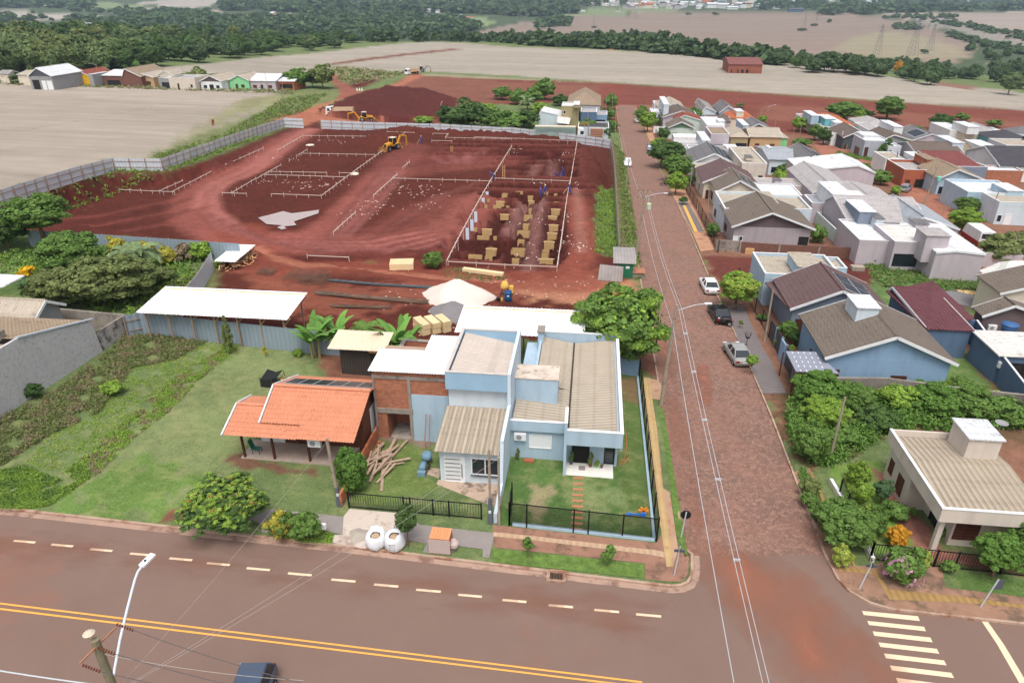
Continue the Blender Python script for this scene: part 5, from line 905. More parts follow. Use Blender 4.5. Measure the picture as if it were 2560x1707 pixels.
for i in range(9): x=X0+(X1-X0)*i/8; mb.box(x-.25,Y0-.25,gz-1,x+.25,Y0,z)
mb.build('wall',mat('red_brick_far',(150,92,76),.9,.1,.3),H.o); r=MB(); pr=[(Y0-.5+25*k/10,z+2.4*math.sin(math.pi*k/10)) for k in range(11)]; r.prismX(pr,X0-.5,X1+.5); r.build('roof',mat('rusty_roof',(124,80,76),.9,.1,.3),H.o)
for i in range(4): opening(H.o,'f',X0,Y0,X1*.7+X0*.3,Y1,gz,.1+i*.22,.22+i*.22,.2,1.8,'dk')
# labels already given are checked for length by hand
# fences and walls
STEEL=mat('fence_sheet',(206,212,220),.55,.06,.5,rib=('X',.5,.10,.25),fine=(2,.04)); STEELY=mat('fence_sheet_side',(200,204,210),.55,.06,.5,rib=('Y',.5,.10,.25),fine=(2,.04))
def sheetfence(name,label,pts,hgt=2.2,post=2.4,m=STEEL,world=False,brace=0,ground=None,pm=OLDW,side=1):
 g=ground or (lambda x,y:hz(x,y)); P=pts if world else [tuple(G(*p))[:2] for p in pts]; o=thing(name,Vector((P[0][0],P[0][1],g(*P[0][:2]))),label,'fence')
 mb=MB(); rails=MB(); k=0
 for a,b in zip(P,P[1:]):
  L=math.hypot(b[0]-a[0],b[1]-a[1]); n=max(1,int(round(L/post))); dx,dy=(b[0]-a[0])/L,(b[1]-a[1])/L; nx,ny=-dy*side,dx*side
  for i in range(n):
   q=[(a[0]+(b[0]-a[0])*t,a[1]+(b[1]-a[1])*t) for t in (i/n,(i+1)/n)]; z=[g(*c) for c in q]
   w=.03; mb.hexa([(q[0][0],q[0][1],z[0]-.1),(q[1][0],q[1][1],z[1]-.1),(q[1][0]+nx*w,q[1][1]+ny*w,z[1]-.1),(q[0][0]+nx*w,q[0][1]+ny*w,z[0]-.1)],[(q[0][0],q[0][1],z[0]+hgt),(q[1][0],q[1][1],z[1]+hgt),(q[1][0]+nx*w,q[1][1]+ny*w,z[1]+hgt),(q[0][0]+nx*w,q[0][1]+ny*w,z[0]+hgt)])
   for f in (.3,.75): rails.beam((q[0][0]-nx*.05,q[0][1]-ny*.05,z[0]+hgt*f),(q[1][0]-nx*.05,q[1][1]-ny*.05,z[1]+hgt*f),.05,.07)
   if k<100:
    pb=MB(); c=(q[0][0]-nx*.1,q[0][1]-ny*.1); pb.beam((c[0],c[1],z[0]-.3),(c[0]+.02,c[1],z[0]+hgt+.05),.1)
    if brace and k%brace==0: pb.beam((c[0]-nx*1.4,c[1]-ny*1.4,g(c[0]-nx*1.4,c[1]-ny*1.4)),(c[0],c[1],z[0]+hgt*.75),.07)
    pb.build('post',pm,o); k+=1
 mb.build('sheeting',m,o); rails.build('rail',pm,o); return o
r5a=lambda x,y:(x/3.675,280+y/3.675); r6a=lambda x,y:(640+x/3.675,280+y/3.675); s7=lambda x,y:(1120+x/3.733,280+y/3.733)
def basept(px,py,hh): p=E_(px,py,hh); return (p[0],p[1])
wf=[basept(*p,2.2) for p in [(-60,489),(0,474.6),(110,441),(200,415),(280,395.6)]]
sheetfence('site_fence','zigzag white steel sheet fence between stubble field and red building site',wf+[basept(400,397,2.2),basept(520,357,2.2),basept(640,316.7,2.2),basept(707,296.6,2.2)],2.2,2.6,STEEL,True,3,side=1)
sheetfence('gate_fence','short white fence panel with crossed braces left of the site gateway',[basept(707,296.6,2.2),basept(757,299,2.2)],2.4,4,STEEL,True,1)
sheetfence('rear_site_fence','long white sheet fence along the far side of the site right of the gateway',[basept(800.5,300.7,2.3),basept(905,305,2.3),basept(1100,311,2.2),basept(1280,319.7,2.2),basept(1489.7,344,2.2),basept(1527,350,2.2)],2.3,3,STEEL,True,4)
sheetfence('street_side_fence','weathered sheet fence with leaning wooden props beside the cobbled street',[basept(1527,350,2.2),basept(1534,387,2.2),basept(1538,440,2.2),basept(1540.6,483.6,2.2),basept(1545,550,2.2),basept(1549,612,2.2)],2.3,2.6,mat('weathered_sheet',(168,160,156),.7,.15,.6),True,1,side=-1)
sheetfence('grey_sheet_fence','tall grey sheet fence running along the back of the mown lawn',[basept(348,784.5,2.3),basept(520,801,2.3),basept(650,815,2.3),basept(778,829,2.3),basept(880,836,2.3)],2.4,3,mat('grey_fence_sheet',(142,156,168),.6,.06,.5,rib=('X',.45,.10,.25)),True,side=-1)
sheetfence('grey_garden_fence','grey sheet fence between the red site and the shrubby garden',[basept(65,577,2.2),basept(200,585,2.2),basept(420,599,2.2),basept(598,611,2.2)],2.3,3,MATS['grey_fence_sheet'],True,side=-1)
sheetfence('slanting_white_fence','old white sheet fence with timber frame left of the open sheds',[(-41.0,61),(-42.5,68),(-44.4,74.6)],2.2,2.4,STEELY,True,side=-1,ground=gh)
sheetfence('blue_corner_fence','short pale blue sheet fence piece next to the rough grey wall',[basept(307,793,2.2),basept(348,784.5,2.2)],2.3,3,MATS['grey_fence_sheet'],True)
def wall(name,label,pts,hgt,m,th=.18,cat='wall',world=False,coping=None,posts=0,base=-.3,top=None):
 P=pts if world else [tuple(G(*p))[:2] for p in pts]; o=thing(name,Vector((P[0][0],P[0][1],hz(*P[0][:2]))),label,cat); mb=MB(); cp=MB(); 
 for a,b in zip(P,P[1:]):
  L=math.hypot(b[0]-a[0],b[1]-a[1]); n=max(1,int(round(L/3))); nx,ny=-(b[1]-a[1])/L*th,(b[0]-a[0])/L*th
  for i in range(n):
   q=[(a[0]+(b[0]-a[0])*t,a[1]+(b[1]-a[1])*t) for t in (i/n,(i+1)/n)]; z=[hz(*c) for c in q]; t0=[(top if top is not None else zz+hgt) for zz in z]
   B=[(q[0][0],q[0][1]),(q[1][0],q[1][1]),(q[1][0]+nx,q[1][1]+ny),(q[0][0]+nx,q[0][1]+ny)]
   mb.hexa([(*B[0],z[0]+base),(*B[1],z[1]+base),(*B[2],z[1]+base),(*B[3],z[0]+base)],[(*B[0],t0[0]),(*B[1],t0[1]),(*B[2],t0[1]),(*B[3],t0[0])])
   if coping: cp.hexa([(*B[0],t0[0]),(*B[1],t0[1]),(*B[2],t0[1]),(*B[3],t0[0])],[(*B[0],t0[0]+.05),(*B[1],t0[1]+.05),(*B[2],t0[1]+.05),(*B[3],t0[0]+.05)])
   if posts and i%posts==0:
    pb=MB(); pb.box(q[0][0]-.12,q[0][1]-.06,z[0]+base,q[0][0]+.12,q[0][1]+th+.04,t0[0]+.15); pb.build('pillar',CONC,o)
 mb.build('masonry',m,o)
 if coping: cp.build('coping',coping,o)
 return o
wall('orange_brick_wall','low orange brick wall between the wooden house and the debris yard',[(-14.75,33.9),(-14.75,43.0)],1.05,HBRICK,.16,world=True)
wall('block_wall','long weathered grey concrete block wall below the blue gabled house',[(basept(2060,948,2.0)),(basept(2220,950,2.0)),(basept(2430,975,2.1)),(basept(2600,992,2.1))],2.1,BLOCK,.18,world=True,coping=CONC)
wall('slate_blue_wall','tall slate blue garden wall right of the lawn strip',[basept(2440,800,2.6),basept(2500,882,2.6),basept(2600,1010,2.6)],2.6,DBLUE,.18,world=True,coping=TRIM)
wall('slate_blue_rear_wall','slate blue wall closing the lawn behind the blue gabled house',[basept(2320,830,2.6),basept(2440,800,2.6)],2.6,DBLUE,.18,world=True)
wall('dull_brick_wall','dull red brick wall with concrete posts above the red earth lot',[basept(1852,605,1.6),basept(1950,612,1.6),basept(2150,620,1.6)],1.6,OBRICK,.18,world=True,posts=2)
wall('stained_garden_wall','stained grey wall left of the brick wall at the street lot',[basept(1792,600,1.6),basept(1850,603,1.6)],1.6,CONC,.18,world=True)
wall('lilac_yard_wall','long low lilac grey wall running right towards the parked cars',[basept(2345,628,2.2),basept(2466,632,2.0),basept(2560,640,2.0)],2.0,LILAC,.2,world=True)
wall('mint_pool_wall','pale mint garden wall beside the swimming pool',[basept(2042,530,2.),basept(2093,577,2.)],2.,MINT,.2,world=True,coping=TRIM)
MOULD=mat('mouldy_plaster',(196,194,196),.95,.08,.6,stain=((168,166,168),3.5,.52),fine=(7,.10),bump=.4)
H=House('mouldy_walled_house','big house with rough mouldy grey side wall and tiled roofs at the left edge','house',loc=(-48,44,.5))
w=MB(); w.prismX([(36,.0),(36,4.0),(40.8,4.9),(41.3,5.6),(44.4,5.55),(52.4,3.3),(52.8,-.2)],-44.2,-43.95); w.build('side_wall',MOULD,H.o)
w=MB(); w.box(-58,36,-.3,-44.2,51.6,3.2); w.build('wall',CREAM,H.o)
w=MB(); w.ribs((-44.1,44.4,5.5),(-44.1,52.6,3.3),(-58,52.6,3.3),(-58,44.4,5.5),.4,.03); w.ribs((-44.1,36,3.6),(-44.1,43.8,5.3),(-58,43.8,5.3),(-58,36,3.6),.4,.03); w.build('roof',rf('tan','X'),H.o)
w=MB(); w.beam((-44.0,44.4,5.62),(-44.0,52.7,3.42),.3,.12); w.build('flashing',mat('flashing_zinc',(176,184,192)),H.o); w=MB(); w.box(-46.2,44.4,5.3,-45.4,45.0,6.0); w.build('chimney',CONC,H.o)
H=House('tiled_garden_house','tiled house with grey brown gable roof below the shrubs at the left edge','house',loc=(-52,56,.2))
H.gablew(-64,51.9,-49.3,56.3,3.0,-.1,1.3,GREY,'fib','X',.4,[('r',.3,.5,0,2.0,'d')]); H.mono([(-60,730,3.6),(10,715,3.9),(62,688,4.2),(-60,682,4.4)],.1,'white','X','white_roof')
wall('short_mouldy_wall','short black stained plaster wall stepping down from the big mouldy wall',[(-44.0,52.8),(-43.9,56.9)],1.9,mat('black_stained_plaster',(176,170,166),.95,.15,1,stain=((96,90,88),1.2,.48)),.2,world=True,coping=CONC)
wall('rear_yard_wall','grey yard wall with dark gate behind the mouldy walled house',[(-52,57.2),(-43.9,56.9)],1.9,CONC,.2,world=True)
wall('white_low_wall','low whitish wall carrying the fence of the beige house',[zb(390,80),zb(540,340),zb(700,672)],.35,CREAM,.22,coping=TRIM)
wall('light_blue_end_wall','light blue wall closing the side garden under the big tree',[(3.2,55.9),(5.1,55.5)],1.6,MBLUE,.18,world=True)
wall('low_blue_side_wall','thin pale blue plinth below the side fence',[(5.05,33.5),(5.15,55.4)],.2,LBLUE,.16,world=True)
wall('low_blue_front_wall','thin pale blue plinth below the front fence',[(-3.75,33.62),(5.0,33.4)],.2,LBLUE,.16,world=True)
wall('white_yard_wall','white yard wall with grey gate left of the green gabled house',[basept(1634,316,1.9),basept(1672,318,1.9)],1.9,WHITE,.2,world=True)
def barfence(name,label,a,b,za,zb_,h1,spacing,panels,m=BLKM,bot=.12,mesh=False,cat='fence'):
 a=np.array(a,float); b=np.array(b,float); L=np.hypot(*(b-a)); o=thing(name,Vector((a[0],a[1],za)),label,cat); P=lambda t,z:(a[0]+(b[0]-a[0])*t,a[1]+(b[1]-a[1])*t,za+(zb_-za)*t+z)
 cuts=[0]+list(panels)+[1]
 for i,(s,e) in enumerate(zip(cuts,cuts[1:])):
  mb=MB()
  for z in (bot,h1): mb.beam(P(s,z),P(e,z),.05)
  if not mesh:
   n=max(2,int(L*(e-s)/spacing))
   for k in range(1,n): t=s+(e-s)*k/n; mb.beam(P(t,bot),P(t,h1),.022)
   n*=2
   for k in range(1,n): t=s+(e-s)*k/n; mb.beam(P(t,bot),P(t,bot+.35),.018)
  mb.build('railing',m,o)
  if mesh:
   g=MB(); g.add([P(s,bot),P(e,bot),P(e,h1),P(s,h1)],[(0,1,2,3)]); g.build('mesh_panel',mat('shade_mesh',(26,30,28),.8,0,1,alpha=mesh),o)
 for t in cuts:
  pb=MB(); pb.beam(P(t,-.1),P(t,h1+.08),.09); pb.build('post',m,o)
 return o
barfence('front_railing','dark bar fence in front of the debris yard and tall narrow house',(-14.3,33.9),(-5.75,33.95),.3,.12,1.2,.16,(.42,.47,.64,.76))
barfence('mesh_fence','black mesh fence with small gate in front of the corner lawn',(-3.95,33.65),(5.12,33.45),.12,-.08,1.72,.2,(.12,.44,.54,.77),mesh=.45)
barfence('side_mesh_fence','tall black mesh fence along the tactile pavement of the corner house',(5.12,33.5),(5.2,55.4),-.08,-1.0,1.75,.2,tuple(i/9 for i in range(1,9)),mesh=.72)
barfence('gate_return_fence','short black mesh return fence beside the twin posts',(-3.95,33.65),(-4.0,35.6),.1,.1,1.7,.2,(.5,),mesh=.5)
gA=E_(*zb(735,530),1.3); gB=E_(2560,1398,1.3); barfence('beige_house_fence','black bar fence in front of the beige house garden',(gA[0],gA[1]),(gB[0]+1.5,gB[1]),hz(gA[0],gA[1]),hz(gB[0]+1.5,gB[1]),1.25,.15,(.25,.37,.49,.75))
gC=E_(*zb(500,45),1.5); barfence('beige_house_side_fence','black bar fence on the low white wall beside the ochre pavement',(gA[0],gA[1]),(gC[0],gC[1]),hz(gA[0],gA[1]),hz(gC[0],gC[1]),1.35,.15,(.25,.5,.75))
q4g=lambda x,y,hh:basept(*q4(x,y),hh)
a=q4g(990,880,1.9); b=q4g(770,560,1.9)
def solidgate(name,label,pts,hgt,m,pil=None):
 P=pts; o=thing(name,Vector((P[0][0],P[0][1],hz(*P[0]))),label,'gate')
 for i,(a,b) in enumerate(zip(P,P[1:])):
  za,zb2=hz(*a),hz(*b); mb=MB(); mb.hexa([(a[0],a[1],za),(b[0],b[1],zb2),(b[0]+.05,b[1]+.02,zb2),(a[0]+.05,a[1]+.02,za)],[(a[0],a[1],za+hgt),(b[0],b[1],zb2+hgt),(b[0]+.05,b[1]+.02,zb2+hgt),(a[0]+.05,a[1]+.02,za+hgt)]); mb.build('panel',m,o)
  pb=MB(); pb.box(a[0]-.08,a[1]-.08,za-.2,a[0]+.08,a[1]+.08,za+hgt+.1); pb.build('post',pil or m,o)
 return o
LOUV=mat('louvred_metal',(66,72,78),.5,.1,1,rib=('Z',.12,.3,.3))
gx=lambda y:19.1
solidgate('grey_louvred_gate','dark grey louvred gates and walls in front of the blue gabled house',[(18.9,57.2),(18.9,60.2),(18.9,61.9),(18.9,64.3),(18.9,66.6)],2.0,LOUV,GREYB)
wall('gate_side_wall','blue wall piece between the two grey gates',[(18.95,60.3),(18.95,61.9)],2.0,MBLUE,.2,world=True)
barfence('grey_house_fence','dark mesh fence before the grey blue house garden',(18.9,66.6),(18.9,84),hz(18.9,66.6),hz(18.9,84),1.7,.2,(.2,.4,.6,.8),mesh=.6)
barfence('upper_street_fence','dark mesh fence in front of the mauve and white houses',(18.3,96),(18.6,120),hz(18.3,96),hz(18.6,120),1.8,.2,(.2,.4,.6,.8),mesh=.7)
barfence('far_street_fence','dark fence between pavement and the purple roofed house',(18.6,122),(18.6,142),hz(18.6,122),hz(18.6,142),1.7,.2,(.25,.5,.75),mesh=.7)
barfence('green_house_fence','dark hedge like fence before the green gabled house',(18.6,186),(18.4,215),hz(18.6,186),hz(18.4,215),1.7,.2,(.25,.5,.75),mesh=.75)
# batter boards: white boards on stakes round the foundations
BOARD=mat('white_board',(214,200,190),.8,.06,1); STAKE=mat('stake_wood',(206,184,170),.8,.1,2)
def board(label,pts,step=2.0,zz=.55,stake=.95,m=BOARD,w=.10):
 P=[Zp(px,py,SZ+zz) for px,py in pts]; o=thing('batter_board',Vector((P[0][0],P[0][1],SZ)),label,'batter board','batter boards round the foundations')
 for a,b in zip(P,P[1:]):
  mb=MB(); mb.beam(a,b,w*.45,w); mb.beam((a[0],a[1],a[2]-.02+w/2),(b[0],b[1],b[2]-.02+w/2),w,.03); mb.build('board',m,o)
  L=np.linalg.norm(b-a); n=max(1,int(L/step))
  for i in range(n+1):
   if i==n and b is not P[-1]: continue
   c=a+(b-a)*i/n; s=MB(); s.beam((c[0],c[1]-.05,gh(c[0],c[1])-.2),(c[0]+rng.uniform(-.04,.04),c[1]-.05,c[2]+.12+rng.uniform(-.05,.25)),.07); s.build('stake',STAKE,o)
 return o
def B5(*q): return [r5a(*p) for p in q]
def B6(*q): return [r6a(*p) for p in q]
def B7(*q): return [s7(*p) for p in q]
board('white board line on stakes below the earth bank at the far left',B5((30,1045),(270,955),(555,840),(890,705),(1605,735)))
board('white board rectangle behind the left board line',B5((1100,712),(1335,622),(1680,630),(1465,725)))
board('long white board line running up beside the wheel track',B5((1585,730),(1985,525),(2330,370),(2420,330)))
board('short white board on stakes left of the upper foundation field',B6((0,615),(230,485)))
board('white board line with a corner at the middle left',B5((2040,742),(2265,750)))
board('slanting white board joining the middle left corner',B5((2130,742),(2352,610)))
board('white board line along the top of the upper field',B6((200,350),(430,217),(1115,225)))
board('long diagonal white board beside the digger',B6((1230,295),(1150,365),(900,545),(600,770)))
board('white board at the foot of the middle field',B6((140,752),(600,768)))
board('white board across the upper middle field',B6((415,380),(1090,392)))
board('small slanting board at the left end of the upper middle line',B6((370,405),(470,345)))
board('white board pair upper line in the middle field',B6((115,547),(650,557)))
board('white board pair lower line in the middle field',B6((80,575),(815,598)))
board('short white board beside the cement bag',B6((765,558),(870,560)))
board('white board corner behind the digger',B6((1150,213),(1210,182),(1455,190)))
board('short white board line crossing behind the digger cab',B6((1320,230),(1370,190)))
board('white board line along the far right of the field',B6((1625,197),(1765,200),(1740,235),(2350,247)))
board('loose white board lying on stakes in the dark earth',B6((1615,263),(1800,267)),2.5)
board('white board line going on to the far right corner',B7((250,233),(630,247),(1200,270)))
board('small slanting board in the tracks right of the digger',B6((1350,510),(1410,455)),1.5)
board('white board line with a slanting arm in the centre',B6((1080,765),(1300,570)))
board('white board across the centre right field',B6((1255,608),(1830,625),(2165,635)))
board('short slanting white board in the middle of the tracks',B6((712,1100),(915,920)))
board('long crooked white line of boards left of the formwork pits',B6((1750,1370),(1880,1120),(2010,880),(2150,635),(2350,310)),2.2,.6)
board('white board line between the two groups of pits',B7((440,617),(1145,645)),3.)
board('crooked white board line on the right of the pits',B7((1017,1450),(1060,1160),(1110,800),(1150,600),(1205,275)),2.4)
board('white board line along the near edge of the pits',B7((0,1395),(530,1425),(1017,1445)),3.)
board('single white board on three stakes near the yard',B6((470,1318),(855,1335)),3.)
# plywood formwork standing in the pits
PLY=mat('plywood_formwork',(190,156,108),.8,.14,2,stain=((168,130,86),2,.6),orand=.06); PLYS=mat('form_stiffener',(222,194,150),.8,.1,2)
def formbox(w,d,hh,kind):
 o=thing('formwork_box',Vector((0,0,0)),'plywood formwork box standing in a red foundation pit','formwork box','plywood formwork boxes in the pits'); t=.04
 if kind==2: P=[(-w/2,-d/2),(w/2,-d/2*.6),(w/2,d/2*.55),(-w*.1,d/2),(-w/2,d/2*.7)]
 else: P=[(-w/2,-d/2),(w/2,-d/2),(w/2,d/2),(-w/2,d/2)]
 n=len(P)
 for i in range(n):
  a,b=P[i],P[(i+1)%n]; s=MB(); s.beam((a[0],a[1],0),(b[0],b[1],0),t,hh*2)
  k=max(2,int(math.hypot(b[0]-a[0],b[1]-a[1])/.3))
  for j in range(k+1):
   c=(a[0]+(b[0]-a[0])*j/k,a[1]+(b[1]-a[1])*j/k); c=(c[0]*1.03,c[1]*1.03); s.beam((c[0],c[1],-hh),(c[0],c[1],hh),.05)
  s.build('side_panel',PLY,o)
 if kind==2:
  s=MB(); s.beam((-w*.62,0,hh+.03),(w*.62,-.05,hh+.03),.07); s.build('cross_bar',PLYS,o)
 return o
FP={}
for i,(x,y,w_,d_,st) in enumerate(FORM):
 key=(round(w_*2)/2,round(d_*2)/2,st)
 if key not in FP: FP[key]=proto(formbox,max(.45,key[0]*.88),max(.3,key[1]*.85),.42 if st!=1 else .25,st)
 FP[key].place(Vector((x,y,SZ-(.36 if st!=1 else .0))),rng.uniform(-.06,.06))
for k,(x,y,hh) in enumerate([(365,780,1.4),(328,840,1.5),(258,968,1.4),(223,1045,1.6),(180,1125,1.5)]):
 p=Zp(*S7(x,y),SZ+.1); o=thing('pile_panel',Vector((p[0],p[1],SZ-1)),'upright pale blue sheet %s beside the crooked boards'%['farthest','second farthest','middle','second nearest','nearest'][k],'panel','upright sheets along the pits'); mb=MB(); mb.box(p[0]-.25,p[1]-.03,SZ-1,p[0]+.25,p[1]+.03,SZ+.75); mb.box(p[0]-.27,p[1]-.05,SZ+.72,p[0]+.27,p[1]+.05,SZ+.78); mb.build('sheet',mat('pale_blue_sheet',(206,218,232),.6,.04,1),o)
def scatterstones(name,label,polys,n,size,m,cat,flat=.5):
 mb=MB()
 for _ in range(n):
  P=polys[rng.integers(len(polys))]; x=rng.normal(P[0],P[2]); y=rng.normal(P[1],P[3]); z=gh(x,y); s=size*rng.uniform(.4,1.6)
  pts=[(x+s*math.cos(a)*rng.uniform(.6,1.3),y+s*math.sin(a)*rng.uniform(.6,1.3)) for a in np.arange(0,6.28,1.05)]
  mb.prism(pts,z-.05,z+s*flat*rng.uniform(.5,1.2))
 o=mb.build(name,m); tag(o,label,cat); o['kind']='stuff'; return o
def S6(x,y): p=Zp(*r6a(x,y),SZ); return p[0],p[1]
LUMP=mat('pale_rubble',(196,172,160),.9,.2,3)
scatterstones('rubble','pale crumbs of concrete scattered over the red foundations',[(*S6(x,y),2.2,1.2) for x,y in [(600,260),(760,280),(1000,255),(300,445),(200,430),(200,640),(450,700),(520,660),(650,680),(1330,690),(1640,690),(1380,730),(1550,760),(1150,830),(1100,870),(1450,860),(960,930)]],300,.13,LUMP,'rubble',.35)
scatterstones('pit_rubble','white crumbs lying along the pits and mounds',[(*Zp(*S7(x,y),SZ)[:2],.8,1.6) for x,y in [(640,985),(850,990),(860,680),(750,1280),(780,1250),(1090,1230),(1060,1340),(1110,990),(1085,415),(1060,490),(640,375),(1240,1240),(1200,700)]],300,.08,mat('white_crumbs',(226,214,208),.9,.1,3),'rubble',.4)
scatterstones('yard_rubble','small pale stones strewn over the yard earth',[(*G(x,y)[:2],3,2) for x,y in [(1240,690),(1300,740),(1440,720),(1000,740),(1120,800)]],160,.09,LUMP,'rubble',.4)
# piles, timber, steel
def heap(name,label,c,r,hh,m,cat='heap',ry=None):
 o=MB(); n=26; k=9; vs=[];fs=[]; ry=ry or r
 for j in range(k):
  f=j/(k-1)
  for i in range(n):
   a=2*math.pi*i/n; q=(1-f)*(1+.10*math.sin(3*a+j*.4)+.06*math.sin(7*a+1.3*j)); x=c[0]+r*q*math.cos(a); y=c[1]+ry*q*math.sin(a); zz=hh*(f**.85)*(1+.08*math.sin(5*a+2*f)) if j<k-1 else hh
   vs.append((x,y,gh(x,y)+zz-(.1 if j==0 else 0)))
 for j in range(k-1):
  for i in range(n): fs.append((j*n+i,j*n+(i+1)%n,(j+1)*n+(i+1)%n,(j+1)*n+i))
 o.add(vs,fs); ob=o.build(name,m,None,True); tag(ob,label,cat); return ob
heap('sand_heap','large pale sand heap between steel bars and white shed',G(1145,745),4.2,2.3,mat('pale_sand',(222,208,198),.95,.08,1.2,fine=(9,.08),bump=.5),ry=3.4)
heap('gravel_heap','dark grey gravel heap in front of the pale sand',G(1135,785),2.9,1.5,mat('grey_gravel',(128,124,126),.95,.08,1.5,fine=(16,.25)),ry=2.3)
heap('small_sand_pile','little greyish sand pile on the concrete driveway',G(*r8(1950,700)),.7,.25,mat('damp_sand',(168,158,146),.95,.1,2))
heap('far_gravel_heap','grey gravel heap beside the burgundy roof',G(2400,745),2.6,.7,MATS['grey_gravel'])
TIM=mat('new_timber',(232,206,162),.8,.08,2,rib=('Z',.1,.12,.2),fine=(7,.06))
def stack(name,label,pa,pb,wd,hh,base=.08,world=None):
 a,b=(G(*pa),G(*pb)) if world is None else world; g=(gh(a[0],a[1])+gh(b[0],b[1]))/2+base; o=thing(name,Vector((a[0],a[1],g)),label,'timber stack'); mb=MB(); mb.beam((a[0],a[1],g+hh/2),(b[0],b[1],g+hh/2),wd,hh); mb.build('boards',TIM,o)
 d=Vector((b[0]-a[0],b[1]-a[1],0)); 
 for t in (.2,.8):
  c=(a[0]+d.x*t,a[1]+d.y*t); nn=Vector((-d.y,d.x,0)).normalized()*(wd/2+.25); s=MB(); s.beam((c[0]-nn.x,c[1]-nn.y,g-.04),(c[0]+nn.x,c[1]+nn.y,g-.04),.08); s.build('bearer',PINE,o)
 return o
stack('timber_stack','square stack of new yellow planks near the yard grass',(975,660),(1034,660),2.1,.8)
stack('timber_stack','long flat stack of yellow planks beside the pits',(1158,672),(1258,686),.7,.4)
for i,(x,y,l,lab) in enumerate([(1.2,0,1,'front left upper pile of squared yellow timber'),(0,1.2,1,'middle pile of squared yellow timber'),(-1.2,2.4,1,'rear right pile of squared yellow timber')]):
 pass
g0=G(1075,830)
for i in range(3):
 for j in range(2):
  ax,ay=g0[0]-.1+i*.95,g0[1]-1.0+i*.55; L=2.3-.1*i; dx,dy=-.62,.78
  a=(ax,ay); b=(ax+dx*L*(1 if j==0 else .97),ay+dy*L); o=stack('timber_pile','%s pile of squared yellow timber in the group of six, %s layer'%(['nearest','middle','farthest'][i],['lower','upper'][j]),None,None,.85,.55,.1+j*.62,world=((a[0],a[1]),(b[0],b[1])))
  o['group']='squared timber piles by the white shed'
BAR=mat('steel_bars',(86,92,98),.5,.15,2,rib=('Z',.05,.4,.3)); RUST=mat('rusty_bars',(126,96,78),.7,.2,2,stain=((90,84,80),1,.5),rib=('Z',.05,.4,.3))
def bars(name,label,pa,pb,n,wd,m):
 a=G(*pa); b=G(*pb); o=MB()
 d=Vector((b[0]-a[0],b[1]-a[1],0)).normalized(); nn=Vector((-d.y,d.x,0))
 for i in range(n):
  u=rng.uniform(-wd/2,wd/2); v=rng.uniform(-wd/2,wd/2); s=rng.uniform(-.5,.5); z=.12+rng.uniform(0,.16)
  p=[(a[0]+nn.x*u+d.x*s,a[1]+nn.y*u+d.y*s,gh(a[0],a[1])+z),((a[0]+b[0])/2+nn.x*(u+v)/2,(a[1]+b[1])/2+nn.y*(u+v)/2,gh((a[0]+b[0])/2,(a[1]+b[1])/2)+z),(b[0]+nn.x*v+d.x*s,b[1]+nn.y*v+d.y*s,gh(b[0],b[1])+z)]; o.tube(p,.022,4)
 ob=o.build(name,m); ob['kind']='stuff'; tag(ob,label,'steel bars'); return ob
bars('steel_bars','dark grey bundle of long steel bars lying on the yard',(828,704),(1079,722),70,.5,BAR)
bars('rusty_steel_bars','rusty brown bundle of long bars nearer than the dark one',(797,735),(1062,758),90,1.1,RUST)
bars('short_rusty_bars','thin bundle of short rusty bars behind the banana plants',(835,768),(968,772),30,.8,RUST)
def rebarcage(label,c,w,d,hh):
 o=MB(); z0=gh(c[0],c[1])
 for i in range(int(w/.3)+1):
  x=c[0]-w/2+i*.3
  for z in (.1,hh): o.tube([(x,c[1]-d/2,z0+z),(x,c[1]+d/2,z0+z)],.02,3)
 for j in range(int(d/.3)+1):
  y=c[1]-d/2+j*.3
  for z in (.1,hh): o.tube([(c[0]-w/2,y,z0+z),(c[0]+w/2,y,z0+z)],.02,3)
  for i in range(int(w/.9)+1): o.tube([(c[0]-w/2+i*.9,y,z0+.05),(c[0]-w/2+i*.9,y,z0+hh)],.02,3)
 ob=o.build('rebar_cage',RUST); tag(ob,label,'rebar cage'); ob['kind']='stuff'; return ob
rebarcage('wide brown rebar cage on the red yard',G(772,700),5,3.2,.7); rebarcage('small brown rebar cage near the lean-to',G(668,684),2,1.6,.5)
# plants
def leafm(n,c,**k): return mat('leaf_'+n,c,.75,.10,1.2,island=.32,tr=.22,orand=.10,spec=.2,**k)
LF={'dark':leafm('dark',(80,106,56)),'mid':leafm('mid',(104,134,66)),'bright':leafm('bright',(130,160,66)),'lime':leafm('lime',(156,170,80)),'olive':leafm('olive',(118,130,78)),'blue':leafm('bluish',(92,120,80)),'dry':leafm('dry',(146,132,104)),'yellow':leafm('yellow',(180,172,74)),'euca':leafm('euca',(108,126,80)),'gold':leafm('gold',(210,156,54)),'cyp':leafm('cypress',(98,132,60)),'palm':leafm('palm',(128,148,104)),'ban':leafm('banana',(108,150,72)),'ripe':leafm('ripe_brown',(160,132,74)),'far':leafm('far',(82,104,68)),'flower':leafm('pink_flower',(190,142,162)),'yfl':leafm('yellow_flower',(222,180,40))}
BARK=mat('bark',(112,92,74),.9,.2,3); BARKW=mat('pale_bark',(170,156,138),.9,.2,3)
def quads(c,n,up,size,asp,r_,droop=0.):
 m=len(c); t=r_.normal(size=(m,3)); t-= (t*n).sum(1)[:,None]*n; t/=np.linalg.norm(t,axis=1)[:,None]+1e-9; b=np.cross(n,t)
 s=size*r_.uniform(.6,1.4,m)[:,None]; a=t*s; bb=b*s*asp
 if droop: a[:,2]-=droop*s[:,0]
 return np.stack([c-a-bb,c+a-bb,c+a+bb,c-a+bb],1)
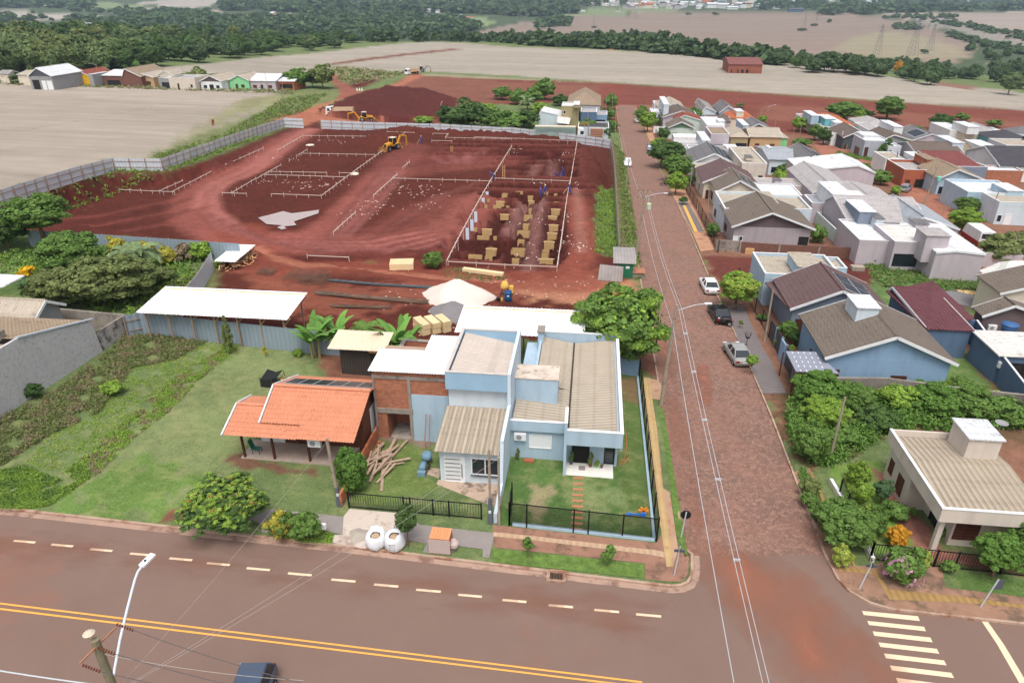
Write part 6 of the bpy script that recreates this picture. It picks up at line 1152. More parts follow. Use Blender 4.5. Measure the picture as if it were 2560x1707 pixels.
def qmesh(name,Q,mats,mi=None):
 me=bpy.data.meshes.new(name); v=Q.reshape(-1,3).astype(np.float32); n=len(Q); me.vertices.add(len(v)); me.vertices.foreach_set('co',v.ravel()); me.loops.add(n*4); me.loops.foreach_set('vertex_index',np.arange(n*4,dtype=np.int32)); me.polygons.add(n); me.polygons.foreach_set('loop_start',np.arange(0,n*4,4,dtype=np.int32))
 if mi is not None: me.polygons.foreach_set('material_index',mi.astype(np.int32))
 me.update(calc_edges=True)
 for m in mats: me.materials.append(m)
 return me
CR={}
def crown(kind,var,lod):
 key=(kind,var,lod)
 if key in CR: return CR[key]
 r_=np.random.default_rng(hash((kind,var,lod))%9999 if 0 else sum(map(ord,kind))*7+var*131+lod*17)
 ncl={0:(11,70),1:(42,110),2:(120,190)}[lod]; size={0:.15,1:.062,2:.030}[lod]; asp=.75
 spec={'round':(1,.32,0),'loose':(1,.42,.1),'cone':(1,.25,0),'flat':(1,.3,.1),'feather':(1,.34,.1),'euca':(1,.3,0)}[kind]
 cs=[]; 
 while len(cs)<ncl[0]:
  p=r_.normal(size=3); p/=np.linalg.norm(p); rad=r_.uniform(.35,.86)
  p=p*rad; p[2]*=1.05
  if kind=='cone':
   z=r_.uniform(-.95,.95); q=(1-(z+1)/2)**.8*.8+.03; a=r_.uniform(0,6.28); p=np.array([q*math.cos(a),q*math.sin(a),z])
  elif p[2]<(-.7 if kind!='round' else -.9): continue
  elif kind=='flat': p[2]=abs(p[2])*.6-.1
  cs.append(p)
 Q=[]; bump=r_.uniform(.8,1.15,len(cs))
 for p,bm_ in zip(cs,bump):
  cr=(.34 if lod==0 else .22 if lod==1 else .155)*bm_*(1.15 if kind in('loose','euca') else 1.)
  if kind=='cone': cr*=.8*(1-(p[2]+1)/2*.55)
  n=r_.normal(size=(ncl[1],3)); n/=np.linalg.norm(n,axis=1)[:,None]; n[:,2]=np.where(n[:,2]<-.3,-n[:,2],n[:,2])
  sh=np.array([1,1,.85]); c=p+n*cr*sh*r_.uniform(.75,1.08,len(n))[:,None]; nn=n+r_.normal(size=n.shape)*.45; nn/=np.linalg.norm(nn,axis=1)[:,None]
  Q.append(quads(c,nn,None,size*(1.25 if kind=='feather' else 1),asp if kind!='feather' else .35,r_,.3 if kind in('feather','euca') else 0))
 n=r_.normal(size=({0:40,1:900,2:3200}[lod],3)); n/=np.linalg.norm(n,axis=1)[:,None]; c=n*r_.uniform(.3,.82,len(n))[:,None]; k=(c[:,2]>-.75) if kind!='cone' else (np.hypot(c[:,0],c[:,1])<.75*(1-(c[:,2]+1)/2)); Q.append(quads(c[k],n[k],None,size*1.2,.8,r_))
 Q=np.concatenate(Q); CR[key]=Q; return Q
TM={}
def treemesh(kind,var,lod,leaf,mix=None):
 key=(kind,var,lod,leaf,mix)
 if key not in TM:
  Q=crown(kind,var,lod); mi=None; ms=[LF[leaf]]
  if mix: r_=np.random.default_rng(5+var); ms=[LF[leaf],LF[mix]]; g=np.repeat(r_.random(len(Q)//(70 if lod==0 else 110 if lod==1 else 150)+1)<.35,(70 if lod==0 else 110 if lod==1 else 150))[:len(Q)]; mi=(g&(Q[:,:,2].mean(1)>-.2)).astype(int)
  TM[key]=qmesh('crown',Q,ms,mi)
 return TM[key]
def trunkmesh(var,pale=False):
 key=('t',var,pale)
 if key not in TM:
  r_=np.random.default_rng(var+50); mb=MB(); top=[]; mb.tube([(0,0,-.05),(.03,.02,.3),(.0,.05,.55)],[.09,.07,.06],7)
  for k in range(5):
   a=k*1.26+r_.uniform(-.3,.3); q=r_.uniform(.35,.75); mb.tube([(0,.05,.5),(q*.5*math.cos(a),q*.5*math.sin(a),.68),(q*math.cos(a),q*math.sin(a),r_.uniform(.82,1.0))],[.05,.035,.012],5)
  o=mb.build('trunk_model',BARKW if pale else BARK); me=o.data; bpy.data.objects.remove(o); TM[key]=me
 return TM[key]
def plant(name,loc,r,hh,label,cat='tree',kind='round',leaf='mid',lod=1,mix=None,trunk=.35,group=None,var=None,pale=False,rz=None):
 var=int(rng.integers(3)) if var is None else var; o=thing(name,Vector(loc),label,cat,group); o.rotation_euler=(0,0,rng.uniform(0,6.28) if rz is None else rz)
 c=bpy.data.objects.new('crown',treemesh(kind,var,lod,leaf,mix)); COL.objects.link(c); c.parent=o; hz_=hh*(1-trunk)/2; c.location=(0,0,hh-hz_*1.0); c.scale=(r,r,hz_*1.02)
 t=bpy.data.objects.new('trunk',trunkmesh(var,pale)); COL.objects.link(t); t.parent=o; t.scale=(r*.75,r*.75,hh*.86) if trunk>.1 else (r*.5,r*.5,hh*.6)
 return o
def lodof(k): return k.get('lod',1)
def tree(px,py,wpx,hpx,label,name='tree',cat='tree',**k):  # base point, crown width and total height as seen
 g=G(px,py); z=gh(g[0],g[1]); d=(np.array([g[0],g[1],z])-CAM)@FW; r=wpx/2*d/F*(1.2 if lodof(k) else 1.12); hh=max(.4,zfor(g[0],g[1],py-hpx)-z); return plant(name,(g[0],g[1],z),r,hh,label,cat,**k)
T=tree
T(1105,880,10,10,'x') if 0 else None
T(1545,915,215,200,'big spreading dark green tree behind the light blue corner house',kind='feather',leaf='mid',mix='bright',lod=2,trunk=.12,name='tree')
T(1021,1364,58,96,'small dark round topped tree between white bags and brick pallet',leaf='dark',lod=1,trunk=.38,kind='round')
T(882,1228,84,112,'bushy green cypress beside the wooden house and the leaning pole',name='cypress_bush',leaf='cyp',lod=2,trunk=.0,kind='round')
T(705,1345,60,70,'small yellowish shrub on the grassy verge by the mango tree',name='shrub',cat='shrub',leaf='yellow',mix='mid',lod=1,trunk=.1,kind='loose')
T(768,1350,72,72,'loose green sapling on the verge right of the yellowish shrub',name='shrub',cat='shrub',leaf='mid',lod=1,trunk=.15,kind='loose')
T(1320,1395,26,48,'thin leafy sapling on the front verge left of the drain','sapling','sapling',leaf='mid',lod=0,trunk=.45,kind='loose')
T(1518,1415,34,46,'thin leafy sapling on the front verge right of the drain','sapling','sapling',leaf='mid',lod=0,trunk=.35,kind='loose')
T(577,885,30,95,'slim young tree in the lawn near the grey sheet fence','sapling','sapling',leaf='olive',lod=1,trunk=.1,kind='cone')
T(665,893,10,26,'tiny staked seedling in the lawn with white bag','sapling','sapling',leaf='yellow',lod=0,trunk=.2,kind='loose'); T(746,890,22,18,'small low seedling in the lawn beside the banana plants','sapling','sapling',leaf='bright',lod=0,trunk=.1,kind='loose')
T(1082,662,46,36,'round green bush at the corner of the formwork pits','bush','bush',leaf='mid',lod=1,trunk=.05)
T(1838,775,100,95,'bright yellow green mango tree over the parked white car',leaf='bright',mix='lime',lod=2,trunk=.28,kind='round')
T(1875,935,28,48,'small round potted looking tree on the slate pavement','small_tree','tree',leaf='bright',lod=1,trunk=.45)
T(1850,820,12,20,'round clipped plant in a pot on the slate pavement','potted_plant','potted plant',leaf='olive',lod=0,trunk=.4)
T(1707,512,20,22,'round clipped shrub at the end of the bright yellow strip','clipped_shrub','shrub',leaf='dark',lod=0,trunk=.3)
for a in [(1664,418,90,70,'dark','tall dark street tree, leftmost over the cobbled street',2,'round'),(1690,455,74,70,'mid','round mid green street tree between the two darker ones',2,'round'),(1688,488,44,60,'bright','small bright green street tree beside the motorcycle',1,'loose'),(1645,375,40,30,'bright','light green treetop behind the dark street trees',1,'round'),
 (1657,353,32,34,'dark','round dark clipped tree beside the white gate',1,'round'),(1618,331,44,52,'bright','bright leafy street tree near the white parked car',1,'round'),(1602,306,34,42,'mid','feathery palm like tree at the end of the street',1,'feather'),(1645,318,22,30,'dark','dark cypress like shrub behind the bright street tree',1,'cone'),
 (1727,300,50,32,'mid','bushy green tree between white roofs and grey roof',1,'loose'),(1750,318,28,26,'dark','dark round tree left of the narrow grey house',1,'round'),(1790,275,16,14,'mid','small green tree right of the narrow grey house',0,'loose'),(1850,270,18,14,'olive','small pale tree behind the grey gable',0,'loose'),
 (1905,308,22,20,'bright','small bright tree beside the lamp post near the red field',1,'round'),(1832,372,18,14,'mid','little bush before the pink grey house',0,'round'),(1970,440,52,36,'mid','leafy green trees inside the block behind the white hall',1,'loose'),(1955,458,46,32,'bright','bright tree beside the white hall wall',1,'round'),(2000,462,40,24,'mid','low tree right of the bright one by the hall',1,'loose'),
 (2002,367,46,22,'mid','low spreading green tree by the dirt street corner',1,'round'),(1995,330,36,38,'bright','round bright tree left of the orange roofed house',1,'round'),(2035,352,34,42,'mid','yellowish green street tree on the dirt pavement',1,'loose'),(2057,362,38,42,'dark','dark street tree beside the yellowish one',1,'round'),(2092,360,24,24,'dark','round dark clipped bush by the grey porch house',1,'round'),
 (2110,300,82,46,'mid','wide dark tree standing alone at the edge of red field',2,'loose'),(2216,300,66,60,'mid','tall dark tree with gaps right of the wide one',2,'loose'),(2168,297,30,22,'dark','low dark tree between the two large ones',1,'round'),(2146,312,36,36,'bright','round bright green tree beside solar panels',1,'round'),
 (2212,400,54,54,'cyp','broad cone shaped green tree beside the white modern house',2,'cone'),(2256,386,34,36,'cyp','cone shaped tree right of the slab roofed house',1,'cone'),(2274,385,22,28,'cyp','narrow cone tree beside the other cone tree',1,'cone'),(2350,325,52,42,'dark','dark leafy tree left of the white garden house',2,'loose'),(2405,303,34,20,'mid','low tree behind the white garden house',1,'loose'),(2482,318,36,20,'mid','green shrub behind the garden house at the red field',1,'loose'),(2380,345,28,28,'blue','bluish garden tree before the white garden house',1,'loose'),(2290,330,30,16,'mid','low bush behind the white cubes',0,'round'),
 (2488,417,28,24,'cyp','small cone tree between brown house and charcoal roof',1,'cone'),(2550,385,40,44,'dark','dark conifer at the right edge before the white block',1,'cone'),(2405,580,72,62,'bright','large dense bright green tree in the dirt street',2,'round'),(2415,535,60,44,'mid','darker green tree crown behind the bright one',2,'round'),(2400,500,34,26,'dark','dark bush by the pale blue garden',1,'round'),
 (2155,435,40,30,'mid','green bush on the dirt street verge, farthest of three',1,'round'),(2200,462,48,36,'mid','green bush on the dirt street verge, middle of three',1,'round'),(2238,487,26,22,'bright','green bush on the dirt street verge, nearest of three',1,'round'),(2095,405,44,22,'bright','low hedge like bush by the dirt street corner',1,'round'),
 (2262,640,44,48,'mid','papaya like tree before the louvred wall','feather','feather'),(2370,665,50,60,'mid','tall green tree leaning on the lilac wall',2,'feather'),(2180,658,34,36,'dark','dark bush at the foot of the lilac grey wall',1,'cone'),(2495,660,90,70,'olive','wispy olive tree over the parked cars at the right edge',1,'loose'),(2545,640,80,66,'olive','second wispy olive tree at the right edge',1,'loose'),
 (2042,607,40,48,'mid','round bush with leaves beside the hammock porch',1,'round'),(1780,590,34,32,'mid','bush behind the garden gate of the mauve house',1,'round'),(1725,465,24,30,'dark','dark garden tree behind the street fence',1,'round'),
 (1930,745,40,42,'blue','bluish feathery tree before the grey blue house',1,'feather'),(1905,800,26,16,'mid','clipped green hedge block in the grey house garden',1,'round'),(1962,845,40,44,'mid','slim garden shrub against the dark garden wall',1,'loose'),(1985,862,36,38,'dark','dark shrub beside the slim one in the blue garden',1,'loose'),(1946,870,26,30,'palm','spiky pale plant in the blue house garden',1,'feather'),(1975,880,18,16,'bright','bright low plant in the blue house garden',0,'loose')]:
 lod=a[6] if isinstance(a[6],int) else 1; T(a[0],a[1],a[2],a[3],a[5],'tree' if a[3]>24 else 'bush','tree' if a[3]>24 else 'bush',leaf=a[4],lod=lod,kind=a[7],trunk=.04 if ('bush' in a[5] or 'hedge' in a[5] or a[7]=='cone') else .14)
def frond(mb,base,az,L,rise,wd,n=7,droop=1.4,m=0):
 P=[]; 
 for i in range(n+1):
  t=i/n; P.append(np.array([base[0]+math.cos(az)*L*t*(1-.15*t),base[1]+math.sin(az)*L*t*(1-.15*t),base[2]+rise*L*t-droop*L*t*t*.62]))
 side=np.array([-math.sin(az),math.cos(az),0])
 return P,side
def palm(px,py,label,r,hh,leaf='palm',nf=22,name='palm_tree',drop=1.2):
 g=G(px,py); z=gh(g[0],g[1]); o=thing(name,Vector((g[0],g[1],z)),label,'palm'); t=MB(); t.tube([(g[0],g[1],z-.1),(g[0],g[1],z+hh*.5),(g[0]+.1,g[1],z+hh)],[.22,.17,.15],8); t.build('trunk',BARK,o)
 Q=[]
 for k in range(nf):
  az=k*2.4+rng.uniform(-.2,.2); ri=rng.uniform(.1,1.2); P,s=frond(None,(g[0]+.1,g[1],z+hh),az,r*rng.uniform(.8,1.1),ri,.1,droop=drop)
  for i in range(len(P)-1):
   for sub in range(3):
    a=P[i]+(P[i+1]-P[i])*sub/3; d=(P[i+1]-P[i]); d/=np.linalg.norm(d)
    for sg in (-1,1):
     tip=a+s*sg*r*.22*(1-i/len(P)*.6)+d*r*.14-np.array([0,0,r*.10]); w_=d*r*.028
     Q.append([a,a+w_*2,tip+w_,tip])
 ob=bpy.data.objects.new('fronds',qmesh('fronds',np.array(Q),[LF[leaf]])); COL.objects.link(ob); ob.parent=o; ob.location=(-g[0],-g[1],-z); return o
palm(350,690,'large grey green palm among the shrubs behind the lawn',3.2,2.6); palm(912,852,'small drooping palm between the banana plants',1.9,1.2,'mid',18); palm(1318,275,'spiky palm in the green thicket beyond the site',3.4,2.5,'palm',18,drop=.9)
def banana(px,py,label,r,nf,seed):
 r_=np.random.default_rng(seed); g=G(px,py); z=gh(g[0],g[1]); o=thing('banana_plant',Vector((g[0],g[1],z)),label,'banana plant','banana plants by the timber shed'); t=MB()
 for k in range(3): a=k*2.1; t.tube([(g[0]+.35*math.cos(a),g[1]+.35*math.sin(a),z-.1),(g[0]+.45*math.cos(a),g[1]+.45*math.sin(a),z+1.8)],[.14,.08],7)
 t.build('stem',mat('banana_stem',(150,142,96),.8,.2,3),o); vs=[];fs=[]
 for k in range(nf):
  b=k%3*2.1; az=r_.uniform(0,6.28); L=r*r_.uniform(.7,1.15); P,s=frond(None,(g[0]+.45*math.cos(b),g[1]+.45*math.sin(b),z+1.7),az,L,r_.uniform(.7,1.7),.1,8,1.25); o0=len(vs); n=len(P)
  for i,p in enumerate(P):
   w_=r*.125*math.sin(math.pi*min(1,(i+.35)/n)**.7)+.02; up=np.array([0,0,w_*.35]); vs+=[tuple(p-s*w_-up),tuple(p),tuple(p+s*w_-up)]
  for i in range(n-1):
   for c in (0,1): fs.append((o0+i*3+c,o0+i*3+c+1,o0+i*3+c+4,o0+i*3+c+3))
 mb=MB(); mb.add(vs,fs); mb.build('leaves',LF['ban'],o); return o
banana(790,893,'banana clump left of the dark timber shed',2.5,17,1); banana(845,880,'banana clump touching the shed roof from behind',2.4,15,2); banana(1000,900,'large banana clump behind the brick house',2.8,24,3)
def mango(px,py,rpx,label):
 g=G(px,py); z=hz(g[0],g[1]); o=thing('mango_tree',Vector((g[0],g[1],z)),label,'tree'); r_=np.random.default_rng(4); rx,rz_=2.35,1.35; cz=1.9
 t=MB(); t.tube([(g[0],g[1],z-.1),(g[0],g[1],z+1.1)],[.2,.14],8)
 for k in range(6): a=k*1.05; t.tube([(g[0],g[1],z+1.0),(g[0]+1.5*math.cos(a),g[1]+1.5*math.sin(a),z+2.3)],[.1,.03],5)
 t.build('trunk',BARK,o); Q=[];mi=[]
 for k in range(1500):
  n=r_.normal(size=3); n/=np.linalg.norm(n)
  if n[2]<-.45: n[2]=-n[2]
  lump=1+.13*math.sin(5*math.atan2(n[1],n[0])+3*n[2])+.08*math.sin(9*n[0]+7*n[1]+4*n[2]); q=r_.uniform(.8,1.02) if k<1050 else r_.uniform(.35,.8)
  c=np.array([g[0]+n[0]*rx*q*lump,g[1]+n[1]*rx*.95*q*lump,z+cz+n[2]*rz_*q*lump]); kind=0 if r_.random()<.42 else (1 if r_.random()<.78 else (2 if r_.random()<.75 else 3))
  if n[2]<-.05: kind=1 if kind!=1 else 1
  for j in range(11):
   a=j*.571+r_.uniform(-.2,.2); d=np.array([math.cos(a),math.sin(a),r_.uniform(-.1,.35)])+n*.45; d/=np.linalg.norm(d); L=r_.uniform(.15,.24); s=np.cross(d,[0,0,1.]); s/=np.linalg.norm(s)+1e-6; w_=.035
   m_=c+d*L*.55; tip=m_+d*L*.4-np.array([0,0,L*.35]); Q.append([c-s*w_*.4,c+s*w_*.4,m_+s*w_,m_-s*w_]); Q.append([m_-s*w_,m_+s*w_,tip+s*.01,tip-s*.01]); mi+=[kind,kind]
 ob=bpy.data.objects.new('crown',qmesh('mango_crown',np.array(Q),[LF['bright'],LF['dark'],LF['lime'],LF['ripe']],np.array(mi))); COL.objects.link(ob); ob.parent=o; ob.location=(-g[0],-g[1],-z)
mango(573,1318,115,'dense round mango tree with light new leaves overhanging the main road')
for a in [(115,625,150,140,'mid','feathery tree with open crown over the sheet fence, upper left','feather',2,.4),(25,620,110,80,'dark','dark leafy tree at the left edge by the sheet fence','loose',2,.15),(190,690,150,110,'mid','dense green shrub mound in the left garden','loose',2,.05),(265,760,190,120,'olive','broad olive shrub mass beside the tiled house','loose',2,.05),(150,760,120,90,'olive','rounded shrub in front of the olive mass','loose',2,.05),(330,740,150,90,'olive','brownish green shrub near the white shed','loose',2,.05),(300,640,44,52,'yellow','yellow flowering bush in front of the sheet fence','loose',1,.05),(375,640,34,40,'yellow','small yellow bush right of the palm','loose',1,.05),(420,660,44,44,'yellow','yellow green bush further right by the sheet fence','loose',1,.05),(505,650,56,48,'bright','bright citrus bush near the lean-to','round',1,.05),(462,655,40,52,'dry','grey leafless shrub beside the citrus bush','loose',0,.05),(70,700,44,34,'yfl','yellow flowering plant left of the shrubs','loose',0,.1),(75,715,50,24,'blue','bluish low shrub by the tiled house','loose',1,.05),(400,700,60,30,'olive','low green shrub in the weedy ground','loose',1,.05),
 (85,995,40,36,'dark','dark shrub growing against the mouldy wall','loose',1,.05),(285,985,50,34,'bright','bright green round bush among the lawn weeds','round',1,.05),
 (2022,1155,80,100,'mid','round green tree beside the right pole','loose',2,.1),(2020,1235,44,40,'olive','grassy tuft shrub on the ochre pavement edge','loose',1,.05),(2020,1262,40,30,'mid','small low shrub below the tufted one','loose',1,.05),(2052,1300,50,30,'mid','small grey green shrub on the pavement edge','loose',1,.05),(2105,1355,140,90,'mid','large leafy bush over the corner fence','loose',2,.05),(2100,1415,42,50,'lime','spiky variegated plant near the corner kerb','loose',1,.05),(2175,1340,60,70,'mid','green garden shrub left of the golden bush','round',1,.05),(2238,1365,52,52,'gold','golden orange round bush in the beige garden','round',2,.0),(2200,1260,40,60,'blue','thin bluish conifer like tree in the beige garden','loose',1,.2),(2235,1295,60,40,'mid','leafy low shrub behind the golden bush','loose',1,.05),(2280,1295,18,26,'mid','potted plant beside the beige house door','loose',0,.1),(2352,1345,22,30,'mid','potted plant beside the beige house column','loose',0,.1),(2248,1452,86,80,'mid','pink flowering shrub outside the black fence','loose',1,.05),(2300,1430,36,46,'lime','spiky plant right of the pink flowering shrub','loose',0,.05),
 (2480,1440,110,100,'cyp','clipped green tree with white painted stems before the beige house','round',2,.25),(2550,1420,90,110,'mid','loose green tree at the right edge before the house','loose',2,.1),(2370,1430,40,30,'mid','small shrub by the fence gate','loose',0,.05),(2140,1210,50,60,'bright','bright green hedge in the beige garden','loose',1,.05),(2150,1260,44,60,'bright','second bright hedge plump in the beige garden','loose',1,.05),
 (2130,960+60,90,60,'mid','feathery green bush at the foot of the block wall, left','feather',2,.05),(2040,1010,120,80,'cyp','big feathery bush beside the block wall corner','feather',2,.05),(2060,1060,110,60,'bright','feathery bush in front of the big one','feather',2,.05),(2240,1020,90,60,'bright','low green bush in the overgrown lot, middle','feather',1,.05),(2330,1030,130,66,'cyp','large feathery bush mass in the overgrown lot','feather',2,.05),(2420,1040,120,70,'mid','feathery bush behind the beige roof','feather',2,.05),(2330,975,60,44,'bright','small feathery bush touching the block wall','feather',1,.05),(2400,985,60,40,'mid','second small feathery bush at the block wall','feather',1,.05),(2500,1050,110,60,'mid','green bush mass right of the tank box','feather',1,.05),(2470,1010,50,36,'lime','yellow green shrub by the block wall','loose',1,.05),(2190,1070,80,50,'dark','dark leafy shrubs behind the beige house wall','loose',1,.05),(2110,1110,60,40,'mid','leafy shrub beside the leaning pole','loose',1,.05)]:
 T(a[0],a[1],a[2],a[3],a[5],'bush' if ('bush' in a[5] or 'shrub' in a[5] or 'plant' in a[5]) else 'tree','bush' if ('bush' in a[5] or 'shrub' in a[5]) else ('plant' if 'plant' in a[5] else 'tree'),leaf=a[4],kind=a[6],lod=a[7],trunk=a[8])
for px,py in [(2225,1395),(2262,1390),(2270,1430),(2245,1440),(2215,1420),(2290,1400),(2235,1375)]: pass
o=[q for q in bpy.data.objects if q.get('label','')=='pink flowering shrub outside the black fence'][0]
Q=[]; r_=np.random.default_rng(8); n=r_.normal(size=(150,3)); n/=np.linalg.norm(n,axis=1)[:,None]; n[:,2]=abs(n[:,2]); c=n*np.array([1.25,1.25,1.3])*(.85+.12*np.sin(n[:,:1]*9))+np.array([0,0,.75]); ob=bpy.data.objects.new('blossom',qmesh('blossom',quads(c,n,None,.09,.9,r_),[LF['flower']])); COL.objects.link(ob); ob.parent=o
for a in [(1130,322,70,60,'dark'),(1185,318,90,72,'dark'),(1230,322,60,50,'mid'),(1275,320,70,46,'mid'),(1310,318,60,44,'dark'),(1255,250,42,34,'mid'),(1290,262,40,40,'mid'),(1362,250,50,54,'mid'),(1330,262,50,40,'mid'),(1400,265,40,30,'dark'),(1350,285,40,30,'bright'),(1160,318,40,36,'bright'),(1060,310,44,20,'bright'),(1210,285,60,30,'bright'),(1380,312,24,20,'bright'),(1435,310,46,40,'olive'),(1470,335,50,36,'mid'),(1455,338,36,30,'ripe'),(1528,275,30,42,'mid'),(1525,300,26,30,'mid'),(1530,330,26,30,'mid'),(1515,345,24,30,'dark'),(1300,345,30,10,'mid'),(1265,340-10,60,36,'mid')]:
 T(a[0],a[1],a[2],a[3],'leafy tree in the green thicket between site and red field','tree','tree',leaf=a[4],kind='loose',lod=1,trunk=.06,group='thicket beyond the building site')
for a,l in [((808,222,54,62,'olive'),'grey green tree with white blossom on top beside the red track'),((782,218,40,44,'blue'),'drooping bluish tree left of the red track'),((745,222,54,52,'mid'),'round tree at the end of the row of houses'),((500,213,44,46,'olive'),'bushy tree beside the white flat shop'),((537,212,30,28,'dark'),'round dark tree behind the white cottage'),((460,212,14,18,'bright'),'small round tree before the white flat shop'),((345,180,18,30,'mid'),'light poplar like tree behind the row of houses'),((195,207,34,30,'dark'),'round dark tree before the yellow house'),((290,208,34,22,'mid'),'green tree before the white long house'),((380,208,22,20,'mid'),'thin green tree beside the tan gable'),((245,207,30,24,'mid'),'green tree beside the street lamp in the house row'),((40,205,50,26,'dark'),'dark tree at the left end of the house row'),((10,205,30,20,'mid'),'pale green tree at the far left of the row'),((368,183,10,9,'mid'),'tiny round bush behind the pink roof'),((60,208,60,12,'olive'),'low scrub before the leftmost houses')]:
 T(a[0],a[1],a[2],a[3],l,leaf=a[4],kind='loose',lod=1,trunk=.1)
def inpoly_px(poly,n,r_):
 P=np.array(poly); mn,mx=P.min(0),P.max(0); out=[]
 while len(out)<n:
  x,y=r_.uniform(mn[0],mx[0]),r_.uniform(mn[1],mx[1])
  if pinp(np.array([x]),np.array([y]),P)[0]: out.append((x,y))
 return out
r_=np.random.default_rng(12); cnt=0
wood=[(-100,188),(0,186),(150,183),(300,180),(400,170),(520,155),(640,142),(760,132),(890,118),(895,104),(760,92),(640,88),(500,86),(380,82),(250,80),(100,84),(-100,90)]
pts=sorted(inpoly_px(wood,230,r_),key=lambda p:p[1])
for i,(x,y) in enumerate(pts):
 g=G(x,y); d=np.hypot(g[0],g[1]); light=(x<300 and y>125) or r_.random()<.12
 lf=('euca' if r_.random()<.7 else 'olive') if light else ('dark' if r_.random()<.6 else 'far')
 hh=r_.uniform(7,11) if not light else r_.uniform(9,13)
 if x>600: hh*=.85
 plant('wood_tree',(g[0],g[1],hz(g[0],g[1])),r_.uniform(5,7.5),hh,'broad green tree of the wood left of the stubble field' if not light else 'taller pale green tree of the wood left of the field','tree',kind='euca' if light else 'loose',leaf=lf,lod=1,trunk=.0,group='trees of the left hand wood')
r_=np.random.default_rng(14)
for poly,n,lo,hi in (([(1920,168),(2100,190),(2328,213),(2330,200),(2440,205),(2440,190),(2300,165),(2100,148),(1920,150)],62,6,10),([(2440,215),(2640,240),(2640,200),(2560,180),(2460,190)],16,10,14),([(2400,120),(2470,150),(2640,170),(2640,150),(2520,130),(2420,108)],18,6,9)):
 for x,y in inpoly_px(poly,n,r_):
  g=G(x,y); plant('belt_tree',(g[0],g[1],hz(g[0],g[1])),r_.uniform(4,6.5),r_.uniform(lo,hi),'dark green tree in the belt beyond the right hand stubble','tree',kind='loose',leaf=['dark','far','far'][int(r_.integers(3))],lod=1,trunk=.0,group='trees in the right hand belt')
g=G(2242,186); plant('yellow_tree',(g[0],g[1],hz(g[0],g[1])),3.6,10,'single golden yellow tree in the dark tree belt','tree',kind='loose',leaf='gold',lod=1,trunk=.1)
g=G(2520,238); plant('tall_tree',(g[0],g[1],hz(g[0],g[1])),7,13,'big grey green tree with pale trunk at the right edge','tree',kind='loose',leaf='euca',lod=2,trunk=.15,pale=True)
def woods(name,label,polys,dens,size,hh,leaf,seed):
 r_=np.random.default_rng(seed); Q=[]
 base=[crown('loose',v,0) for v in range(3)]
 for poly,n in polys:
  for x,y in inpoly_px(poly,n,r_):
   g=G(x,y); s=size*r_.uniform(.7,1.4); H_=hh*r_.uniform(.7,1.3); b=base[int(r_.integers(3))]; k=r_.choice(len(b),dens,replace=False); q=b[k].copy()
   c=q.mean(1,keepdims=True); q=c+(q-c)*1.7; a=r_.uniform(0,6.28); ca,sa=math.cos(a),math.sin(a); q=q@np.array([[ca,sa,0],[-sa,ca,0],[0,0,1]]); q*=np.array([s,s,H_/2]); q+=np.array([g[0],g[1],hz(g[0],g[1])+H_*.42]); Q.append(q)
 Q=np.concatenate(Q); o=bpy.data.objects.new(name,qmesh(name,Q,[LF[leaf]])); COL.objects.link(o); tag(o,label,'wood'); o['kind']='stuff'; return o
woods('near_valley_wood','green wood filling the near valley bottom beyond the field crest',[([(880,106),(1150,104),(1280,112),(1568,126),(1700,134),(1740,120),(1560,104),(1440,92),(1350,92),(1170,94),(1000,88),(880,92)],300),([(1500,112),(1650,100),(1662,92),(1560,86),(1500,96)],40),([(1640,134),(1700,142),(1690,118),(1650,116)],14),([(1690,135),(1920,165),(1920,150),(1800,140),(1720,128)],60)],150,5.2,8,'far',1)
woods('valley_wood','dark green woods across the middle of the valley',[([(500,84),(880,90),(1180,84),(1200,66),(1150,52),(1000,44),(800,40),(640,52),(500,60)],520),([(380,58),(640,80),(640,60),(500,40),(380,46)],120),([(1345,72),(1420,66),(1425,50),(1370,50)],26),([(130,58),(330,74),(500,80),(500,62),(330,58)],110),([(160,28),(520,36),(540,52),(380,54),(280,36)],110),([(0,44),(130,50),(60,56),(0,56)],10)],120,11,13,'far',2)
woods('far_valley_wood','hazy woods rising towards the far town',[([(560,2),(1280,-2),(1280,40),(1150,34),(1000,36),(760,36),(640,26),(560,30)],700),([(0,2),(160,-4),(230,6),(220,24),(120,20),(0,22)],120),([(1270,44),(1440,38),(1440,14),(1360,2),(1280,-4)],120),([(1440,16),(1560,14),(1560,0),(1440,0)],40),([(1900,26),(2060,24),(2060,4),(1900,2)],70),([(2140,36),(2460,30),(2640,34),(2640,2),(2300,-2),(2120,4)],230),([(2060,40),(2200,36),(2220,22),(2060,24)],40)],80,17,18,'far',3)
woods('roadside_shrubs','dark shrubs lining the far highway',[([(2200,48),(2380,50),(2390,40),(2240,38)],40),([(2230,74),(2300,78),(2290,66),(2236,62)],22),([(2290,54),(2420,72),(2640,120),(2640,108),(2420,60),(2300,50)],70),([(2360,92),(2440,112),(2640,160),(2640,140),(2480,112),(2380,86)],80)],100,6,6,'far',4)
r_=np.random.default_rng(3)
for x,y,w_,h_ in [(84,36,8,11),(130,54,11,11),(1485,71,12,6),(1720,39,16,7),(1788,40,18,9),(2005,78,20,8),(2036,66,16,7),(2072,58,13,9),(2310,135,22,11),(1384,55,8,9),(1337,69,7,7),(1380,80,20,6),(1292,92,14,7),(1200,66,12,14),(2520,98,18,11),(1204,40,12,14)]:
 T(x,y,w_,h_,'lone dark tree standing in the far fields','lone_tree','tree',leaf='far',kind='loose',lod=0,trunk=.1,group='lone trees in the far fields')
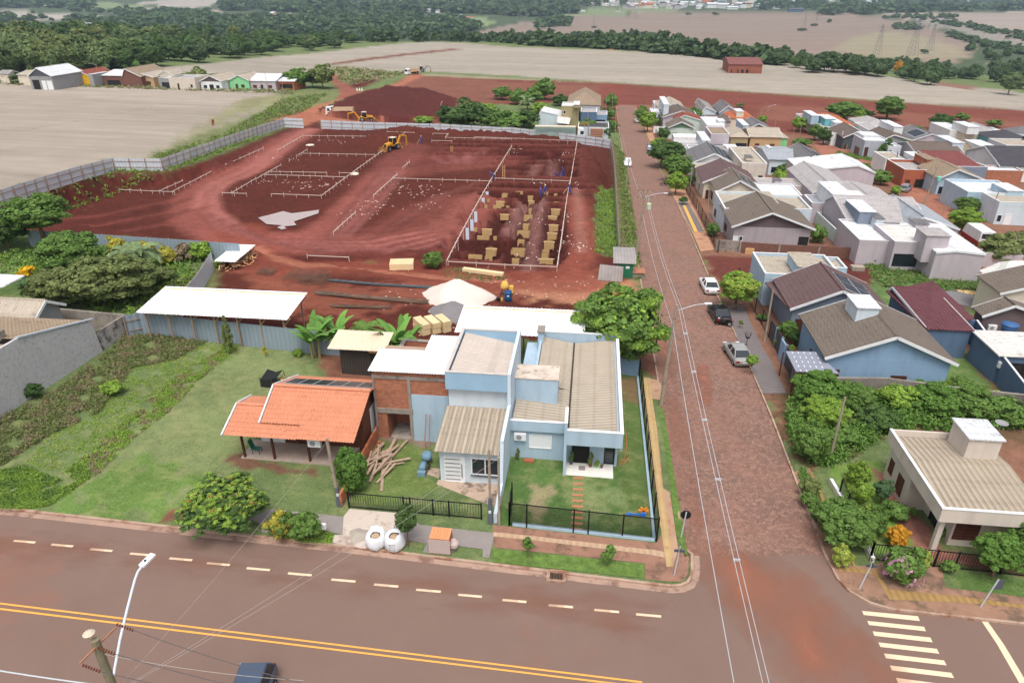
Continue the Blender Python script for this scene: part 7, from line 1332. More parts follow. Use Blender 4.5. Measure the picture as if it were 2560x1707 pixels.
def tufts(name,label,poly,n,size,leaf,seed,world=False,hgt=1.,mixm=None):
 r_=np.random.default_rng(seed); P=np.array([p[:2] for p in (GP(poly) if not world else poly)]); mn,mx=P.min(0),P.max(0); x=r_.uniform(mn[0],mx[0],n*3); y=r_.uniform(mn[1],mx[1],n*3); k=pinp(x,y,P); x,y=x[k][:n],y[k][:n]
 cl=vnoise(x,y,.8)>-.35; x,y=x[cl],y[cl]; z=np.where((x>SX0)&(x<SX1)&(y>SY0)&(y<SY1),site_h(x,y),h(x,y)); m=8
 c=np.repeat(np.stack([x,y,z],1),m,0); c+=r_.normal(size=c.shape)*np.array([size*.8,size*.8,0]); c[:,2]+=abs(r_.normal(size=len(c)))*size*hgt*.7+.02
 nn=r_.normal(size=c.shape); nn[:,2]=abs(nn[:,2])+.3; nn/=np.linalg.norm(nn,axis=1)[:,None]; ms=[LF[leaf]]; mi=None
 if mixm: ms.append(LF[mixm]); mi=np.repeat((vnoise(x+7,y-3,1.3)+r_.normal(size=len(x))*.4>.25),m).astype(int)
 o=bpy.data.objects.new(name,qmesh(name,quads(c,nn,None,size*.5,.4,r_),ms,mi)); COL.objects.link(o); tag(o,label,'plants'); o['kind']='stuff'; return o
tufts('weeds','tall brownish weeds growing along the mouldy wall',[(-20,1060),(130,985),(250,900),(330,825),(560,830),(440,900),(330,920),(250,1030),(120,1090),(-20,1180)],9000,.13,'olive',1,mixm='dry',hgt=1.7)
tufts('weeds','rough weed strip dividing lawn and wild grass',[(190,1160),(330,1040),(430,950),(560,870),(600,840),(620,850),(520,930),(420,1030),(330,1100),(240,1190)],2600,.10,'bright',2,mixm='dry',hgt=1.3)
tufts('weeds','bright creeping weeds at the lower left road edge',[(-20,1180),(60,1165),(140,1200),(190,1160),(230,1190),(120,1268),(40,1272),(-20,1270)],3600,.10,'bright',3,mixm='mid')
tufts('grass','wild grass at the foot of the lawn and weeds',[(60,1160),(330,880),(480,860),(560,830),(640,860),(470,960),(300,1090),(150,1180)],4200,.07,'bright',4,mixm='lime',hgt=.8)
tufts('grass','long grass between fence and building site bank',[(0,500),(300,438),(435,425),(650,345),(650,325),(400,400),(280,412),(0,490)],1500,.3,'bright',5,mixm='olive')
tufts('grass','grass strip inside the street side fence',[(1495,489),(1540,470),(1552,612),(1527,640),(1487,635)],1500,.22,'bright',6,mixm='olive')
tufts('grass','pale grass strip between street and weathered fence',[(1532,355),(1560,387),(1578,500),(1594,620),(1608,690),(1592,700),(1560,640),(1548,480)],1700,.24,'olive',7,mixm='bright')
tufts('grass','tall grass in the weedy garden behind the fence',[(380,740),(560,650),(595,622),(598,640),(450,715),(440,790),(390,790)],1500,.26,'olive',8,mixm='bright',hgt=1.4)
tufts('grass','garden ground plants among the left shrubs',[(0,640),(60,620),(560,620),(400,740),(300,800),(100,720),(0,680)],1600,.3,'mid',9,mixm='bright')
tufts('grass','grass and reeds in the lot behind the burgundy roof',[(2160,660),(2460,690),(2470,760),(2330,730),(2200,720)],1400,.22,'mid',10,mixm='olive')
tufts('grass','feathery weeds covering the overgrown lot beside the street',[(1960,1020),(2030,960),(2080,950),(2560,1010),(2560,1070),(2230,1085),(2080,1170),(1990,1160)],6500,.20,'cyp',11,mixm='mid',hgt=3.0)
tufts('grass','green verge plants at the white modern house',[(2095,380),(2200,400),(2260,398),(2240,410),(2150,400),(2090,390)],420,.3,'mid',12)
tufts('grass','rough grass strip before the row of houses',[(0,205),(740,225),(735,236),(300,222),(0,211)],700,.5,'olive',13,mixm='dry')
tufts('grass','grass on the verge among the dirt track and field',[(380,392),(560,335),(700,250),(820,235),(760,280),(660,310),(640,318),(420,398)],1400,.35,'olive',14,mixm='bright')
tufts('grass','tufts along the crossing strips of the stubble fields',[(840,168),(975,182),(1040,182),(1000,192),(880,215),(850,205)],420,.8,'olive',15,mixm='dry')
tufts('grass','small tufts in the crane yard near the planks',[(1100,668),(1180,665),(1280,690),(1230,700),(1120,690)],220,.14,'olive',16)
tufts('grass','uneven tufts over the small verge by the mango tree',[r8(*p) for p in [(1070,620),(1600,650),(1700,700),(1680,780),(1400,760),(1070,690)]],500,.09,'bright',17)
tufts('hedge_plants','bright groundcover hedge inside the beige house fence',[zb(*p) for p in [(510,50),(560,0),(700,250),(830,420),(760,480),(640,330)]],1600,.12,'lime',18,mixm='bright')
tufts('grass','weeds around the pavement shrubs at the lower right',[zb(*p) for p in [(200,-30),(280,80),(340,260),(300,330),(230,200),(170,20)]],400,.12,'mid',19)
# vehicles
TYRE=mat('tyre_rubber',(30,30,30),.9,.1,3); RIMM=mat('wheel_rim',(170,172,176),.4,.05,3,metal=.6); LAMPR=mat('tail_light_red',(150,26,28),.3,0); LAMPW=mat('headlight_clear',(226,230,232),.2,0); PLATE=mat('number_plate',(210,212,214),.5,0)
def wheel(o,c,r,w,ax='x'):
 m=MB(); m.lathe(c,[(r*.55,-w/2),(r*.92,-w/2),(r,-w*.3),(r,w*.3),(r*.92,w/2),(r*.55,w/2)],18,ax=ax); a=m.build('wheel',TYRE,o,True); m=MB(); m.lathe(c,[(r*.58,-w*.52),(r*.58,w*.52)],14,ax=ax); b=m.build('rim',RIMM,o); b.parent=a
def car(paint,L=4.4,W=1.75,H=1.45,style='sedan',name='parked_car'):
 o=thing(name,Vector((0,0,0)),'car','car'); P=mat('car_paint_%d_%d_%d'%paint,paint,.28,.03,1,spec=.6); hl=L/2; hw=W/2
 bt={'sedan':[(-hl,.55,.82),(-hl+.08,.3,.92),(-hl+.9,.22,.97),(-.3,.2,.95),(hl-1.15,.2,.93),(hl-.45,.24,.82),(hl-.1,.3,.68),(hl,.42,.56)],'hatch':[(-hl,.5,.9),(-hl+.08,.3,.98),(-.6,.2,.98),(.2,.2,.95),(hl-1.0,.2,.93),(hl-.4,.24,.84),(hl-.1,.3,.7),(hl,.42,.56)]}['sedan' if style=='sedan' else 'hatch']
 vs=[];n=12
 for y,zb_,zt in bt:
  k=.86 if abs(abs(y)-hl)<.02 else (.96 if abs(abs(y)-hl)<.15 else 1)
  for (u,v) in [(-.82,0),(-.96,.12),(-1,.45),(-.98,.75),(-.9,.96),(-.6,1.0),(.6,1.0),(.9,.96),(.98,.75),(1,.45),(.96,.12),(.82,0)]: vs.append((hw*k*u,y,zb_+(zt-zb_)*v))
 fs=[]
 for i in range(len(bt)-1):
  for j in range(n): fs.append((i*n+j,i*n+(j+1)%n,(i+1)*n+(j+1)%n,(i+1)*n+j))
 fs+=[tuple(range(n))[::-1],tuple(range((len(bt)-1)*n,len(bt)*n))]; m=MB(); m.add(vs,[f[::-1] for f in fs]); m.build('body',P,o,True)
 yb=(-hl+.55 if style=='sedan' else -hl+.12); yr=(-hl+1.25 if style=='sedan' else -hl+.5); yf=.35; yw=hl-1.25; zb_=.93; zt=H
 def ring(y,z,w): return [(-w,y,z),(w,y,z)]
 b=[(-hw*.9,yb,zb_),(hw*.9,yb,zb_),(hw*.9,yw,zb_-.02),(-hw*.9,yw,zb_-.02)]; t=[(-hw*.68,yr,zt-.05),(hw*.68,yr,zt-.05),(hw*.68,yf,zt-.04),(-hw*.68,yf,zt-.04)]; m=MB(); m.hexa(b,t); m.build('cabin_glass',GLASS,o)
 m=MB(); m.hexa([(-hw*.7,yr-.05,zt-.07),(hw*.7,yr-.05,zt-.07),(hw*.7,yf+.06,zt-.06),(-hw*.7,yf+.06,zt-.06)],[(-hw*.62,yr,zt),(hw*.62,yr,zt),(hw*.62,yf,zt),(-hw*.62,yf,zt)])
 for sx in (-1,1):
  for (a,c) in (((sx*hw*.9,yw,zb_),(sx*hw*.69,yf,zt-.05)),((sx*hw*.9,yb,zb_),(sx*hw*.69,yr,zt-.05)),((sx*hw*.915,-.15,zb_),(sx*hw*.70,-.2,zt-.05))): m.beam(a,c,.07)
 m.build('roof',P,o)
 for sx in (-1,1):
  m=MB(); m.box(sx*hw*.72-.16,-hl-.02,.68,sx*hw*.72+.16,-hl+.06,.86); m.build('tail_light',LAMPR,o); m=MB(); m.box(sx*hw*.7-.17,hl-.16,.56,sx*hw*.7+.17,hl-.02,.70); m.build('headlight',LAMPW,o); m=MB(); m.box(sx*(hw+.02)-.08,yw-.45,.9,sx*(hw+.02)+.08,yw-.3,1.03); m.build('mirror',P,o)
  for y in (-hl+.8,hl-.85): wheel(o,(sx*(hw-.1),y,.32),.32,.2)
 m=MB(); m.box(-.22,-hl-.015,.62,.22,-hl+.02,.74); m.build('number_plate',PLATE,o)
 return o
def park(pr,px,py,rz,label,group=None,lift=0): g=G(px,py); return pr.place(Vector((g[0],g[1],gh(g[0],g[1])+lift)),R(rz),None,label,group)
white=proto(car,(226,228,230)); black=proto(car,(22,24,26)); silver=proto(car,(150,152,150)); blueg=proto(car,(96,112,130),4.0,1.65,1.42,'hatch'); wh=proto(car,(226,228,230),4.0,1.7,1.5,'hatch'); sw=proto(car,(140,140,142),4.5,1.75,1.5,'hatch'); dk=proto(car,(40,46,58),4.2,1.72,1.55,'hatch')
park(white,1772,722,3,'white sedan parked behind the bright green tree on the cobbles',lift=RL); park(black,1797,792,5,'glossy black sedan parked beside the motorcycle',lift=RL); park(silver,1842,893,7,'silver sedan parked alone at the slate pavement',lift=RL)
park(wh,1569,413,178,'white car facing the camera by the weathered fence',lift=RL); park(blueg,1625,375,178,'blue grey car parked near the big street trees',lift=RL); park(wh,1593,305,2,'small white car parked near the far end of the street',lift=RL)
park(sw,2262,478,-32,'silver estate car parked in the dirt street'); park(wh,2484,640,-60,'white car under the wispy tree behind the lilac wall'); park(wh,2530,655,-40,'second white car half hidden by the white ribbed roof')
park(dk,2258,481,0,'x') if 0 else None
park(white,166,209,95,'white car before the row of houses beyond the field'); park(dk,150,206,60,'dark car beside the white one in the house row'); park(dk,495,214,80,'dark car beside the white gabled cottage'); park(wh,1476,338,85,'light car partly hidden behind the brown wooden crate'); park(dk,20,206,80,'dark blue car at the far left of the house row') if 0 else None
a=Zp(640,1708,1.4); o=thing('dark_car',Vector((a[0]-.2,a[1]-.9,hz(a[0],a[1])+RL)),'dark slate blue car driving out at the bottom edge of the picture','car')
P_=mat('slate_car_paint',(72,84,104),.35,.03,1,spec=.5); L=o.location
c0=car((72,84,104),4.5,1.8,1.55,'hatch','dark_car'); c0.location=L; c0.rotation_euler=(0,0,R(188)); c0['label']=o['label']; c0['category']='car'; bpy.data.objects.remove(o)
def moto():
 o=thing('motorcycle',Vector((0,0,0)),'motorcycle','motorcycle'); wheel(o,(0,.65,.3),.3,.1); wheel(o,(0,-.6,.3),.3,.11)
 m=MB(); m.tube([(0,-.6,.3),(0,-.1,.4),(0,.25,.65),(0,.5,.85)],.04); m.tube([(0,.65,.3),(0,.45,.95)],.035); m.box(-.12,-.25,.3,.12,.2,.55); m.build('frame',BLKM,o); m=MB(); m.lathe((0,.22,.62),[(.05,0),(.14,.06),(.13,.2),(.03,.26)],10); m.build('fuel_tank',mat('moto_paint',(60,24,24),.3,.02),o,True); m=MB(); m.hexa([(-.12,-.65,.68),(.12,-.65,.68),(.1,.12,.66),(-.1,.12,.66)],[(-.1,-.65,.78),(.1,-.65,.78),(.08,.12,.74),(-.08,.12,.74)]); m.build('seat',BLKM,o); m=MB(); m.tube([(-.35,.35,1.0),(0,.45,.98),(.35,.35,1.0)],.02); m.build('handlebar',RIMM,o); m=MB(); m.lathe((0,.55,.82),[(.04,-.08),(.09,.06),(.08,.08)],10,ax='y'); m.build('headlight',LAMPW,o); m=MB(); m.box(-.08,-.95,.6,.08,-.6,.64); m.build('rear_mudguard',BLKM,o)
 return o
mo=proto(moto); park(mo,1809,812,75,'black motorcycle leaning at the kerb behind the black sedan',lift=RL); park(mo,1662,464,80,'dark motorcycle parked beside the small bright street tree',lift=RL)
YEL=mat('machine_yellow',(214,154,46),.5,.10,1,stain=((150,104,56),1.2,.6)); DKM=mat('machine_dark',(50,48,46),.7,.1,2); BUCK=mat('bucket_steel',(150,104,60),.7,.15,2)
def backhoe(main=YEL,name='backhoe_loader'):
 o=thing(name,Vector((0,0,0)),'backhoe','digger'); m=MB(); m.box(-1.7,-.45,.65,2.0,.45,1.05); m.build('chassis',DKM,o)
 m=MB(); m.hexa([(.35,-.45,1.0),(2.1,-.42,1.0),(2.1,.42,1.0),(.35,.45,1.0)],[(.35,-.42,1.75),(2.0,-.36,1.55),(2.0,.36,1.55),(.35,.42,1.75)]); m.build('bonnet',main,o)
 m=MB(); m.box(2.1,-.36,1.05,2.13,.36,1.5); m.build('grille',DKM,o)
 m=MB(); m.hexa([(-1.15,-.62,1.15),(.35,-.62,1.15),(.35,.62,1.15),(-1.15,.62,1.15)],[(-1.0,-.58,2.6),(.2,-.58,2.6),(.2,.58,2.6),(-1.0,.58,2.6)]); m.build('cab_glass',GLASS,o)
 m=MB(); m.box(-1.1,-.66,2.6,.3,.66,2.72); m.build('cab_roof',mat('cab_roof_cream',(222,206,190),.6,.05),o)
 m=MB(); 
 for x0,y0,x1 in ((-1.15,-.63,-1.0),(-1.15,.63,-1.0),(.35,-.63,.2),(.35,.63,.2)): m.beam((x0,y0,1.1),(x1,y0*.93,2.62),.08)
 m.box(-1.2,-.66,.95,.4,.66,1.18); m.build('cab_frame',main,o)
 for y in (-1,1): wheel(o,(-1.1,y*.85,.7),.7,.42,'y'); wheel(o,(1.55,y*.8,.45),.45,.32,'y'); m=MB(); m.hexa([(-1.6,y*.85-.22,1.3),(-.5,y*.85-.22,1.3),(-.5,y*.85+.22,1.3),(-1.6,y*.85+.22,1.3)],[(-1.5,y*.85-.2,1.45),(-.6,y*.85-.2,1.45),(-.6,y*.85+.2,1.45),(-1.5,y*.85+.2,1.45)]); m.build('mudguard',main,o)
 m=MB()
 for y in (-.55,.55): m.beam((.5,y,1.5),(1.9,y,1.25),.12,.18); m.beam((1.9,y,1.25),(2.7,y,.45),.12,.18)
 m.build('loader_arm',main,o)
 m=MB(); m.prism([(2.6,-1.15),(2.75,-1.15),(2.75,1.15),(2.6,1.15)],.1,.95); m.hexa([(2.6,-1.15,.08),(3.35,-1.15,.08),(3.35,1.15,.08),(2.6,1.15,.08)],[(2.6,-1.15,.14),(3.35,-1.15,.14),(3.35,1.15,.14),(2.6,1.15,.14)]); 
 for y in (-1.15,1.1): m.hexa([(2.6,y,.1),(3.3,y,.1),(3.3,y+.05,.1),(2.6,y+.05,.1)],[(2.6,y,.95),(2.85,y,.7),(2.85,y+.05,.7),(2.6,y+.05,.95)])
 m.build('loader_bucket',BUCK,o)
 m=MB(); m.box(-2.0,-.9,.5,-1.7,.9,1.2); m.build('rear_frame',main,o)
 m=MB(); m.beam((-1.9,0,1.0),(-3.0,0,2.7),.26,.34); m.build('boom',main,o); m=MB(); m.beam((-2.9,0,2.75),(-4.9,0,2.35),.22,.3); m.beam((-4.9,0,2.35),(-5.0,0,.7),.18,.26); m.build('dipper',main,o); m=MB(); m.hexa([(-5.3,-.3,.1),(-4.7,-.3,.1),(-4.7,.3,.1),(-5.3,.3,.1)],[(-5.15,-.3,.75),(-4.85,-.3,.75),(-4.85,.3,.75),(-5.15,.3,.75)]); m.build('digging_bucket',BUCK,o)
 for y in (-1,1): m=MB(); m.beam((-1.85,y*.8,.9),(-2.3,y*1.3,.1),.12); m.build('stabiliser_leg',main,o)
 return o
def placeM(p,px,py,rz,label,z=None):
 g=Zp(px,py,SZ) if z else G(px,py); return p.place(Vector((g[0],g[1],gh(g[0],g[1]))),R(rz),None,label)
bh=proto(backhoe); placeM(bh,980,376,243,'yellow backhoe loader digging in the middle of the building site',1); placeM(bh,915,304,20,'yellow backhoe loader parked next to the tipper truck outside the fence')
bh2=proto(backhoe,mat('machine_grey',(110,122,124),.6,.1,1),'far_backhoe'); placeM(bh2,1052,180,180,'grey backhoe on top of a soil mound at the stubble field edge')
def truck(bed='tipper'):
 o=thing('tipper_truck',Vector((0,0,0)),'truck','truck'); W_=mat('truck_white',(224,226,226),.45,.04,1); BEDM=mat('truck_bed_cream',(206,178,146),.7,.15,1); m=MB(); m.box(-3.6,-.4,.75,3.9,.4,1.05); m.build('chassis',DKM,o)
 m=MB(); m.hexa([(-4.2,-1.15,.7),(-2.4,-1.15,.7),(-2.4,1.15,.7),(-4.2,1.15,.7)],[(-3.95,-1.1,2.75),(-2.4,-1.1,2.75),(-2.4,1.1,2.75),(-3.95,1.1,2.75)]); m.build('cab',W_,o)
 m=MB(); m.hexa([(-4.13,-.95,1.65),(-4.1,-.95,1.65),(-4.1,.95,1.65),(-4.13,.95,1.65)],[(-4.02,-.9,2.5),(-3.98,-.9,2.5),(-3.98,.9,2.5),(-4.02,.9,2.5)]); m.build('windscreen',GLASS,o)
 for y in (-1.17,1.15): m=MB(); m.box(-3.6,y,1.65,-2.9,y+.03,2.4); m.build('side_window',GLASS,o)
 m=MB(); m.box(-4.28,-1.1,.45,-4.1,1.1,.85); m.build('bumper',W_,o)
 if bed=='tipper':
  m=MB(); t=.1
  for a in ((-2.0,-1.2,1.3,3.9,1.2,1.4),(-2.0,-1.2,1.4,3.9,-1.1,2.5),(-2.0,1.1,1.4,3.9,1.2,2.5),(-2.05,-1.2,1.4,-1.95,1.2,2.9),(3.8,-1.1,1.4,3.9,1.1,2.6)): m.box(*a)
  for i in range(7):
   for y in (-1.26,1.2): m.box(-1.8+i*.9,y,1.3,-1.7+i*.9,y+.06,2.5)
  m.build('tipper_bed',BEDM,o); m=MB(); m.hexa([(-2.9,-1.1,2.7),(-2.0,-1.2,2.8),(-2.0,1.2,2.8),(-2.9,1.1,2.7)],[(-2.9,-1.1,2.8),(-2.0,-1.2,2.95),(-2.0,1.2,2.95),(-2.9,1.1,2.8)]); m.build('cab_guard',W_,o)
 for x in (-3.2,1.6,2.9):
  for y in (-1,1): wheel(o,(x,y*.95,.52),.52,.35,'y')
 return o
tr=proto(truck); placeM(tr,852,291,8,'white tipper truck with cream bed parked outside the site fence'); placeM(tr,1031,187,60,'small white truck at the red track by the stubble field')
g=G(1400,345); o=thing('slatted_truck',Vector((g[0],g[1],hz(g[0],g[1]))),'long green slatted cattle truck with white cab behind the site fence','truck'); A=E_(1336,341,1.2); B=E_(1462,349,1.2); z=hz(A[0],A[1]); X0,X1,Y=A[0],B[0]-2.6,A[1]+.5
m=MB(); m.box(X0,Y,z+.8,X1+2,Y+2.4,z+1.15); m.build('chassis',DKM,o); GRS=mat('truck_grey_green',(150,168,160),.6,.1,1)
m=MB(); m.box(X0,Y,z+1.15,X1,Y+2.4,z+1.7); m.box(X0,Y+2.3,z+1.7,X1,Y+2.4,z+3.5)
n=16
for i in range(n+1): x=X0+(X1-X0)*i/n; m.beam((x,Y,z+1.7),(x,Y,z+3.5),.08)
for zz in (1.95,2.2,2.5,2.8,3.1,3.4): m.beam((X0,Y+.02,z+zz),(X1,Y+.02,z+zz),.05,.10)
m.build('slatted_body',GRS,o); m=MB(); m.box(X0,Y+.6,z+3.5,X1,Y+1.8,z+3.75); m.build('rolled_tarpaulin',mat('cream_tarp',(226,214,190),.8,.08),o)
m=MB(); m.hexa([(X1+.5,Y,z+.6),(X1+2.6,Y,z+.6),(X1+2.6,Y+2.4,z+.6),(X1+.5,Y+2.4,z+.6)],[(X1+.6,Y+.1,z+3.5),(X1+2.1,Y+.1,z+3.2),(X1+2.1,Y+2.3,z+3.2),(X1+.6,Y+2.3,z+3.5)]); m.build('cab',WHITE,o); m=MB(); m.box(X1+1.3,Y-.02,z+1.9,X1+2.2,Y+.0,z+2.7); m.build('side_window',GLASS,o)
for x in (X0+1.5,X0+2.8,X0+4.1,X1-1,X1+1.6): wheel(o,(x,Y+.1,z+.5),.5,.3,'y')
g=G(2440,610); o=thing('ambulance_van',Vector((g[0],g[1],hz(g[0],g[1]))),'white van with red lower side under the dense tree at the right','van'); x,y,z=g[0],g[1],hz(g[0],g[1])
m=MB(); m.box(x-1.0,y-2.4,z+1.1,x+1.0,y+2.2,z+2.6); m.hexa([(x-1,y+2.2,z+1.1),(x+1,y+2.2,z+1.1),(x+.95,y+3.1,z+1.0),(x-.95,y+3.1,z+1.0)],[(x-1,y+2.2,z+2.5),(x+1,y+2.2,z+2.5),(x+.9,y+2.6,z+2.3),(x-.9,y+2.6,z+2.3)]); m.build('body',WHITE,o); m=MB(); m.box(x-1.01,y-2.41,z+.35,x+1.01,y+3.1,z+1.1); m.build('red_lower_side',LAMPR,o); m=MB(); m.box(x-.8,y-2.43,z+1.6,x+.8,y-2.4,z+2.3); m.build('rear_window',GLASS,o)
for sx in (-1,1):
 for yy in (-1.5,2.0): wheel(o,(x+sx*.9,y+yy,z+.35),.35,.22)
# people
SKIN=mat('skin',(150,104,82),.7,.05,3); OVER=mat('blue_overalls',(44,70,150),.85,.12,4); HELM=mat('white_helmet',(228,230,228),.4,0); BOOT=mat('boot',(40,34,30),.8,.1,3)
def skinned(name,pts,edges,rad,m,o):
 me=bpy.data.meshes.new(name); me.from_pydata(pts,edges,[]); ob=bpy.data.objects.new(name,me); COL.objects.link(ob); ob.parent=o; me.materials.append(m)
 md=ob.modifiers.new('Skin','SKIN'); md.use_smooth_shade=True
 for v,r in zip(me.skin_vertices[0].data,rad): v.radius=(r,r) if not hasattr(r,'__len__') else r
 me.skin_vertices[0].data[0].use_root=True; s=ob.modifiers.new('Sub','SUBSURF'); s.levels=1; s.render_levels=1; return ob
def person(bend=0.,lean=0.,helmet=HELM,tool=False,step=.18,pants=None):
 o=thing('person',Vector((0,0,0)),'person','person'); b=bend; ch=math.cos(b); sh=math.sin(b); T_=lambda y,z:(y*ch+z*sh,-y*sh+z*ch)
 def tp(x,y,z): yy,zz=T_(y,z-.92); return (x,yy,zz+.92)
 hip=(0,0,.95); pts=[hip,tp(0,0,1.15),tp(0,.01,1.38),tp(0,.01,1.5),tp(0,.03,1.60)]; rad=[(.16,.12),(.15,.11),(.18,.12),(.06,.06),(.055,.055)]; ed=[(0,1),(1,2),(2,3),(3,4)]
 kn=.5; legs=[]
 for s in (-1,1): i=len(pts); pts+=[(s*.1,0,.9),(s*.12,s*step*.5+.03,.5),(s*.12,s*step,.10),(s*.13,s*step+.14,.05)]; rad+=[.10,.07,.05,.045]; ed+=[(0,i),(i,i+1),(i+1,i+2),(i+2,i+3)]
 hands=[]
 for s in (-1,1):
  i=len(pts); sh_=tp(s*.2,.0,1.42); el=(sh_[0]+s*.07,sh_[1]+.10,sh_[2]-.27); ha=(sh_[0]+s*.0,sh_[1]+.30,sh_[2]-.42); pts+=[sh_,el,ha]; rad+=[.065,.048,.036]; ed+=[(2,i),(i,i+1),(i+1,i+2)]; hands.append(Vector(ha))
  for f in range(4): j=len(pts); pts+=[(ha[0]+(f-1.5)*.022,ha[1]+.09,ha[2]-.05-.01*f)]; rad+=[.009]; ed+=[(i+2,j)]
  j=len(pts); pts+=[(ha[0]-s*.05,ha[1]+.04,ha[2]-.01)]; rad+=[.010]; ed+=[(i+2,j)]
 body=skinned('body',pts,ed,rad,SKIN,o)
 hd=tp(0,.05,1.70); m=MB(); n=14; prof=[(.02,-.13),(.06,-.11),(.085,-.05),(.095,.02),(.085,.09),(.05,.13),(.01,.14)]; m.lathe((0,0,0),prof,n); m.v=[(x*.85,y*1.05+(.012 if y>.08 and abs(z)<.04 else 0),z) for x,y,z in m.v]; m.v=[(x+hd[0],y*math.cos(b*.6)+z*math.sin(b*.6)+hd[1],-y*math.sin(b*.6)+z*math.cos(b*.6)+hd[2]) for x,y,z in m.v]; h_=m.build('head',SKIN,o,True); m=MB(); m.box(-.012,.0,-.03,.012,.03,.015); m.v=[(x+hd[0],y+hd[1]+.09,z+hd[2]) for x,y,z in m.v]; q=m.build('nose',SKIN,o); q.parent=h_
 p2=[hip,tp(0,0,1.15),tp(0,.01,1.40)]; r2=[(.18,.14),(.17,.13),(.195,.135)]; e2=[(0,1),(1,2)]
 for s in (-1,1): i=len(p2); p2+=[(s*.1,0,.9),(s*.12,s*step*.5+.03,.5),(s*.12,s*step,.14)]; r2+=[.12,.088,.07]; e2+=[(0,i),(i,i+1),(i+1,i+2)]
 for s in (-1,1): i=len(p2); sh_=tp(s*.2,.0,1.42); el=(sh_[0]+s*.07,sh_[1]+.10,sh_[2]-.27); ha=(sh_[0]+s*.01,sh_[1]+.26,sh_[2]-.39); p2+=[sh_,el,ha]; r2+=[.08,.062,.05]; e2+=[(2,i),(i,i+1),(i+1,i+2)]
 skinned('overalls',p2,e2,r2,OVER,o)
 m=MB(); m.lathe((hd[0],hd[1],hd[2]+.02),[(.13,0),(.125,.02),(.105,.04),(.10,.10),(.06,.15),(.01,.165)],14); m.build('helmet',helmet,o,True)
 for s in (-1,1): m=MB(); m.box(s*.13-.05,s*step-.08,0,s*.13+.05,s*step+.2,.11); m.build('boot',BOOT,o)
 return o
p1=proto(person,.1); p2=proto(person,.9,0,mat('blue_helmet',(60,90,170),.4)); p3=proto(person,.35,0,mat('blue_helmet',(60,90,170),.4),False,.3)
def putp(pr,px,py,rz,label,dz=0,sc=1.): g=Zp(px,py,SZ); z=gh(g[0],g[1]); return pr.place(Vector((g[0],g[1],z+dz)),R(rz),sc,label)
w1=putp(p1,1054,361,160,'person in blue overalls standing right of the digger holding a shovel'); putp(p2,1393,431,100,'person in blue bending over in the upper pits, left of three'); putp(p3,1400,437,-60,'person in blue stooping in the upper pits, middle of three'); putp(p3,1409,445,120,'person in blue upright in the upper pits, right of three')
w2=putp(p1,1424,488,110,'person in blue with white helmet standing on the crooked board line'); putp(p3,1352,499,30,'person in blue working between the plywood boxes, left one',.5); putp(p1,1361,500,-40,'person in blue working between the plywood boxes, right one',.5); putp(p2,1234,451,90,'person in blue crouching at the crossing of the white boards')
for w_,dx in ((w1,-.5),(w2,-.6)):
 L=w_.location; o=MB(); o.tube([(L.x+dx*.6,L.y-.2,L.z+1.1),(L.x+dx*1.9,L.y-.6,L.z+.1)],.03,5); q=o.build('shovel',PINE); tag(q,'wooden shovel handle held by the person '+('near the digger' if w_ is w1 else 'with the white helmet'),'shovel')
g=G(533,314); o=thing('horse',Vector(tuple(g)),'chestnut brown horse grazing on the green strip at the field edge','horse'); HB=mat('chestnut_coat',(156,86,52),.8,.1,2)
pts=[(0,0,1.25),(0,-.5,1.28),(0,-.8,1.15),(0,.5,1.22),(0,.85,1.25),(0,1.2,.8),(0,1.4,.35),(0,1.52,.12)]; rad=[(.30,.34),(.29,.33),(.2,.22),(.28,.36),(.16,.2),(.12,.15),(.10,.11),(.06,.07)]; ed=[(0,1),(1,2),(0,3),(3,4),(4,5),(5,6),(6,7)]
for s in (-1,1):
 i=len(pts); pts+=[(s*.16,.6,.95),(s*.17,.62,.55),(s*.17,.58,.08)]; rad+=[.10,.06,.05]; ed+=[(3,i),(i,i+1),(i+1,i+2)]
 i=len(pts); pts+=[(s*.17,-.7,.95),(s*.17,-.6,.75),(s*.18,-.85,.5),(s*.18,-.8,.08)]; rad+=[.14,.09,.055,.05]; ed+=[(1,i),(i,i+1),(i+1,i+2),(i+2,i+3)]
skinned('body',pts,ed,rad,HB,o); m=MB(); m.tube([(0,-.95,1.2),(0,-1.1,.9),(0,-1.1,.5)],[.04,.07,.03],6); m.v=[tuple(Vector(v)+o.location) for v in m.v]; m.build('tail',mat('dark_mane',(60,36,26),.9),o); o.rotation_euler=(0,0,R(200))
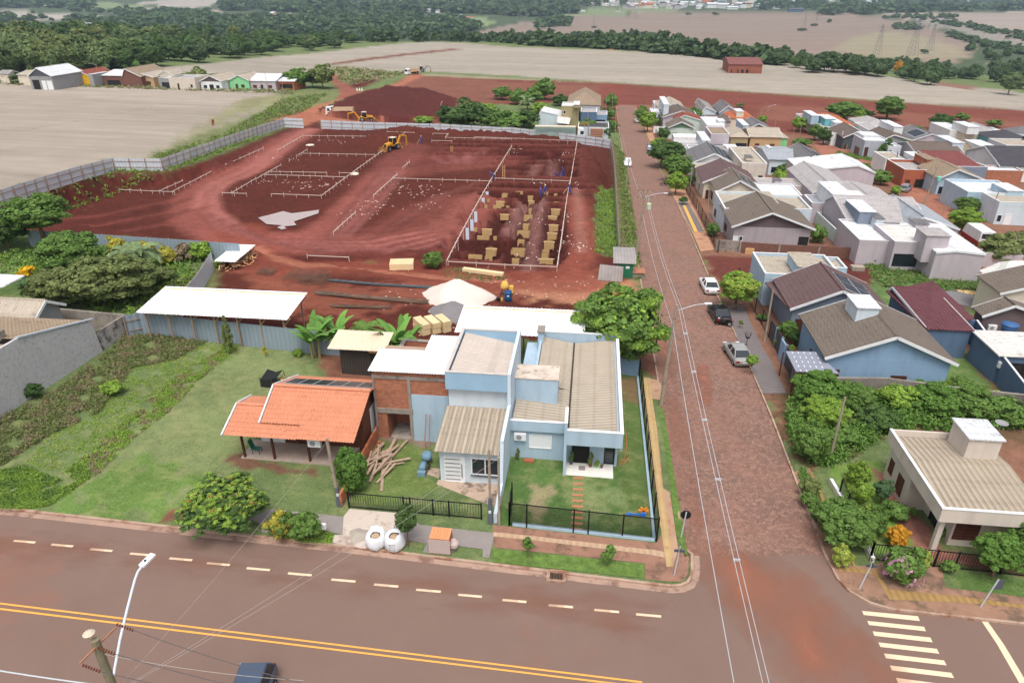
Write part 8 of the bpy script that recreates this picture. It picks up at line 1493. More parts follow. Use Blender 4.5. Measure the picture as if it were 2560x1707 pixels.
# poles, lamps, wires
PC=mat('pole_concrete',(158,144,128),.9,.15,2,stain=((120,104,90),1.5,.55)); INS=mat('insulator',(120,70,52),.4,.05,3); ALU=mat('lamp_grey',(190,196,202),.5,.05,2); WIRE=mat('wire_grey',(168,160,152),.7,.05,5); WIRED=mat('wire_dark',(84,80,82),.7,.05,5)
def pole(bx,by,tx,ty,label,r=.13,name='utility_pole',cat='utility pole',cross=0,lampdir=None,hh=None,trafo=None,m=PC,lean=True,zb=None):
 b=G(bx,by) if zb is None else np.array(zb,float); z0=gh(b[0],b[1]) if zb is None else b[2]; H_=zfor(b[0],b[1],ty)-z0 if hh is None else hh; H_=max(2,min(H_,13)); tX=xfor(tx,b[1],z0+H_) if lean and zb is None else b[0]; tX=b[0]+np.clip(tX-b[0],-.8,.8)
 o=thing(name,Vector((b[0],b[1],z0)),label,cat); mb=MB(); mb.tube([(b[0],b[1],z0-.3),(tX,b[1],z0+H_)],[r,r*.62],8); mb.build('post',m,o); top=Vector((tX,b[1],z0+H_))
 if cross:
  for k in range(cross):
   z=top.z-.35-k*.9; c=MB(); c.box(tX-1.0,b[1]-.07,z-.06,tX+1.0,b[1]+.07,z+.06); c.build('crossarm',m,o)
   for dx in (-.9,-.3,.3,.9): i=MB(); i.lathe((tX+dx,b[1],z+.06),[(.05,0),(.07,.08),(.04,.12),(.06,.18),(.02,.22)],8); i.build('insulator',INS,o)
 if trafo: i=MB(); i.lathe((tX+trafo[0],b[1]-.2,top.z-2.6),[(.26,0),(.3,.05),(.3,.75),(.22,.85),(.05,.9)],14); i.build('transformer',trafo[1],o)
 if lampdir is not None:
  dx,dy=lampdir; z=top.z-(.6 if cross else .1); a=MB(); a.tube([(tX,b[1],z-.4),(tX+dx*.6,b[1]+dy*.6,z+.1),(tX+dx,b[1]+dy,z+.25)],.035,6); a.build('lamp_arm',ALU,o); l=MB(); d=Vector((dx,dy,0)).normalized(); e=Vector((tX+dx,b[1]+dy,z+.25)); l.beam(e-d*.1,e+d*.45,.2,.09); l.build('lamp_head',FRAMEW,o)
 return o,top
A1,t1=pole(1652,1012,1692,762,'main concrete pole with street lamp standing beside the tactile pavement',.17,lampdir=(2.2,.2)); A2,t2=pole(1589,648,1614,473,'concrete pole with grey green transformer beside the green guardhouse',.17,cross=2,trafo=(.6,mat('trafo_green',(190,206,170),.6)),lampdir=(2.4,-.3)); A3,t3=pole(1563,478,1573,398,'pole beside the white car facing the camera',.14); A4,t4=pole(1548,368,1552,312,'pole at the upper end of the pale grass strip',.14)
pole(1911,856,1933,724,'concrete service pole in front of the grey blue house',.12,name='service_pole'); pole(1876,696,1885,641,'short concrete post on the red earth lot',.1,name='service_pole'); pole(2073,1154,2113,993,'leaning service pole in front of the feathery bushes',.12,name='service_pole'); pole(1768,558,1773,475,'service pole before the mauve house gate',.11,name='service_pole'); pole(1710,448,1717,388,'service pole behind the dark street trees',.1,name='service_pole'); pole(1724,480,1731,418,'service pole before the purple roofed house',.1,name='service_pole'); pole(1847,358,1850,310,'service pole before the tan hipped porch',.1,name='service_pole'); pole(1858,425,1861,395,'thin pole on the cream flat house',.06,name='service_pole'); pole(1917,305,1921,264,'street lamp pole beside the small bright tree at the field',.12,name='street_lamp',cat='street lamp',lampdir=(2,.3)); pole(1902,297,1904,273,'short thick pole left of the street lamp at the field',.14,name='service_pole'); pole(1938,324,1940,294,'pole on the dirt street right of the tan house roof',.1,name='service_pole'); pole(1982,354,1986,317,'pole at the corner of the dirt street, left one',.1,name='service_pole'); pole(1998,347,2005,305,'pole at the corner of the dirt street, right one',.1,name='service_pole'); pole(1638,319,1640,287,'thin pole beside the bright far street tree',.08,name='service_pole'); pole(1632,300,1634,268,'first of two thin pale poles by the far white house',.07,name='service_pole')
pole(2099,370,2108,328,'white meter pole before the grey porch house',.13,name='service_pole',m=WHITE); pole(2109,411,2118,361,'pole at the bend of the dirt street',.12,name='service_pole'); pole(2319,324,2326,296,'pole left of the dark tree by the red field',.1,name='service_pole'); pole(2407,340,2417,310,'pole in front of the white garden house',.11,name='service_pole'); pole(2491,361,2502,331,'thick pole between long brown house and dark roof',.16,name='service_pole'); pole(2234,432,2245,379,'dark wooden pole before the brick modern house',.13,name='service_pole',m=WOODD); pole(2289,459,2305,402,'pale pole before the brick modern house',.11,name='service_pole'); pole(2310,512,2344,416,'concrete pole with turquoise transformer in the dirt street',.16,cross=1,trafo=(.7,mat('trafo_teal',(120,210,190),.6))); pole(2409,496,2422,448,'pole before the pale blue flat house',.11,name='service_pole'); pole(2471,553,2497,478,'pole beside the blue garden wall',.13,name='service_pole'); pole(2357,537,2365,503,'short pole on the dirt pavement near the dense tree',.1,name='service_pole'); pole(2520,652,2546,585,'pole rising from the wispy tree at the right edge',.14,name='service_pole'); pole(2245,505,2252,470,'double post beside the estate car',.12,name='service_pole'); pole(2177,490,2182,460,'short grey post on the middle verge',.08,name='service_pole') if 0 else None
pole(737,297,734,239,'thin pole standing behind the crossed gate fence',.08,name='service_pole'); pole(708,253,704,193,'wooden pole at the corner of the stubble field',.1,name='service_pole'); pole(671,226,660,177,'pole before the brick porch house',.12,name='service_pole'); pole(253,207,239,160,'street lamp pole in the row of houses',.16,name='street_lamp',cat='street lamp',lampdir=(-2.2,0)); pole(127,196,120,169,'thin pole before the grey hall',.09,name='service_pole'); pole(386,181,381,168,'dark pole with short crossarm behind the pink roof',.12,cross=1,m=WOODD); pole(460,190,453,166,'thin pole beside the white flat shop',.08,name='service_pole'); pole(1100,313,1102,258,'lamp pole behind the rear site fence',.12,name='street_lamp',cat='street lamp',lampdir=(0,1.5)); pole(1471,345,1470,282,'pole behind the slatted truck cab',.12,name='service_pole'); pole(1512,346,1516,306,'pole beside the street corner conifer',.11,name='service_pole'); pole(1514,302,1516,236,'thin pole beside the round tree at the street end',.09,name='service_pole'); pole(1530,285,1532,238,'second thin pole at the street end',.09,name='service_pole'); pole(1538,335,1540,270,'tall thin dark pole at the top of the street',.1,name='service_pole')
DG=mat('meter_box_grey',(92,98,106),.7,.08,2)
def meterpost(x,y,h_,label,tw=.12,boxh=2.0,m=PC,lean=0,box=True):
 z=hz(x,y); o=thing('meter_post',Vector((x,y,z)),label,'meter post'); mb=MB(); mb.beam((x,y,z-.2),(x+lean,y,z+h_),tw*1.1); mb.build('post',m,o)
 if box: mb=MB(); mb.hexa([(x-.17,y-.14,z-.1),(x+.17,y-.14,z-.1),(x+.17,y+.14,z-.1),(x-.17,y+.14,z-.1)],[(x-.09+lean*.3,y-.09,z+boxh),(x+.09+lean*.3,y-.09,z+boxh),(x+.09+lean*.3,y+.09,z+boxh),(x-.09+lean*.3,y+.09,z+boxh)]); mb.build('meter_box',DG,o); mb=MB(); mb.box(x-.08,y-.16,z+.9,x+.08,y-.12,z+1.1); mb.build('meter_window',PLATE,o)
 return o
meterpost(-5.15,33.7,5.6,'slim post with grey meter box base between the two front fences'); meterpost(-4.55,33.45,5.3,'plain grey concrete post right beside the meter post',.12,0,PC,0,False); meterpost(-14.95,34.0,5.2,'leaning post with grey meter box base left of the dark bar fence',.14,1.5,PC,-.25)
o=thing('near_utility_pole',Vector((-16.16,15.2,.3)),'mossy concrete utility pole with insulators rising at the bottom left edge','utility pole'); m=MB(); m.tube([(-16.16,15.2,-.2),(-16.16,15.2,10.0)],[.22,.14],10); m.build('post',mat('mossy_concrete',(138,130,104),.95,.2,3),o); pt=Vector((-16.16,15.2,10.0))
m=MB(); m.lathe((-16.3,15.2,10.15),[(.05,0),(.16,.05),(.2,.14),(.12,.2),(.02,.22)],12); m.build('top_cap',mat('cream_cap',(206,192,170),.6),o); m=MB(); m.beam((-15.95,15.95,9.75),(-16.25,14.45,9.75),.05); m.build('crossarm',mat('rusty_steel',(170,120,92),.7),o)
ends=[]
for dx,dy in ((.25,.9),(.1,-.1),(-.1,-.8)):
 a=Vector((-16.1+dx*.3,15.2+dy,9.75)); b=a+Vector((.75,-.15,-.05)); i=MB(); 
 for k in range(7): c=a.lerp(b,(k+.5)/7); i.lathe((c.x-.04,c.y,c.z),[(.02,0),(.055,.02),(.055,.04),(.02,.06)],8,ax='x')
 i.build('insulator_string',INS,o); ends.append(b)
lampo=thing('street_lamp',Vector((-15.95,15.3,7.0)),'curved white street lamp arm with flat white head over the main road','street lamp'); m=MB(); hd=Zp(356,1413,8.5); m.tube([tuple(Zp(*q)) for q in ((284,1690,6.9),(287,1669,7.05),(300,1598,7.5),(314,1538,7.86),(329,1479,8.16),(337,1449,8.3),(345,1428,8.4),(356,1413,8.5))],.05,10); m.build('arm',mat('white_galvanised',(206,214,226),.4,.03),lampo); m=MB(); e=Vector(tuple(hd)); m.beam(e+Vector((-.02,-.05,0)),e+Vector((.12,.62,.05)),.28,.1); m.build('lamp_head',FRAMEW,lampo); m=MB(); m.lathe((e.x+.02,e.y+.2,e.z+.06),[(.05,0),(.05,.05)],10); m.build('photocell',BLKM,lampo)
def wire(label,a,b,sag=.5,r=.012,m=WIRE,n=10,name='power_cable',group=None):
 a=Vector(a); b=Vector(b); mb=MB(); P=[a.lerp(b,i/n)-Vector((0,0,4*sag*(i/n)*(1-i/n))) for i in range(n+1)]; mb.tube(P,r,4,cap=False); o=mb.build(name,m); tag(o,label,'cable',group); return o
for i,(e,q) in enumerate(zip(ends,[(700,1700),(660,1707+20),(600,1707+25)])):
 t=Zp(q[0]+150,q[1]+30,8.6); wire(['upper','middle','lower'][i]+' dark cable from the mossy pole crossing the road to the right',e,tuple(t),.2,.014,WIRED)
wire('pale thin cable from the mossy pole running right above the dark car',(-16.0,15.2,9.3),tuple(Zp(760,1700,8.4)),.2,.01); wire('thick twisted white cable running left from the mossy pole',(-16.2,15.2,7.6),tuple(Zp(-200,1640,7.6)),.1,.03,ALU); wire('thick twisted white cable running right from the mossy pole',(-16.1,15.2,7.5),tuple(Zp(620,1760,7.2)),.1,.03,ALU)
wire('thin service cable from the mossy pole to the leaning meter post',(-16.1,15.25,7.4),(-15.2,34.0,5.3),.25,.009); wire('left of two service cables from the mossy pole to the twin posts',(-16.1,15.25,7.3),(-5.15,33.7,5.6),.3,.009); wire('right of two service cables from the mossy pole to the twin posts',(-16.1,15.25,7.25),(-4.55,33.45,5.3),.3,.009)
s0=np.array([t1.x+.3,t1.y,t1.z-.3]); s1=Xp(1785,1160,t1.x+.4); s2=Xp(1915,1707,t1.x+.5)
for i,dx in enumerate((-.12,.12)):
 wire(['left','right'][i]+' conductor of the spacer cable above the lower street',(s0[0]+dx,s0[1],s0[2]),(s2[0]+dx,s2[1],s2[2]),.25,.016,ALU); wire(['left','right'][i]+' conductor of the spacer cable above the upper street',(s0[0]+dx,s0[1],s0[2]),(t2.x+dx+.2,t2.y,t2.z-.8),.8,.016,ALU)
for t in (.12,.28,.45,.62,.8):
 p=Vector(tuple(s0)).lerp(Vector(tuple(s2)),t)-Vector((0,0,4*.25*t*(1-t))); m=MB(); m.beam(p+Vector((-.16,0,0)),p+Vector((.16,0,0)),.05,.12); q=m.build('cable_spacer',ALU); tag(q,'small grey spacer clamp on the twin conductors over the street','cable spacer','spacers on the street conductors')
wire('twisted telephone cable along the left side of the upper street',(t1.x-.1,t1.y,t1.z-1.8),(t2.x-.1,t2.y,t2.z-3.2),.7,.02,ALU); q=Xp(1835,1707,t1.x-.2); wire('twisted telephone cable along the left side of the lower street',(t1.x-.1,t1.y,t1.z-1.8),(q[0],q[1],q[2]),.3,.02,ALU); wire('cable between the transformer pole and the pole by the white car',(t2.x,t2.y,t2.z-1.8),(t3.x,t3.y,t3.z-.3),.6,.02,ALU); wire('cable between the two poles at the weathered fence',(t3.x,t3.y,t3.z-.3),(t4.x,t4.y,t4.z-.2),.6,.02); wire('sagging service cable from the grey house pole to its roof',tuple(E_(1933,728,6.)) if 0 else (float(G(1911,856)[0])+.3,float(G(1911,856)[1]),4.2),(t1.x,t1.y,t1.z-1.5),.3,.012,WIRED)
def pylon(px,py,hpx,label):
 g=G(px,py); d=(g-CAM)@FW; H_=hpx*d/F; o=MB(); w_=H_*.12
 def leg(t,s): return w_*(1-t*.8)
 for sx,sy in ((-1,-1),(1,-1),(1,1),(-1,1)): o.beam((g[0]+sx*w_,g[1]+sy*w_,g[2]),(g[0]+sx*w_*.15,g[1]+sy*w_*.15,g[2]+H_),H_*.006)
 for k in range(9):
  a,b=k/9,(k+1)/9; wa,wb=w_*(1-a*.85),w_*(1-b*.85)
  for s1,s2 in (((-1,-1),(1,-1)),((1,-1),(-1,-1)),((-1,1),(1,1)),((1,1),(-1,1))): o.beam((g[0]+s1[0]*wa,g[1]+s1[1]*wa,g[2]+H_*a),(g[0]+s2[0]*wb,g[1]+s2[1]*wb,g[2]+H_*b),H_*.004)
 for z in (.8,.93): o.beam((g[0]-w_*1.3,g[1],g[2]+H_*z),(g[0]+w_*1.3,g[1],g[2]+H_*z),H_*.008)
 q=o.build('lattice_pylon',mat('pylon_steel',(120,122,126),.6),None); tag(q,label,'pylon','lattice pylons on the far hill'); return q
for a in [(440,76,34),(2010,71,34),(2040,62,26),(2192,139,70),(2279,140,84),(2323,128,62),(1294,60,26),(1315,66,36),(1484,70,30),(1590,48,20)]: pylon(*a,'thin grey lattice pylon standing on the far field')
for a in [(2072,34,24),(2112,38,24),(2169,38,22),(2255,54,30),(2361,70,28),(2457,95,26),(1558,22,16),(1675,36,22),(1622,72,18),(1430,82,22),(1404,74,16)]:
 g=G(a[0],a[1]); d=(g-CAM)@FW; H_=a[2]*d/F; m=MB(); m.tube([(g[0],g[1],g[2]-1),(g[0]+H_*.1,g[1],g[2]+H_)],H_*.012,5); q=m.build('far_pole',PC); tag(q,'pale pole standing far away along the highway','pole','poles in the far fields')
# far town
def farhouse(wc,rc):
 o=thing('town_house',Vector((0,0,0)),'small pale house','house'); m=MB(); m.box(-.5,-.4,-.2,.5,.4,.42); m.build('wall',wc,o); m=MB(); m.hexa([(-.55,-.45,.42),(.55,-.45,.42),(.55,0,.62),(-.55,0,.62)],[(-.55,-.45,.46),(.55,-.45,.46),(.55,0,.66),(-.55,0,.66)]); m.hexa([(-.55,0,.62),(.55,0,.62),(.55,.45,.42),(-.55,.45,.42)],[(-.55,0,.66),(.55,0,.66),(.55,.45,.46),(-.55,.45,.46)]); m.build('roof',rc,o); return o
fh=[proto(farhouse,WHITE,rf('white','X')),proto(farhouse,WHITE,rf('fib','X')),proto(farhouse,CREAM,rf('orange','X')),proto(farhouse,LILAC,rf('lil','X'))]
r_=np.random.default_rng(21)
for (x0,y0,x1,y1,n,s,lab) in [(1130,6,1280,26,34,13,'small pale town house far away left of the dark wood top'),(730,9,880,17,26,14,'small pale town house on the far valley slope'),(890,10,1000,28,20,14,'small pale town house in the central far valley'),(1015,27,1150,34,16,12,'small white house in a row on the far ridge'),(640,42,760,58,24,9,'small white house in the near valley settlement'),(585,48,640,60,12,9,'small white house at the edge of the valley settlement'),(1440,0,1560,18,20,12,'small pale house beyond the substation hill'),(1560,0,1920,24,90,15,'town house in the dense white town on the horizon'),(1930,0,2200,14,28,14,'town house above the highway trees'),(2200,0,2560,6,26,16,'town house at the far upper right')]:
 for _ in range(n):
  px,py=r_.uniform(x0,x1),r_.uniform(y0,y1); g=G(px,py); s_=s*r_.uniform(.7,1.5); fh[int(r_.choice(4,p=[.5,.25,.1,.15]))].place(Vector((g[0],g[1],hz(g[0],g[1])+2)),r_.uniform(0,3),(s_*r_.uniform(1,1.6),s_,s_*.8),lab,'houses of the far town')
for (px,py,w_,lab) in [(232,66,30,'white farm building group on the near left ridge'),(275,72,14,'low white roofed farm shed left of the wood'),(55,16,20,'white farmhouse on the far left ridge'),(170,6,70,'long white industrial shed on the far left ridge'),(120,18,14,'small white barn on the far left'),(1175,46,16,'red roofed farmhouse by the araucaria tree'),(1155,40,10,'white farm shed behind the red roofed one'),(1190,76,14,'pinkish farm building below the araucaria tree'),(1390,36,18,'white barn with pinkish roof on the green hill'),(1456,30,14,'white house on the green hill'),(1544,33,14,'grey roofed house on the green hill'),(1598,34,12,'dark barn on the green hill'),(1602,105,16,'white farmhouse among the belt trees'),(1526,128,12,'small brick hut at the field crest'),(1392,118,8,'brick chimney hut before the belt trees'),(1830,24,26,'flat white hall beside the substation'),(1940,22,18,'white workshop beside the highway'),(2200,22,20,'white arched hall behind the roadside trees'),(1400,14,30,'pale warehouse on the far ridge'),(1480,13,16,'white house on the far ridge')]:
 g=G(px,py); d=(g-CAM)@FW; s_=w_*d/F; fh[0 if 'white' in lab else 2 if 'red' in lab or 'brick' in lab else 3].place(Vector((g[0],g[1],hz(g[0],g[1]))),.1,(s_,s_*.7,s_*.4),lab)
g=G(1990,31); d=(g-CAM)@FW; s_=36*d/F; o=thing('dark_shed',Vector(tuple(g)),'dark blue long shed on the far field edge beside the highway','shed'); m=MB(); m.box(g[0]-s_/2,g[1],g[2],g[0]+s_/2,g[1]+s_*.3,g[2]+s_*.22); m.build('wall',DBLUE,o); m=MB(); m.box(g[0]-s_*.52,g[1]-2,g[2]+s_*.22,g[0]+s_*.52,g[1]+s_*.32,g[2]+s_*.25); m.build('roof',rf('lil','X'),o)
for i,(px,w_,h_,lab) in enumerate([(1640,8,14,'tall white tower block on the horizon left of the substation'),(1805,20,22,'pair of pale high rise blocks on the horizon'),(1745,12,10,'medium pale apartment block on the horizon')]):
 g=G(px,14); d=(g-CAM)@FW; s_=w_*d/F; o=thing('tower_block',Vector(tuple(g)),lab,'building'); m=MB(); m.box(g[0]-s_/2,g[1],g[2]-3,g[0]+s_/2,g[1]+s_,g[2]+h_*d/F); m.build('wall',COOL,o); m=MB()
 for k in range(6): m.box(g[0]-s_*.42,g[1]-.5,g[2]+h_*d/F*(k+.4)/6.5,g[0]+s_*.42,g[1]-.1,g[2]+h_*d/F*(k+.75)/6.5)
 m.build('window_band',GLASS,o)
m=MB()
for i in range(46):
 g=G(r_.uniform(1425,1555),r_.uniform(20,27)); d=(g-CAM)@FW; m.tube([(g[0],g[1],g[2]),(g[0],g[1],g[2]+r_.uniform(6,13)*d/F)],.5,4)
q=m.build('substation_masts',PC); tag(q,'crowded pale masts of the electrical substation on the hill','substation'); q['kind']='stuff'
g=G(1168,66); d=(g-CAM)@FW; o=thing('araucaria_tree',Vector(tuple(g)),'dark umbrella shaped araucaria tree standing alone on the mid hill','tree'); s_=d/F; m=MB(); m.tube([tuple(g),(g[0],g[1],g[2]+15*s_)],[1.0,.5],6); m.build('trunk',BARK,o); c=bpy.data.objects.new('crown',treemesh('flat',1,0,'far')); COL.objects.link(c); c.parent=o; c.location=(0,0,16*s_); c.scale=(8*s_,8*s_,5*s_)
for px,py,rz in ((2303,63,0),(2310,69,0),(2462,102,0),(2214,49,0)): g=G(px,py); sw.place(Vector((g[0],g[1],hz(g[0],g[1])+.2)),R(-70),1.6,'tiny car driving on the far highway','cars on the far highway')
# small things near the houses
BAGW=mat('white_bag',(226,228,232),.8,.04,2,bump=.5)
def bigbag(x,y,r,hh,label,spill):
 z=hz(x,y)+.04; o=thing('bulk_bag',Vector((x,y,z)),label,'bag'); m=MB(); n=22; vs=[];prof=[(.82,0),(1.02,.12),(1.06,.4),(1.0,.75),(.9,.95),(.74,.98),(.5,.86)]
 for r0,z0 in prof:
  for k in range(n): a=2*math.pi*k/n; q=r0*(1+.05*math.sin(4*a+z0*6)+.03*math.sin(9*a)); e=.25 if z0>.9 and math.sin(a*1+spill)>.75 else 0; vs.append((x+r*q*math.cos(a),y+r*q*math.sin(a),z+hh*(z0+e)))
 fs=[(i*n+k,i*n+(k+1)%n,(i+1)*n+(k+1)%n,(i+1)*n+k) for i in range(len(prof)-1) for k in range(n)]+[tuple(range(n))[::-1]]; m.add(vs,fs); m.build('bag',BAGW,o,True)
 m=MB(); m.lathe((x,y,z+hh*.78),[(r*.55,0),(r*.3,.08),(.05,.12)],14); m.build('contents',mat('bag_sand',(176,150,124),.95,.15,4),o,True)
 for k in range(3): a=k*2+spill; l=MB(); l.tube([(x+r*.8*math.cos(a),y+r*.8*math.sin(a),z+hh*.9),(x+r*1.0*math.cos(a+.2),y+r*1.0*math.sin(a+.2),z+hh*1.12),(x+r*.8*math.cos(a+.45),y+r*.8*math.sin(a+.45),z+hh*.92)],.02,4); l.build('handle_loop',BAGW,o)
 return o
b1=G(941,1362); b2=G(988,1366); bigbag(b1[0],b1[1],.6,.85,'squat white bulk bag of sand, left of the pair at the kerb',0); o=bigbag(b2[0],b2[1],.6,.95,'taller white bulk bag with printed square, right of the pair',1.8)
m=MB(); x,y,z=b2[0],b2[1],hz(b2[0],b2[1]); yy=y-.655
for a in ((-.16,.30,.16,.32),(-.16,.50,.16,.52),(-.16,.30,-.14,.52),(.14,.30,.16,.52)): m.box(x+a[0],yy,z+a[1],x+a[2],yy+.01,z+a[3])
m.build('printed_square',GREY,o)
txt=bpy.data.curves.new('printed_letters','FONT'); txt.body='agres'; txt.size=.2; txt.align_x='CENTER'; tob=bpy.data.objects.new('printed_letters',txt); COL.objects.link(tob); tob.parent=o; tob.location=(x-o.location.x,yy-o.location.y,.62); tob.rotation_euler=(math.pi/2,0,0); txt.materials.append(GREY); txt.extrude=.004; tm=bpy.data.meshes.new_from_object(tob); tm.name='printed_letters'; t2o=bpy.data.objects.new('printed_letters',tm); COL.objects.link(t2o); t2o.parent=o; t2o.location=tob.location; t2o.rotation_euler=tob.rotation_euler; bpy.data.objects.remove(tob)
pz=G(1103,1375); z=hz(pz[0],pz[1])+.05; o=thing('tile_pallet',Vector((pz[0],pz[1],z)),'pallet of orange ceramic blocks wrapped in clear plastic at the kerb','pallet'); x,y=pz[0],pz[1]+.1; m=MB(); m.box(x-.62,y-.5,z,x+.62,y+.5,z+.14); m.build('pallet_base',OLDW,o); m=MB(); m.box(x-.6,y-.48,z+.14,x+.6,y+.48,z+1.15); m.build('blocks',HBRICK,o)
m=MB()
for i in range(6):
 for j in range(5): m.box(x-.59+i*.2,y-.47+j*.19,z+1.15,x-.41+i*.2,y-.29+j*.19,z+1.19)
m.build('top_course',mat('orange_block',(226,150,104),.8,.08,3),o); m=MB(); m.box(x-.64,y-.52,z+.1,x+.64,y-.49,z+1.1); m.lathe((x+.75,y,z+.45),[(.1,-.3),(.3,-.15),(.32,.1),(.15,.3)],10); m.build('plastic_wrap',mat('plastic_film',(212,196,190),.3,.05,3,alpha=.65),o)
OLDP=mat('grey_planks',(166,142,124),.9,.25,3,island=.2); o=thing('plank_heap',Vector((-13.2,38,0)),'heap of old weathered planks thrown beside the orange wall','planks'); r_=np.random.default_rng(6); a0=G(*r5(300,620)); a1=G(*r5(470,270))
for i in range(26):
 t=r_.random(); cx=a0[0]+(a1[0]-a0[0])*t+r_.uniform(-.7,.9); cy=a0[1]+(a1[1]-a0[1])*t; an=R(r_.uniform(62,112)) if i%5 else R(r_.uniform(10,60)); L=r_.uniform(1.2,2.8); z=hz(cx,cy)+.08+r_.uniform(0,.35); m=MB(); d=(math.cos(an)*L/2,math.sin(an)*L/2); m.beam((cx-d[0],cy-d[1],z),(cx+d[0],cy+d[1],z+r_.uniform(-.06,.25)),r_.uniform(.1,.22),.03); m.build('plank',OLDP,o)
for i,(px,py) in enumerate([r5(388,212),r5(378,252),r5(362,292)]):
 g=G(px,py); m=MB(); m.box(g[0]-.14,g[1]-.1,g[2],g[0]+.14,g[1]+.1,g[2]+.2); q=m.build('hollow_brick',HBRICK); tag(q,'loose orange hollow brick, %s of three beside the planks'%['farthest','middle','nearest'][i],'brick')
g=G(*r5(430,120)); m=MB(); m.hexa([(g[0]-.35,g[1]-.1,g[2]),(g[0]+.35,g[1]-.1,g[2]),(g[0]+.35,g[1],g[2]),(g[0]-.35,g[1],g[2])],[(g[0]-.4,g[1]+.35,g[2]+.75),(g[0]+.3,g[1]+.35,g[2]+.8),(g[0]+.3,g[1]+.4,g[2]+.8),(g[0]-.4,g[1]+.4,g[2]+.75)]); q=m.build('concrete_slab',CONC); tag(q,'square concrete slab leaning on the brick house corner','slab')
for i,(p,q) in enumerate([(r5(875,275),r5(880,-20)),(r5(925,262),r5(935,0))]):
 g=G(*p); m=MB(); m.beam((g[0],g[1],g[2]),(g[0]+.05,42.1,2.4),.06); q=m.build('leaning_pole',mat('pinkish_pole',(160,120,112),.8)); tag(q,['thick','thin'][i]+' prop pole leaning on the light blue rendered wall','pole')
g=G(*r5(885,470)); o=thing('blue_mixer',Vector(tuple(g)),'dented blue concrete mixer lying on the yard grass','concrete mixer'); MBL=mat('worn_blue',(112,142,162),.7,.15,3,stain=((130,120,110),3,.62)); m=MB(); m.lathe((g[0]+.02,g[1]+.55,g[2]+.3),[(.25,0),(.38,.1),(.4,.35),(.28,.55),(.24,.56)],16); m.build('drum',MBL,o,True); m=MB(); m.lathe((g[0]-.08,g[1]-.35,g[2]+.35),[(.15,-.35),(.24,-.3),(.24,.3),(.15,.35)],14,ax='y'); m.build('motor_housing',MBL,o,True); m=MB(); m.tube([(g[0]-.3,g[1]-.9,g[2]+.1),(g[0]-.25,g[1]+.6,g[2]+.15)],.04); m.tube([(g[0]+.25,g[1]-.9,g[2]+.1),(g[0]+.25,g[1]+.6,g[2]+.15)],.04); m.tube([(g[0]-.3,g[1]-.6,g[2]+.1),(g[0]+.3,g[1]-.6,g[2]+.1)],.04); m.build('frame',RUST,o); m=MB(); m.box(g[0]-.3,g[1]-1.15,g[2]+.05,g[0]+.25,g[1]-.85,g[2]+.4); m.build('tank',MBL,o); wheel(o,(g[0]+.33,g[1]-.1,g[2]+.2),.2,.08)
g=G(1262,738); z=gh(g[0],g[1]); o=thing('yellow_mixer',Vector((g[0],g[1],z)),'yellow concrete mixer beside the sand heap','concrete mixer'); YM=mat('mixer_yellow',(222,178,90),.6,.08,2); m=MB(); m.lathe((g[0],g[1],z+.75),[(.2,0),(.45,.15),(.5,.45),(.35,.8),(.25,.95),(.22,.95)],18); m.build('drum',YM,o,True); m=MB(); m.box(g[0]+.55,g[1]-.3,z+.4,g[0]+1.0,g[1]+.2,z+1.2); m.build('motor_box',YM,o); m=MB()
for dx in (-.5,.5): m.beam((g[0]+dx,g[1]-.3,z),(g[0]+dx*.4,g[1],z+.95),.07); m.beam((g[0]+dx,g[1]+.4,z),(g[0]+dx*.4,g[1],z+.95),.07)
m.build('stand',DKM,o)
g=G(1270,752); z=gh(g[0],g[1]); o=thing('blue_drum',Vector((g[0],g[1],z)),'dark blue water drum right beside the yellow mixer','drum'); m=MB(); m.lathe((g[0],g[1],z),[(.42,0),(.44,.3),(.42,.6),(.44,.9),(.42,1.2)],18); m.build('barrel',mat('drum_blue',(30,76,122),.5,.05,2),o,True); m=MB(); m.box(g[0]-.05,g[1]-.46,z+.7,g[0]+.2,g[1]-.43,z+.82); m.build('label_plate',FRAMEW,o)
g=G(1246,752); m=MB(); m.lathe((g[0],g[1],gh(g[0],g[1])),[(.2,0),(.3,.35),(.28,.35)],10); q=m.build('black_tub',BLKM); tag(q,'small black mortar tub on the ground left of the drum','tub')
g=G(1254,752); m=MB(); m.lathe((g[0],g[1],gh(g[0],g[1])),[(.13,0),(.16,.3),(.14,.3)],10); q=m.build('yellow_bucket',YM); tag(q,'little yellow bucket between black tub and drum','bucket')
def boxat(name,label,cat,px,py,w_,d_,hh,m,roofm=None,rz=0,kids_=()):
 g=G(px,py); z=gh(g[0],g[1]); o=thing(name,Vector((g[0],g[1],z)),label,cat); o.rotation_euler=(0,0,R(rz)); b=MB(); b.box(g[0]-w_/2,g[1]-d_/2,z-.1,g[0]+w_/2,g[1]+d_/2,z+hh); b.build('wall',m,o)
 if roofm: b=MB(); b.box(g[0]-w_/2-.12,g[1]-d_/2-.12,z+hh,g[0]+w_/2+.12,g[1]+d_/2+.12,z+hh+.08); b.build('roof',roofm,o)
 return o,g,z
